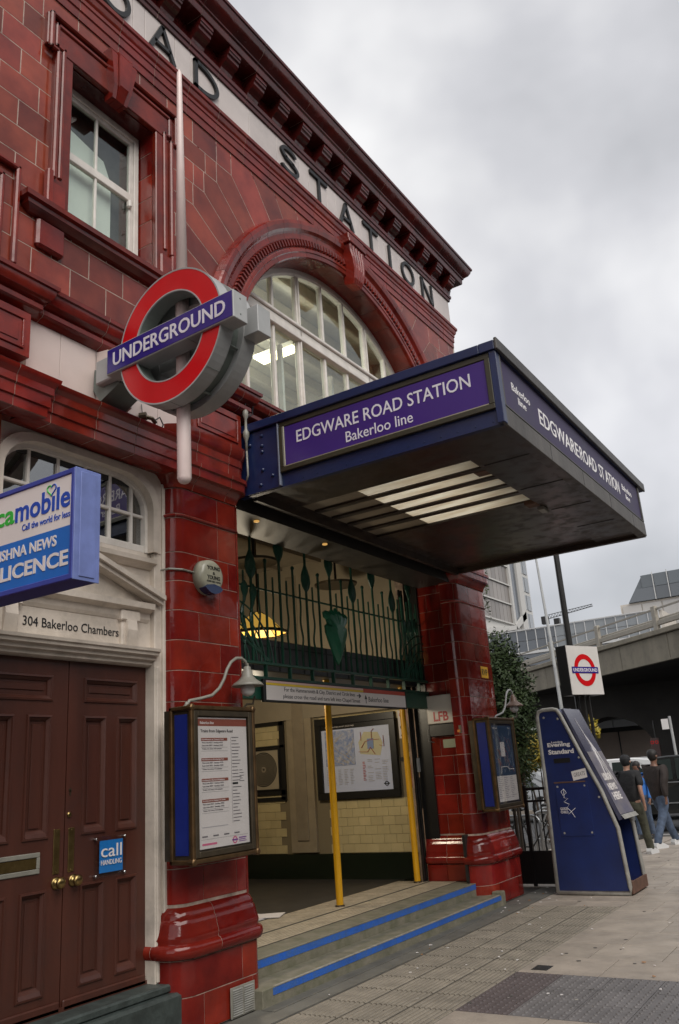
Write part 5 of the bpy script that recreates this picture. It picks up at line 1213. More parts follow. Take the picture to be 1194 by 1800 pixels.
# ================================================================ poster cases
def case(y0, y1, x0, x1, z0, z1, label):
    c = thing('poster_case', label, 'poster case', (x0, (y0+y1)/2, z0), 'bronze poster cases on the pilasters')
    b = B(); b.box(-.08, x1-.012, y0+.006, y1-.006, z0+.006, z1-.006); b.build('case_body', BRONZED, c)
    b = B(); b.box(x0+.035, x1-.045, y0-.003, y0+.0055, z0+.045, z1-.045); b.build('side_panel', BLUEC, c)
    r = .016
    for (P, nm) in (([(x1, y0, z0), (x1, y0, z1)], 0), ([(x1, y1, z0), (x1, y1, z1)], 0), ([(x1, y0, z1), (x1, y1, z1)], 0), ([(x1, y0, z0), (x1, y1, z0)], 0), ([(x0, y0, z1), (x1, y0, z1)], 0), ([(x0, y0, z0), (x1, y0, z0)], 0), ([(x0, y0, z0), (x0, y0, z1)], 0)):
        b = B(); a, e_ = Vector(P[0]), Vector(P[1]); b.box(min(a.x, e_.x)-r, max(a.x, e_.x)+r, min(a.y, e_.y)-r, max(a.y, e_.y)+r, min(a.z, e_.z)-r, max(a.z, e_.z)+r, .007); b.build('frame_rail', BRONZE, c)
    for (y_, z_) in ((y0, z0), (y0, z1), (y1, z0), (y1, z1)):
        b = B(); b.lathe([(.025, -.03), (.027, .014), (.018, .022), (0, .024)], (x1, y_, z_), 'x', 12); b.build('corner_boss', BRONZE, c)
    b = B(); w_ = .042; b.box(x1-.01, x1+.012, y0+.02, y0+.02+w_, z0+.02, z1-.02, .005); b.box(x1-.01, x1+.012, y1-.02-w_, y1-.02, z0+.02, z1-.02, .005); b.box(x1-.01, x1+.0118, y0+.02+w_, y1-.02-w_, z1-.02-w_, z1-.02, .005); b.box(x1-.01, x1+.0118, y0+.02+w_, y1-.02-w_, z0+.02, z0+.02+w_, .005); b.build('inner_frame', BRONZED, c)
    b = B(); b.box(x1+.0, x1+.002, y0+.06, y1-.06, z0+.06, z1-.06); b.build('glass', GLASSC, c)
    return c
c1 = case(4.74, 5.46, .0, .20, 1.135, 2.205, 'bronze case with white brown-headed train times poster and blue side, near pilaster')
xs = .194
def sheet(c, y0, y1, z0, z1, m, name='poster'): b = B(); b.box(xs-.006, xs-.0045+.003, y0, y1, z0, z1); return b.build(name, m, c)
def bar(c, L_, m, name='print'):
    b = B()
    for (y0, y1, z0, z1) in L_: b.box(xs-.0014, xs-.0006, y0, y1, z0, z1)
    return b.build(name, m, c, kind='stuff' if len(L_) > 3 else None)
ya, yb, za, zb = 4.815, 5.385, 1.21, 2.135
sheet(c1, ya, yb, za, zb, PAPER)
bar(c1, [(ya, yb, 2.072, 2.125)], BROWNP, 'brown_heading')
tx = lambda s, y, z, h, w, m=TXTK, bold=0.: text(c1, 'lettering', s, (xs-.0004, y, z), YR, ZU, h=h, w=w, m=m, depth=.0008, bold=bold)
tx('Bakerloo line', ya+.025, 2.086, .020, .155, PAPER, .02)
tx('Trains from Edgware Road', ya+.03, 2.018, .030, .37)
heads = ["Northbound to Queen's Park", 'Northbound to Stonebridge Park', 'Northbound to Harrow & Wealdstone', 'Southbound to Elephant & Castle']
for i, hd in enumerate(heads):
    zt = 1.985-i*.146
    bar(c1, [(ya+.035, ya+.335, zt-.022, zt)], BROWNP, 'brown_subheading'); tx(hd, ya+.042, zt-.018, .013, .25, PAPER, .01)
    tx('First train 0551  Sundays 0725', ya+.045, zt-.042, .013, .235, GREYP); tx('Last train 0027  Sundays 2359', ya+.045, zt-.062, .013, .235, GREYP)
    bar(c1, [(ya+.035, ya+.335, zt-.070, zt-.0685)], GREYP, 'rule'); tx('Trains run every 4-8 minutes', ya+.045, zt-.086, .012, .22, GREYP); bar(c1, [(ya+.035, ya+.335, zt-.096, zt-.0945)], GREYP, 'rule')
bar(c1, [(ya+.375, ya+.377, 1.36, 1.99)], GREYP, 'line_diagram')
bar(c1, [(ya+.385, ya+.385+random.uniform(.05, .11), 1.985-k*.0245, 1.991-k*.0245) for k in range(26)], GREYP, 'station_names')
bar(c1, [(ya+.385, ya+.45, 1.64, 1.655)], TXTK, 'highlighted_name'); bar(c1, [(ya+.47, ya+.47+random.uniform(.03, .06), 1.74-k*.02, 1.745-k*.02) for k in range(5)], GREYP, 'branch_names')
bar(c1, [(ya+.03, ya+.32, 1.352, 1.358)], LGREYP, 'rule'); bar(c1, [(ya+.03+k*.12, ya+.09+k*.12, 1.287, 1.297) for k in range(4)], GREYP, 'symbols'); bar(c1, [(ya+.02, yb-.02, 1.272, 1.2735)], GREYP, 'rule')
bar(c1, [(ya+.03, ya+.19, 1.232, 1.246)], PINKP, 'pink_caption'); bar(c1, [(ya+.44, ya+.53, 1.25, 1.258), (ya+.44, ya+.52, 1.238, 1.244), (ya+.44, ya+.53, 1.226, 1.231)], mat('violet print', (.20, .06, .30), .5), 'violet_caption')
b = B(); b.lathe([(.017, 0), (.027, 0)], (xs-.0006, ya+.395, 1.243), 'x', 20); b.build('pink_roundel', PINKP, c1); b = B(); b.box(xs-.0005, xs+.0001, ya+.362, ya+.428, 1.238, 1.249); b.build('roundel_bar', mat('violet print', (.20, .06, .30), .5), c1)
c2 = case(10.28, 11.12, .0, .20, 1.105, 2.215, 'bronze case with dark blue night map poster and blue side, far pilaster')
NVM = mat('night map blue', (.035, .07, .13), .4, noise=.3, nscale=6)
sheet(c2, 10.37, 11.03, 1.50, 2.13, NVM, 'map_poster'); sheet(c2, 10.37, 11.03, 1.19, 1.50, PAPER, 'index_sheet')
b = B()
for k in range(46):
    y_, z_ = random.uniform(10.40, 10.98), random.uniform(1.58, 2.06)
    P = [(xs-.0003, y_, z_)]
    for q_ in range(3):
        y_ = min(11.0, max(10.39, y_+random.choice((-.05, 0, .05))*random.uniform(.5, 1.2))); z_ = min(2.08, max(1.54, z_+random.choice((-.05, 0, .05)))); P.append((xs-.0003, y_, z_))
    b.tube(P, .0016, 3, False)
b.build('map_lines', mat('map line print', (.35, .38, .42), .5), c2, kind='stuff')
b = B()
for k in range(16):
    y_, z_ = random.uniform(10.42, 10.9), random.uniform(1.6, 2.0); b.tube([(xs-.0002, y_, z_), (xs-.0002, y_+.05, z_-.03), (xs-.0002, y_+.07, z_-.08)], .0022, 3, False)
b.build('red_map_lines', mat('red line print', (.45, .12, .08), .5), c2, kind='stuff')
b = B(); b.tube([(xs, 10.54, 1.53), (xs, 10.56, 1.61), (xs, 10.76, 1.61), (xs, 10.82, 1.58), (xs, 10.98, 1.575)], .006, 4); b.build('river', PAPER, c2)
b = B(); b.box(xs-.001, xs+.0005, 10.60, 10.74, 1.74, 1.92); b.build('white_note', PAPER, c2)
text(c2, 'lettering', 'Night buses', (xs-.0003, 10.40, 2.085), YR, ZU, h=.022, w=.16, m=PAPER, depth=.0008); text(c2, 'lettering', 'Key', (xs-.0003, 10.92, 2.085), YR, ZU, h=.024, w=.07, m=PAPER, depth=.0008)
bar(c2, [(10.40+c_*.2, 10.40+c_*.2+random.uniform(.08, .17), 1.475-k*.022, 1.480-k*.022) for c_ in range(3) for k in range(12)], GREYP, 'index_print')
for dy, lb_ in ((0, 'swan-neck lamp with opal globe above the near poster case'), (5.97, 'swan-neck lamp with opal globe above the far poster case')):
    lm = thing('swan_neck_lamp', lb_, 'lamp', (.10, 4.83+dy, 2.22), 'swan-neck lamps over the poster cases')
    P = [(.10, 4.80, 2.225), (.10, 4.83, 2.265), (.10, 4.95, 2.285), (.10, 5.09, 2.315), (.10, 5.18, 2.375), (.10, 5.24, 2.45), (.10, 5.28, 2.53), (.10, 5.33, 2.59), (.10, 5.40, 2.63), (.10, 5.47, 2.635), (.10, 5.52, 2.61), (.10, 5.54, 2.56)]
    b = B(); b.tube([(p[0], p[1]+dy, p[2]) for p in P], .013, 8); b.lathe([(.035, -.02), (.03, .0), (.016, .01), (.012, .03)], (.10, 4.80+dy, 2.225), 'z', 12); b.build('swan_neck', LGREYM if dy == 0 else SGREY, lm, smooth=True)
    b = B(); b.lathe([(.0, .16), (.012, .155), (.014, .135), (.03, .125), (.032, .105), (.045, .09), (.05, .05), (.075, .02), (.12, -.01), (.135, -.03), (.13, -.034), (.10, -.02), (.05, .01)], (.10, 5.54+dy, 2.44), 'z', 24); b.build('lamp_shade', LGREYM if dy == 0 else SHADEB, lm, smooth=True)
    b = B(); b.lathe([(.03, .055), (.05, .03), (.06, .0), (.055, -.03), (.035, -.052), (0, -.062)], (.10, 5.54+dy, 2.385), 'z', 20); b.build('glass_globe', GLOBE, lm, smooth=True)
    b = B(); b.tube([(.10, 5.47+dy, 2.22), (.10, 5.52+dy, 2.26), (.10, 5.60+dy, 2.265), (.10, 5.63+dy, 2.33)], .009, 6); b.build('lamp_stay', BRONZED, lm)
# ================================================================ newspaper kiosk
kk = thing('newspaper_kiosk', 'dark blue sloping newspaper stand with grey tube frame on the pavement', 'newspaper stand', (.95, 11.6, 0))
ky0, ky1 = 11.25, 11.99
pro = [(.475, .03), (1.395, .03), (1.397, .10), (1.362, .78), (1.225, 1.234), (1.04, 1.68), (.83, 2.22), (.79, 2.285), (.74, 2.30), (.60, 2.30), (.535, 2.28), (.512, 2.21), (.507, 1.43)]
def rim(y_):
    P = [(p[0], y_, p[1]) for p in pro]; P.append(P[0])
    return P
for y_ in (ky0, ky1):
    b = B(); b.tube(rim(y_), .027, 8); b.build('tube_frame', TUBE, kk, smooth=True)
    b = B(); b.prism([(p[0], p[1]) for p in pro], 'y', y_-.006 if y_ == ky0 else y_-.006, y_+.006); b.build('side_panel', KBLUE, kk)
b = B(); b.box(.50, .515, ky0+.01, ky1-.01, .05, 2.25); b.prism([(.51, 2.25), (.83, 2.22), (.80, 2.30), (.56, 2.31)], 'y', ky0+.01, ky1-.01); b.build('back_panel', KBLUE, kk)
b = B(); b.box(.49, 1.42, ky0+.01, ky1-.01, .02, .085, .004); b.box(1.405, 1.43, ky0, ky1, .02, .16, .003); b.build('base_tray', RUST, kk)
b = B(); b.prism([(.84, .9), (.87, .9), (1.08, .1), (1.05, .1)], 'y', ky0+.01, ky1-.01); b.build('inner_panel', KBLUE, kk)
b = B(); b.prism([(.845, 2.285), (.875, 2.30), (1.425, .885), (1.385, .87)], 'y', ky0+.02, ky1-.02)
PST = mat('weathered poster', (.05, .055, .10), .18, noise=.6, nscale=2.2, col2=(.10, .10, .14)); b.build('poster_panel', PST, kk)
sl = Vector((.55, 0, -1.415)).normalized(); nn_ = Vector((1.415, 0, .55)).normalized()
def onp(u, v, o=.004): p = Vector((.876, 0, 2.30))+sl*u+nn_*o; return (p.x, ky0+.02+v*(ky1-ky0-.04), p.z)
b = B(); b.add([onp(.62, .02), onp(.62, .98), onp(1.46, .98), onp(1.46, .02)], [(0, 3, 2, 1)]); b.build('poster_lower_print', mat('poster sky print', (.24, .22, .22), .3, noise=.7, nscale=3, col2=(.09, .09, .16)), kk)
b = B()
for (u0, v0, u1, v1, w_) in ((.15, .35, .95, .62, .012), (.35, .42, .85, .75, .02), (.5, .5, .75, .45, .03), (.6, .55, 1.0, .40, .012), (.75, .6, 1.1, .85, .01)):
    a, c = Vector(onp(u0, v0, .007)), Vector(onp(u1, v1, .007)); b.tube([a, a.lerp(c, .5), c], [.002, w_*.6, .002], 4)
b.build('scratches', WTXTG, kk)
text(kk, 'lettering', 'LONDON', onp(1.02, .18, .006), (0, 1, 0), -sl, h=.10, w=.36, m=PAPER, bold=.03)
text(kk, 'lettering', 'NEWS', onp(1.15, .18, .006), (0, 1, 0), -sl, h=.09, w=.36, m=PAPER, bold=.03)
text(kk, 'lettering', 'HERE', onp(1.28, .18, .006), (0, 1, 0), -sl, h=.10, w=.36, m=PAPER, bold=.03)
b = B(); b.add([onp(1.47, .0, .012), onp(1.47, 1, .012), onp(1.53, 1, .03), onp(1.53, 0, .03)], [(0, 3, 2, 1)]); b.build('perforated_lip', TUBE, kk)
yf = ky0-.0062
def KT(s, x, z, w_, h_, m=PAPER, bold=.03): text(kk, 'lettering', s, (x, yf, z), XR, ZU, h=h_, w=w_, m=m, depth=.0015, bold=bold)
KT('London', .66, 1.862, .15, .026, bold=.02); KT('Evening', .60, 1.80, .31, .068, bold=.035); KT('Standard', .60, 1.72, .345, .062, bold=.035)
b = B(); b.box(.66, .88, yf-.003, yf, 1.605, 1.665, .002); b.build('coin_slot', BLK, kk)
b = B(); b.prism([(.87, 1.49), (1.065, 1.525), (1.075, 1.41), (.885, 1.375)], 'y', yf-.002, yf); b.build('white_sticker', PAPER, kk); text(kk, 'scrawl', 'GREATS', (.90, yf-.0025, 1.42), (1, 0, .12), (0, 0, 1), h=.05, w=.15, m=GREYP, depth=.0008)
b = B(); b.box(.625, 1.06, yf-.006, yf, .70, 1.355, .003); b.build('access_door', KBLUE, kk)
b = B(); b.box(.62, 1.04, yf-.010, yf-.004, 1.352, 1.37, .002); b.build('door_hinge', RUST, kk)
KT2 = lambda s, x, z, w_, h_: text(kk, 'lettering', s, (x, yf-.0065, z), XR, ZU, h=h_, w=w_, m=PAPER, depth=.001, bold=.02)
KT2('GOOD', .66, 1.02, .10, .033); KT2('CHILD', .66, .98, .10, .033)
b = B()
g0 = [(.74, 1.28), (.70, 1.25), (.72, 1.20), (.77, 1.23), (.74, 1.28), (.73, 1.17), (.78, 1.16), (.72, 1.12), (.79, 1.09), (.75, 1.05), (.80, 1.0), (.84, .93), (.80, 1.0), (.76, .97), (.86, 1.04)]
b.tube([(x, yf-.008, z) for x, z in g0], .003, 4); b.build('graffiti_scrawl', WTXTG, kk)
for (x_, z_) in ((.60, 2.2), (.79, 2.17), (1.0, 1.66), (1.185, 1.16), (.66, 1.31), (1.02, 1.31), (1.03, .74), (.67, .74)):
    b = B(); b.lathe([(.016, 0), (.014, -.006), (0, -.007)], (x_, yf, z_), 'y', 8); b.build('rivet', TUBE, kk)
# ================================================================ free standing roundel sign
sgp = thing('street_roundel_sign', 'square white roundel sign box on a dark post beyond the kiosk', 'roundel sign', (.62, 13.3, 0))
dS = Vector((.384, .923, 0)); nS = Vector((.923, -.384, 0)); 
MS = Matrix(((dS.x, -nS.x, 0, .74), (dS.y, -nS.y, 0, 13.0), (0, 0, 1, 2.935), (0, 0, 0, 1)))
hs = .375
b = B(MS); b.box(-hs, hs, .0, .20, -hs, hs, .006); b.build('sign_box', BLK, sgp)
b = B(MS); b.box(-hs+.006, hs-.006, -.008, -.0005, -hs+.006, hs-.006); b.build('white_face', mat('white sign face', (.66, .63, .60), .35, noise=.08), sgp)
b = B(MS); b.lathe([(.165, -.010), (.245, -.010), (.245, -.012), (.165, -.012), (.165, -.010)], (0, 0, 0), 'y', 40); b.build('red_ring', SRED, sgp)
b = B(MS); b.box(-.305, .305, -.015, -.0125, -.048, .048); b.build('blue_bar', SBLU, sgp)
text(sgp, 'lettering', 'UNDERGROUND', MS @ Vector((-.28, -.016, -.027)), dS, (0, 0, 1), h=.054, w=.56, m=WTXT, depth=.001, bold=.015)
b = B(); b.box(.55, .63, 13.12, 13.20, 0, 2.56, .006); b.box(.655, .70, 13.16, 13.2, 0, 2.56, .004); b.build('sign_post', DARKM, sgp)
lp = thing('lamp_column', 'dark tall column rising behind the street roundel sign up past the canopy edge', 'lamp column', (.43, 13.45, 0))
b = B(); b.tube([(.43, 13.45, 0), (.43, 13.45, 4.0), (.43, 13.45, 6.5)], [.055, .05, .045], 12); b.build('column', DARKM, lp)
b = B(); b.lathe([(.0, 0), (.10, .02), (.16, .18), (.05, .30), (0, .32)], (.43, 13.45, 6.5), 'z', 12); b.build('lantern', SGREY, lp)
# litter
lt = B()
for i in range(60):
    x_, y_ = random.choice([(random.uniform(.1, 1.4), random.uniform(6, 12)), (random.uniform(.1, .5), random.uniform(9.8, 12.0)), (random.uniform(1.5, 3.5), random.uniform(6.3, 10))])
    s_ = random.uniform(.007, .018); a = random.uniform(0, PI); lt.M = Matrix.Translation((x_, y_, .009)) @ Matrix.Rotation(a, 4, 'Z'); lt.mi = 0 if i % 4 else 1
    lt.prism([(-s_, -.5*s_), (s_, -.35*s_), (.8*s_, .5*s_), (-.3*s_, .7*s_)], 'z', -.001, .0035)
lt.M = None
o = lt.build('litter', [PAPER, mat('dead leaf', (.35, .16, .05), .8)]); tag(o, 'small scraps of paper and leaf scattered over the pavement', 'litter', None, 'stuff')
# ================================================================ RAILINGS, PLANTS
rl = thing('black_railing', 'black iron railing with solid lower panel between the far pilaster and the kiosk', 'railing', (-.4, 12.0, 0))
b = B(); b.box(-1.5, .36, 11.99, 12.02, 1.26, 1.30, .006); b.build('top_rail', BLK, rl)
b = B(); b.box(-1.5, .36, 11.99, 12.015, 1.10, 1.13, .004); b.build('upper_rail', BLK, rl)
b = B(); b.box(-1.5, .36, 11.985, 12.02, .03, .46, .005); b.build('lower_panel', BLK, rl)
for k in range(17): b = B(); b.tube([(-1.35+k*.105, 12.003, .45), (-1.35+k*.105, 12.003, 1.27)], .010, 6); b.build('baluster', BLK, rl)
for x_, y_ in ((-.10, 12.0), (.36, 12.0), (.36, 13.6), (.36, 15.2)): b = B(); b.box(x_-.025, x_+.025, y_-.025, y_+.025, 0, 1.33, .004); b.build('rail_post', BLK, rl)
b = B(); b.box(.345, .375, 12.0, 15.2, 1.26, 1.30, .004); b.box(.345, .375, 12.0, 15.2, .1, .14, .004); b.build('side_rail', BLK, rl)
for k in range(26): b = B(); b.tube([(.36, 12.1+k*.12, .14), (.36, 12.1+k*.12, 1.27)], .010, 6); b.build('baluster', BLK, rl)
CHR = mat('galvanised hoop', (.42, .43, .44), .3, metal=.7, noise=.2)
for i, (x_, y_) in enumerate(((-.9, 13.6), (-.6, 14.6), (-.9, 15.7), (-1.0, 16.9))):
    hp = thing('cycle_hoop', ['grey steel cycle stand nearest behind the black railing', 'grey steel cycle stand second behind the black railing', 'grey steel cycle stand third behind the black railing', 'grey steel cycle stand farthest behind the black railing'][i], 'cycle stand', (x_, y_, 0), 'cycle stands behind the railing')
    b = B(); P = [(x_-.38, y_, 0), (x_-.38, y_, .7)]+[(x_-.26-.12*math.cos(a*PI/8), y_, .7+.12*math.sin(a*PI/8)) for a in range(1, 4)]+[(x_-.26, y_, .82), (x_+.26, y_, .82)]+[(x_+.26+.12*math.sin(a*PI/8), y_, .7+.12*math.cos(a*PI/8)) for a in range(1, 4)]+[(x_+.38, y_, .7), (x_+.38, y_, 0)]
    b.tube(P, .024, 8); b.build('hoop', CHR, hp, smooth=True)
def bike(x_, y_, label, col):
    t_ = thing('parked_bicycle', label, 'bicycle', (x_, y_, 0), 'bicycles at the cycle stands')
    for dx in (-.5, .5):
        b = B(); b.lathe([(.32, -.012), (.335, 0), (.32, .012), (.305, 0), (.32, -.012)], (x_+dx, y_, .335), 'y', 24)
        for s_ in range(8): a = PI*s_/8; b.tube([(x_+dx-.31*math.cos(a), y_, .335-.31*math.sin(a)), (x_+dx+.31*math.cos(a), y_, .335+.31*math.sin(a))], .0025, 3)
        b.build('wheel', BLK, t_)
    b = B()
    for P in ([(x_-.5, y_, .335), (x_-.05, y_, .30), (x_+.36, y_, .82), (x_-.2, y_, .80), (x_-.05, y_, .30)], [(x_-.5, y_, .335), (x_-.22, y_, .86)], [(x_+.5, y_, .335), (x_+.33, y_, .95)]): b.tube(P, .016, 6)
    b.build('bicycle_frame', col, t_)
    b = B(); b.tube([(x_+.33, y_-.25, .98), (x_+.33, y_, .95), (x_+.33, y_+.25, .98)], .012, 6); b.build('handlebar', CHR, t_)
    b = B(); b.box(x_-.34, x_-.12, y_-.06, y_+.06, .87, .92, .02); b.build('saddle', BLK, t_)
bike(-.85, 14.15, 'dark bicycle leaning at the nearer cycle stands', DARKM); bike(-.7, 15.2, 'silver grey bicycle leaning at the farther cycle stands', CHR)
def foliage(name, label, cat, base, blobs, n, m, leaf=.05, stem=DARKM, stems=((0, 0),), seed=1, hgt=1.):
    rnd = random.Random(seed); t_ = thing(name, label, cat, base); V = []; F = []
    tot = sum(b_[3]*b_[4]*b_[5] for b_ in blobs)
    for bl in blobs:
        k = int(n*bl[3]*bl[4]*bl[5]/tot)
        for i in range(k):
            u = Vector((rnd.gauss(0, 1), rnd.gauss(0, 1), rnd.gauss(0, 1))).normalized(); r = rnd.random()**.28
            r *= 1+.16*math.sin(u.x*9+bl[0]*5)*math.cos(u.z*8)+.10*math.sin(u.y*17+u.z*13)
            c = Vector((bl[0]+u.x*r*bl[3], bl[1]+u.y*r*bl[4], bl[2]+u.z*r*bl[5]))
            a = Vector((rnd.gauss(0, 1), rnd.gauss(0, 1), rnd.gauss(0, .7))).normalized(); c_ = a.cross(u+Vector((.01, .02, .3))).normalized(); s_ = leaf*rnd.uniform(.6, 1.3); o_ = len(V)
            V += [c-a*s_, c+c_*s_*.42, c+a*s_, c-c_*s_*.42]; F.append((o_, o_+1, o_+2, o_+3))
    put('foliage', V, F, m, t_)
    b = B()
    for (dx, dy) in stems:
        P = [(base[0]+dx, base[1]+dy, 0), (base[0]+dx*1.1, base[1]+dy, hgt*.45), (blobs[0][0]+dx*2, blobs[0][1]+dy*2, hgt)]
        b.tube(P, [.035, .025, .008], 6)
    b.build('stem', stem, t_); return t_
LEAFD = mat('dark shrub leaf', (.022, .040, .014), .55, spec=.25, noise=.7, nscale=2.4, col2=(.050, .075, .026))
LEAFY = mat('yellow shrub leaf', (.42, .29, .02), .6, noise=.5, nscale=3, col2=(.22, .20, .03))
BARK = mat('bark', (.07, .05, .035), .8, noise=.4)
foliage('evergreen_shrub', 'tall dark evergreen shrub beside the end wall of the station', 'shrub', (-.62, 13.0, 0), [(-.62, 13.0, 2.85, .42, .5, .75), (-.72, 13.1, 3.3, .36, .4, .50), (-.50, 12.95, 2.3, .42, .5, .6), (-.62, 13.0, 1.8, .38, .5, .5), (-.44, 13.0, 2.7, .34, .4, .5), (-.78, 13.2, 1.45, .35, .4, .4)], 15000, LEAFD, .036, BARK, ((0, 0), (.12, .05), (-.1, .1)), 3, 3.0)
foliage('yellow_shrub', 'yellow flowering shrub between the evergreen shrub and the kiosk', 'shrub', (-2.05, 18.2, 0), [(-2.05, 18.2, 1.95, .55, .5, .33), (-1.8, 18.1, 1.75, .4, .4, .3), (-2.4, 18.3, 1.7, .4, .4, .35)], 3200, LEAFY, .05, BARK, ((0, 0), (.15, 0), (-.2, .1)), 4, 1.7)
foliage('yellow_tree', 'small yellow leaved branch tree beyond the kiosk top', 'tree', (-6.9, 38, 0), [(-6.8, 38, 3.05, .42, .4, .38), (-6.5, 38, 2.7, .22, .3, .25)], 500, LEAFY, .10, BARK, ((0, 0),), 5, 3.4)
iv = foliage('climbing_ivy', 'thin green creeper hanging beside the far capital', 'creeper', (-.12, 11.5, 4.0), [(-.10, 11.52, 4.3, .05, .05, .22), (-.12, 11.52, 4.0, .04, .04, .25), (-.1, 11.53, 3.75, .03, .03, .12)], 170, mat('ivy leaf', (.07, .10, .03), .5, noise=.4), .022, BARK, (), 6)
# ================================================================ PEOPLE
def skin(name, chains, m, parent, M, sub=2, root=0):
    """chains: list of lists of (x,y,z,r); points shared when equal"""
    V = []; R = []; E = []; ix = {}
    for ch in chains:
        pr = None
        for (x, y, z, r) in ch:
            k = (round(x, 4), round(y, 4), round(z, 4))
            if k not in ix: ix[k] = len(V); V.append((x, y, z)); R.append(r)
            if pr is not None and pr != ix[k]: E.append((pr, ix[k]))
            pr = ix[k]
    me = bpy.data.meshes.new('s'); me.from_pydata(V, E, []); ob = bpy.data.objects.new('s', me); COL.objects.link(ob)
    md = ob.modifiers.new('k', 'SKIN')
    if not me.skin_vertices: 
        bm = __import__('bmesh').new(); bm.from_mesh(me); bm.verts.layers.skin.verify(); bm.to_mesh(me); bm.free()
    for i, sv in enumerate(me.skin_vertices[0].data): sv.radius = (R[i], R[i]) if not isinstance(R[i], tuple) else R[i]; sv.use_root = (i == root)
    s_ = ob.modifiers.new('u', 'SUBSURF'); s_.levels = sub; s_.render_levels = sub
    dg = bpy.context.evaluated_depsgraph_get(); dg.update(); ev = ob.evaluated_get(dg); e_ = bpy.data.meshes.new_from_object(ev)
    VV = [M @ v.co for v in e_.vertices]; FF = [tuple(p.vertices) for p in e_.polygons]
    bpy.data.objects.remove(ob); bpy.data.meshes.remove(me); bpy.data.meshes.remove(e_)
    return put(name, VV, FF, m, parent, smooth=True)
SKINM = mat('skin', (.36, .20, .14), .5, noise=.1)
SKIND = mat('darker skin', (.20, .10, .065), .5, noise=.1)
def person(label, loc, heading, hgt, topm, legm, shoem, hairm, sleeve='short', long_top=False, stride=0., cap=False, skinm=SKINM, arm=0.):
    t_ = thing('person', label, 'person', loc); s = hgt/1.75
    M = Matrix.Translation(loc) @ Matrix.Rotation(heading, 4, 'Z') @ Matrix.Scale(s, 4)
    body = []; legs = []; feet = []
    body.append([(0, 0, .95, .12), (0, .0, 1.12, .12), (0, 0, 1.30, .13), (0, -.01, 1.43, .09), (0, -.005, 1.50, .055), (0, .01, 1.57, .07), (0, .02, 1.65, .088), (0, .015, 1.72, .06)])
    for sg_ in (-1, 1):
        st_ = stride*sg_; hip = (sg_*.095, 0, .90, .095); kn = (sg_*.11, .20*st_+.03, .50, .060); an = (sg_*.12, .42*st_-.0, .09+.02*abs(st_), .040)
        body.append([(0, 0, .95, .12), hip, (sg_*.105, .1*st_+.02, .70, .078), kn, (sg_*.115, .30*st_+.0, .32, .055), an, (sg_*.13, .42*st_+.14, .035+.01*abs(st_), .030)])
        legs.append((hip, kn, an))
        a_ = arm*sg_*-1
        sh = (sg_*.185, 0, 1.40, .062); el = (sg_*.25, -.03+a_*.15, 1.13, .042); wr = (sg_*.265, .05+a_*.32, .90, .027); hd = (sg_*.265, .07+a_*.36, .83, .026)
        body.append([(0, 0, 1.30, .13), sh, (sg_*.225, -.01+a_*.07, 1.27, .052), el, (sg_*.26, .0+a_*.24, 1.02, .038), wr, hd])
        for f in range(4): body.append([hd, (sg_*.268, .048+.016*f+a_*.38, .785, .010), (sg_*.262, .050+.016*f+a_*.39, .75+.006*abs(f-1.5), .008)])
        body.append([hd, (sg_*.24, .105+a_*.38, .81, .010), (sg_*.235, .118+a_*.39, .785, .008)])
    skin('body', body, skinm, t_, M, 2)
    for sg_ in (-1, 1): b = B(M); b.lathe([(0, .012), (.02, .008), (.026, 0), (.02, -.008), (0, -.012)], (sg_*.092, .005, 1.635), 'x', 8); b.build('ear', skinm, t_, smooth=True)
    # shirt or coat
    lo = .76 if long_top else .86
    ch = [[(0, 0, lo, (.20, .165)), (0, 0, 1.08, (.195, .16)), (0, 0, 1.28, (.215, .165)), (0, -.01, 1.40, (.17, .125)), (0, -.01, 1.455, .075)]]
    for sg_ in (-1, 1):
        a_ = arm*sg_*-1
        if sleeve == 'short': ch.append([(0, 0, 1.28, (.215, .165)), (sg_*.20, 0, 1.40, .095), (sg_*.235, -.01+a_*.07, 1.27, .075), (sg_*.242, -.02+a_*.10, 1.18, .072)])
        else: ch.append([(0, 0, 1.28, (.215, .165)), (sg_*.21, 0, 1.40, .10), (sg_*.25, -.01+a_*.07, 1.27, .08), (sg_*.255, -.03+a_*.15, 1.13, .068), (sg_*.265, .0+a_*.24, 1.02, .060), (sg_*.268, .05+a_*.32, .89, .050)])
    skin('shirt' if sleeve == 'short' else 'jacket', ch, topm, t_, M, 2)
    ch = [[(0, 0, 1.06, .15), (0, 0, .93, .16)]]
    for sg_ in (-1, 1):
        st_ = stride*sg_
        ch.append([(0, 0, .93, .16), (sg_*.10, 0, .86, .13), (sg_*.108, .1*st_+.02, .68, .098), (sg_*.112, .20*st_+.03, .50, .082), (sg_*.118, .30*st_, .32, .078), (sg_*.122, .42*st_-.0, .12, .076), (sg_*.122, .42*st_, .07, .074)])
    skin('trousers', ch, legm, t_, M, 2)
    for sg_ in (-1, 1):
        st_ = stride*sg_
        b = B(M); y_ = .42*st_; b.prism([(y_-.09, .0), (y_+.20, .0), (y_+.21, .035), (y_+.13, .075), (y_+.04, .11), (y_-.08, .10), (y_-.10, .05)], 'x', sg_*.125-.048, sg_*.125+.048); b.build('shoe', shoem, t_)
    b = B(M)
    b.lathe([(.0, -.12), (.055, -.11), (.088, -.06), (.100, 0), (.094, .05), (.062, .092), (0, .108)], (0, -.008 if not cap else .0, 1.665), 'z', 14); b.build('hair' if not cap else 'cap', hairm, t_, smooth=True)
    return t_
BLACKF = mat('black cotton', (.012, .012, .014), .8, bump=.8, bscale=13); OLIVE = mat('olive cargo cloth', (.075, .075, .05), .85, noise=.45, nscale=14, bump=1., bscale=11)
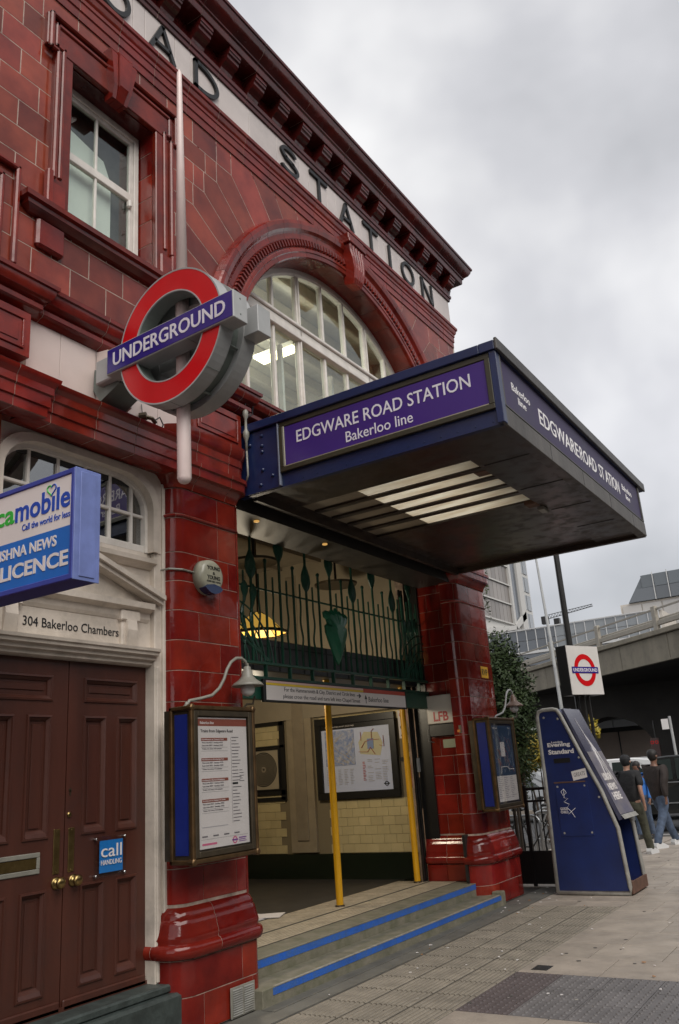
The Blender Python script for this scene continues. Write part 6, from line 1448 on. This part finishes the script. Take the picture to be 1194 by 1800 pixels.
BROWNF = mat('dark brown coat cloth', (.032, .022, .019), .8, noise=.4, nscale=9, bump=.9, bscale=10); JEAN = mat('blue denim', (.085, .12, .19), .8, noise=.5, nscale=12, bump=1., bscale=12)
WSHOE = mat('white trainer', (.6, .6, .6), .5); DSHOE = mat('dark trainer', (.03, .03, .03), .5); HAIRD = mat('dark hair', (.012, .009, .008), .6); HAIRB = mat('brown hair', (.05, .025, .015), .6)
person('man walking away in black T-shirt, black cap and baggy olive trousers, beside the kiosk', (.42, 15.7, 0), math.radians(-14), 1.64, BLACKF, OLIVE, WSHOE, BLACKF, 'short', False, .45, True, SKINM, .3)
person('man walking away in long dark brown jacket, blue jeans and white trainers', (.60, 17.0, 0), math.radians(-32), 1.70, BROWNF, JEAN, WSHOE, HAIRD, 'long', True, -.85, False, SKIND, .5)
person('pedestrian in a bright blue and red jacket, mostly behind the man in black', (-.14, 18.6, 0), math.radians(170), 1.50, mat('bright blue jacket', (.04, .18, .55), .6), JEAN, DSHOE, HAIRD, 'long', False, .2, False, SKIND, .2)
# ================================================================ VEHICLES
CGL = mat('dark car glass', (.02, .028, .026), .06, spec=.8)
def vehicle(name, label, cat, x0, L_, y0, Wd, H, paint, kind='cab', group=None, M=None):
    t_ = thing(name, label, cat, (x0+L_/2, y0+Wd/2, 0) if M is None else M.translation, group)
    k = lambda u: x0+u*L_
    if kind == 'cab': pr = [(0, .28), (0, .62), (.02, .80), (.10, .90), (.22, .98), (.27, 1.05), (.335, .985*H), (.40, H), (.86, H), (.93, .97*H), (.985, 1.05), (1, .95), (1, .28)]
    elif kind == 'van': pr = [(0, .25), (0, .7), (.03, .95), (.14, 1.08), (.22, .93*H), (.30, H), (.98, H), (1, .95*H), (1, .25)]
    else: pr = [(0, .25), (0, .55), (.03, .70), (.12, .80), (.24, .88), (.36, .98*H), (.45, H), (.66, H), (.78, .96*H), (.90, .95), (.99, .88), (1, .6), (1, .25)]
    P = [(k(u), z) for u, z in pr]; n = len(P); V = []; F = []
    for (yy, sc) in ((y0, 0), (y0+.04, 1), (y0+Wd-.04, 1), (y0+Wd, 0)):
        for (x, z) in P:
            tuck = max(0, (z-1.0))*.16 if z > 1.0 else 0
            y_ = yy+tuck if yy < y0+Wd/2 else yy-tuck
            V.append((x, y_, z-(0.03 if sc == 0 and z > .3 else 0)))
    for s_ in range(3):
        for i in range(n): j = (i+1) % n; F.append((s_*n+i, s_*n+j, (s_+1)*n+j, (s_+1)*n+i))
    F += [tuple(range(n))[::-1], tuple(range(3*n, 4*n))]
    tr = (lambda v: v) if M is None else (lambda v: M @ (Vector(v)-Vector((x0+L_/2, y0+Wd/2, 0))))
    put('body', [tr(v) for v in V], F, paint, t_)
    wins = {'cab': [[(.29, 1.03), (.345, .94*H), (.415, .955*H), (.415, 1.03)], [(.435, 1.03), (.435, .955*H), (.64, .955*H), (.64, 1.03)], [(.66, 1.03), (.66, .955*H), (.84, .955*H), (.90, 1.03)]],
            'van': [[(.17, 1.12), (.24, .90*H), (.36, .90*H), (.36, 1.12)]], 'car': [[(.27, .90), (.37, .93*H), (.50, .94*H), (.50, .90)], [(.52, .90), (.52, .94*H), (.66, .94*H), (.80, .90)]]}[kind]
    for w_ in wins:
        for side in (0, 1):
            Q = []
            for (u, z) in w_:
                tk = max(0, z-1.0)*.16; Q.append((k(u), (y0+tk-.004) if side == 0 else (y0+Wd-tk+.004), z))
            m_ = len(Q); put('side_window', [tr(v) for v in Q], [tuple(range(m_))], CGL, t_)
    a, c = ((.272, 1.07), (.333, .96*H)) if kind == 'cab' else ((.145, 1.1), (.218, .91*H)) if kind == 'van' else ((.25, .90), (.352, .95*H))
    put('windscreen', [tr(v) for v in ((k(a[0])-.01, y0+.14, a[1]), (k(a[0])-.01, y0+Wd-.14, a[1]), (k(c[0])-.012, y0+Wd-.22, c[1]), (k(c[0])-.012, y0+.22, c[1]))], [(0, 1, 2, 3)], CGL, t_)
    for u in (.17, .80):
        for yy, d_ in ((y0-.005, 1), (y0+Wd+.005, -1)):
            c_ = tr((k(u), yy, .33)); R3 = M.to_3x3().to_4x4() if M is not None else Matrix.Identity(4)
            b = B(Matrix.Translation(c_) @ R3); b.lathe([(.20, .0), (.30, .0), (.335, .03), (.335, .18), (.1, .2)] if d_ > 0 else [(.20, .0), (.30, .0), (.335, -.03), (.335, -.18), (.1, -.2)], (0, 0, 0), 'y', 20); b.build('tyre', BLK, t_)
            b = B(Matrix.Translation(c_) @ R3); b.lathe([(0, -.008*d_), (.12, .004*d_), (.2, .0)], (0, 0, 0), 'y', 12); b.build('wheel_rim', CHR, t_)
    for yy in (y0+.16, y0+Wd-.34):
        b = B(); b.box(k(0)-.012, k(0)+.03, yy, yy+.2, .62, .76, .02); b.V = [tuple(tr(v)) for v in b.V]; b.build('headlight', GLOBE, t_)
    b = B(); b.box(k(0)-.03, k(0)+.05, y0+.05, y0+Wd-.05, .28, .46, .02); b.V = [tuple(tr(v)) for v in b.V]; b.build('bumper', DARKM, t_)
    if kind == 'cab':
        b = B(); b.box(k(.28), k(.98), y0-.008, y0+.0, .96, .985); b.box(k(.12), k(.98), y0-.010, y0, .50, .53); b.V = [tuple(tr(v)) for v in b.V]; b.build('trim_strip', CHR, t_)
        b = B(); b.box(k(.285), k(.325), y0-.17, y0-.02, 1.0, 1.13, .02); b.V = [tuple(tr(v)) for v in b.V]; b.build('wing_mirror', DARKM, t_)
        b = B(); b.box(k(.60), k(.64), y0-.02, y0, .80, .83, .004); b.V = [tuple(tr(v)) for v in b.V]; b.build('door_handle', CHR, t_)
    return t_
BPAINT = mat('black car paint', (.012, .013, .013), .14, coat=.5); WPAINT = mat('white car paint', (.62, .62, .62), .25, coat=.3); SPAINT = mat('silver car paint', (.35, .36, .37), .25, coat=.3, metal=.4)
vehicle('black_cab', 'black taxi seen from the side at the right edge beyond the pedestrians', 'taxi', -1.95, 4.6, 21.4, 1.75, 1.57, BPAINT, 'cab')
vehicle('white_car', 'white car behind the pedestrians and the black taxi', 'car', -4.6, 4.2, 25.0, 1.75, 1.56, WPAINT, 'car')
vehicle('silver_car', 'silver car parked beyond the cycle stands left of the kiosk', 'car', -8.2, 4.2, 25.6, 1.7, 1.42, SPAINT, 'car')
# far kerb, low wall and hedge wall beyond the side road
fwl = thing('low_boundary_wall', 'pale green grey boundary wall beyond the side road, left of the kiosk', 'wall', (-10, 31, 0))
b = B(); b.box(-22, -6.5, 31, 31.3, 0, 2.9); b.build('wall_face', mat('pale green render', (.24, .27, .22), .8, noise=.25, nscale=1), fwl)
fp_ = B(); fp_.box(-60, 60, 30.0, 34, -.4, .0); fp_.build('far_pavement', FLAG, kind='structure')
bh = thing('bus_stop_flag', 'dark red sign panel on posts under the flyover', 'street sign', (-5.64, 45, 0))
b = B(); b.box(-5.85, -5.43, 44.95, 45.05, 1.0, 2.35, .01); b.build('sign_panel', mat('dark sign panel', (.05, .025, .022), .5), bh)
b = B(); b.box(-5.84, -5.79, 44.97, 45.03, 0, 1.0); b.box(-5.6, -5.55, 44.97, 45.03, 2.35, 3.2); b.build('sign_leg', DARKM, bh)
for i, y_ in enumerate((-5.75, -5.54)): b = B(); b.lathe([(.055, 0), (.085, 0)], (y_, 44.94, 2.15), 'y', 14); b.build('red_circle', SRED, bh)
pf = thing('parking_sign_post', 'grey post with a small white plate at the right under the flyover', 'sign post', (-1.9, 30.5, 0))
b = B(); b.tube([(-1.75, 30.5, 0), (-1.75, 30.5, 2.8)], .045, 8); b.build('post', SGREY, pf); b = B(); b.box(-2.02, -1.80, 30.4, 30.43, 2.38, 2.72); b.build('white_plate', PAPER, pf)
# ================================================================ FLYOVER
CONCR = mat('flyover concrete', (.27, .24, .185), .8, noise=.4, nscale=.8, bump=.05, grime=.5, streak=True, var=.06)
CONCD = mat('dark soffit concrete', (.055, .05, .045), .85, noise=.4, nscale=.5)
RAILG = mat('flyover rail', (.33, .30, .25), .6, noise=.2)
fy = thing('flyover', 'concrete road flyover crossing behind the street sign, with parapet rails', 'flyover', (-8, 47, 0))
dh = Vector((-.735, .678, 0)); nh = Vector((.678, .735, 0)); PB = Vector((-8.583, 47.919, 0))
MF = Matrix(((dh.x, nh.x, 0, PB.x), (dh.y, nh.y, 0, PB.y), (0, 0, 1, 0), (0, 0, 0, 1)))
def Fb(name, m, *a, bev=0): b = B(MF); b.box(*a, bev); return b.build(name, m, fy)
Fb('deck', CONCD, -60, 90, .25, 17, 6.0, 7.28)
for k in range(26): Fb('fascia_panel', CONCR, -40+k*4.2+.015, -40+(k+1)*4.2-.015, .0, .26, 5.95, 7.25, bev=.02)
Fb('deck_edge', CONCR, -60, 90, -.22, .5, 7.26, 7.52, bev=.03)
Fb('lower_crash_beam', RAILG, -60, 90, -.05, .10, 7.72, 7.98, bev=.03)
Fb('back_crash_beam', RAILG, -60, 90, .25, .35, 7.95, 8.15, bev=.03)
Fb('top_rail', RAILG, -60, 90, -.02, .06, 8.52, 8.60)
for k in range(20): Fb('parapet_post', RAILG, -49.3+k*5.42, -49.3+k*5.42+.32, -.10, .10, 7.5, 8.72, bev=.02)
Fb('far_parapet', CONCR, -60, 90, 16.8, 17, 7.28, 8.3)
# pier wall with an arched opening
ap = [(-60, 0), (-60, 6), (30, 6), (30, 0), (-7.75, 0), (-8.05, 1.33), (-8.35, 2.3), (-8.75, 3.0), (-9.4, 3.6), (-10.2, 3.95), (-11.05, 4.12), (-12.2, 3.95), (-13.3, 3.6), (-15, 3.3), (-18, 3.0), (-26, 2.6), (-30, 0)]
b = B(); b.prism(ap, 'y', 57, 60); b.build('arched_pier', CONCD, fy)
lb = thing('low_pale_building', 'low pale building with white band seen through the arch under the flyover', 'building', (-14, 70, 0))
b = B(); b.box(-32, 0, 70, 76, 0, 3.45); b.build('brown_wall', mat('beige brown wall', (.55, .44, .37), .8, noise=.2, nscale=.6), lb)
b = B(); b.box(-32, 0, 69.9, 76, 3.45, 3.8); b.build('dark_band', DARKM, lb)
for k in range(14): b = B(); b.box(-31.8+k*2.2, -29.65+k*2.2, 69.8, 76, 3.8, 5.6); b.build('white_panel', mat('white cladding', (.75, .76, .77), .5, var=.04), lb)
b = B(); b.box(-32, 0, 69.75, 69.8, 4.35, 4.55); b.build('grey_line', SGREY, lb)
for k in range(7): b = B(); b.box(-30+k*4, -29.9+k*4, 69.96, 70, 0, 3.45); b.build('wall_joint', DARKM, lb)
# white lorry on the flyover
MV = Matrix.Translation(MF @ Vector((-9.5, 3.2, 7.28))) @ Matrix.Rotation(math.atan2(dh.y, dh.x)+PI, 4, 'Z')
vehicle('van_on_flyover', 'white van driving on the flyover at the right edge', 'van', -2.6, 5.2, -1, 2.0, 2.3, WPAINT, 'van', None, MV)
# ================================================================ DISTANT BUILDINGS
GD = mat('far dark glazing', (.075, .085, .10), .12, var=.25, spec=.7); GL_ = mat('far grey glazing', (.20, .215, .23), .18, var=.12); GDK = mat('far smoky glazing', (.10, .115, .13), .15, var=.12); MULW = mat('far white mullion', (.5, .5, .5), .6)
CRM = mat('far cream wall', (.50, .46, .41), .8, noise=.1)
gb = thing('glass_office', 'long low glass fronted office behind the flyover, darker panes at its left end', 'building', (-17, 74, 0))
b = B(); b.box(-26, -9, 70.1, 90, 0, 12.55); b.build('office_body', CRM, gb)
for r_i in range(2):
    for k in range(19):
        x_ = -25.6+k*.86; b = B(); b.box(x_+.03, x_+.83, 70.0, 70.09, 10.75+r_i*.92, 11.63+r_i*.92); b.build('pane', GD if k < 9 else GL_, gb)
for k in range(20): b = B(); b.box(-25.63+k*.86, -25.57+k*.86, 69.93, 70.08, 10.7, 12.62); b.build('mullion', MULW, gb)
b = B(); b.box(-26, -9, 69.9, 70.1, 10.5, 10.72); b.box(-26, -9, 69.9, 70.1, 12.58, 12.66); b.build('office_rail', MULW, gb)
b = B(); b.box(-26, -9, 69.95, 70.1, 9.5, 10.45); b.build('dark_strip', GD, gb)
dg_ = thing('dark_glass_building', 'dark grey glass building with sloping left end, top right beyond the flyover', 'building', (-4, 80, 0))
b = B(); b.prism([(-12.6, 14.3), (6, 14.3), (6, 16.55), (-11.1, 16.55)], 'y', 75.1, 92); b.build('glazed_body', GDK, dg_)
for r_i in range(2):
    for k in range(14):
        x_ = -11.4+k*1.22; b = B()
        if k == 0 and r_i == 0: b.prism([(-12.5, 14.32), (x_+1.17, 14.32), (x_+1.17, 15.42), (-11.75, 15.42)], 'y', 75.0, 75.08)
        else: b.box(x_+.05 if k else (-11.2), x_+1.17, 75.0, 75.08, 14.32+r_i*1.12, 15.40+r_i*1.12)
        b.build('pane', GDK if r_i else GD, dg_)
for k in range(13): b = B(); b.box(-10.24+k*1.22, -10.18+k*1.22, 74.92, 75.05, 14.3, 16.7); b.build('mullion', MULW, dg_)
b = B(); b.box(-13.4, 6, 75.3, 92, 0, 14.28); b.build('lower_wall', CRM, dg_)
for k in range(12): b = B(); b.box(-13.2+k*1.7, -11.6+k*1.7, 75.2, 75.29, 11.6, 14.1); b.build('wall_panel', mat('far grey panel', (.36, .35, .34), .6, var=.08), dg_)
tw_ = thing('hotel_tower', 'tall tower with white gridded windows behind the far pilaster', 'tower', (-42, 103, 0))
TW = mat('tower white frame', (.46, .45, .43), .7, noise=.1); TG = mat('tower curtain glazing', (.19, .17, .155), .35, var=.25)
b = B(); b.box(-52, -35.3, 92, 115.5, 0, 42); b.build('tower_core', TW, tw_)
for f in range(8):
    z_ = 19.3+f*2.66
    for k in range(11):
        y_ = 93.2+k*1.33
        if y_ < 107: b = B(); b.box(-35.29, -35.2, y_+.05, y_+1.28, z_+.12, z_+2.50); b.build('pane', TG, tw_)
    b = B(); b.box(-35.3, -35.0, 92, 107.6, z_-.08, z_+.10); b.build('floor_band', TW, tw_)
    for q_ in range(2): b = B(); b.box(-35.29, -35.2, 111.9+q_*1.7, 113.3+q_*1.7, z_+.15, z_+2.3); b.build('pane', GL_, tw_)
b = B(); b.prism([(92, 17.0), (107, 19.2), (107.6, 18.7), (92, 16.2)], 'x', -35.3, -34.8); b.prism([(107, 19.3), (111.4, 21.6), (111.4, 20.6), (107, 18.5)], 'x', -35.3, -34.8); b.build('white_chevron', TW, tw_)
b = B(); b.box(-35.3, -34.9, 106.8, 107.5, 19.3, 41.8); b.build('corner_fin', TW, tw_)
b = B(); b.box(-35.29, -35.1, 107.6, 109.7, 19.3, 41.8); b.build('dark_recess', GD, tw_)
b = B(); b.box(-35.3, -34.8, 109.8, 111.7, 17, 41.9); b.build('white_fin', TW, tw_)
cr = thing('tower_crane', 'distant lattice crane jib above the glass office roof', 'crane', (-42.6, 150, 20))
b = B(); za_ = lambda u: 26.4+u*1.1
for i in range(16):
    u = i/16; u2 = (i+1)/16; x0_ = -45+u*9; x1_ = -45+u2*9
    b.tube([(x0_, 150, za_(u)), (x1_, 150, za_(u2))], .08, 4); b.tube([(x0_, 150, za_(u)+.75*(1-u*.5)), (x1_, 150, za_(u2)+.75*(1-u2*.5))], .07, 4); b.tube([(x0_, 150, za_(u)), ((x0_+x1_)/2, 150, za_(u)+.75*(1-u*.5)), (x1_, 150, za_(u2))], .05, 4)
b.box(-45.6, -44.4, 149.5, 150.5, 25.6, 27.0); b.build('jib', DARKM, cr)
b = B(); b.box(-43.3, -42.3, 149.5, 150.5, 10, 26.3); b.build('mast', DARKM, cr)
tl_ = thing('pale_lamp_column', 'thin pale grey lamp column rising in front of the glass office', 'lamp column', (-10.2, 45, 0))
b = B(); b.tube([(-10.07, 45, 0), (-10.2, 45, 8), (-10.45, 45, 15)], [.11, .09, .05], 8); b.build('column', SGREY, tl_)
# ================================================================ OPPOSITE SIDE OF THE STREET
BRK = mat('london brick', (.17, .115, .08), .85, noise=.4, nscale=2, grime=.3)
for i, (y0_, y1_, h_, lb_) in enumerate(((-34, -12, 11.5, 'brown brick shop terrace across the street, south end'), (-11.9, 12, 13.5, 'brown brick shop terrace across the street, middle house row'), (12.1, 40, 10.5, 'brown brick shop terrace across the street, north end'))):
    tb = thing('opposite_terrace', lb_, 'building', (26, (y0_+y1_)/2, 0), 'brick terraces across the street')
    b = B(); b.box(22, 32, y0_, y1_, 0, h_); b.build('brick_wall', BRK, tb)
    b = B(); b.box(21.8, 22, y0_, y1_, 3.6, 4.3); b.build('shop_fascia', DARKM, tb)
    n_ = int((y1_-y0_)/3)
    for f in range(int((h_-4.5)/3)):
        for k in range(n_):
            yy = y0_+1+k*3; b = B(); b.box(21.94, 22, yy, yy+1.2, 5.2+f*3, 7.0+f*3); b.build('window', CGL, tb)
    for k in range(n_): b = B(); b.box(21.93, 22, y0_+.4+k*3, y0_+2.7+k*3, .5, 3.2); b.build('shop_window', CGL, tb)
b = B(); b.box(18.5, 22, -40, 60, -.4, .0); b.build('opposite_pavement', FLAG, kind='structure')
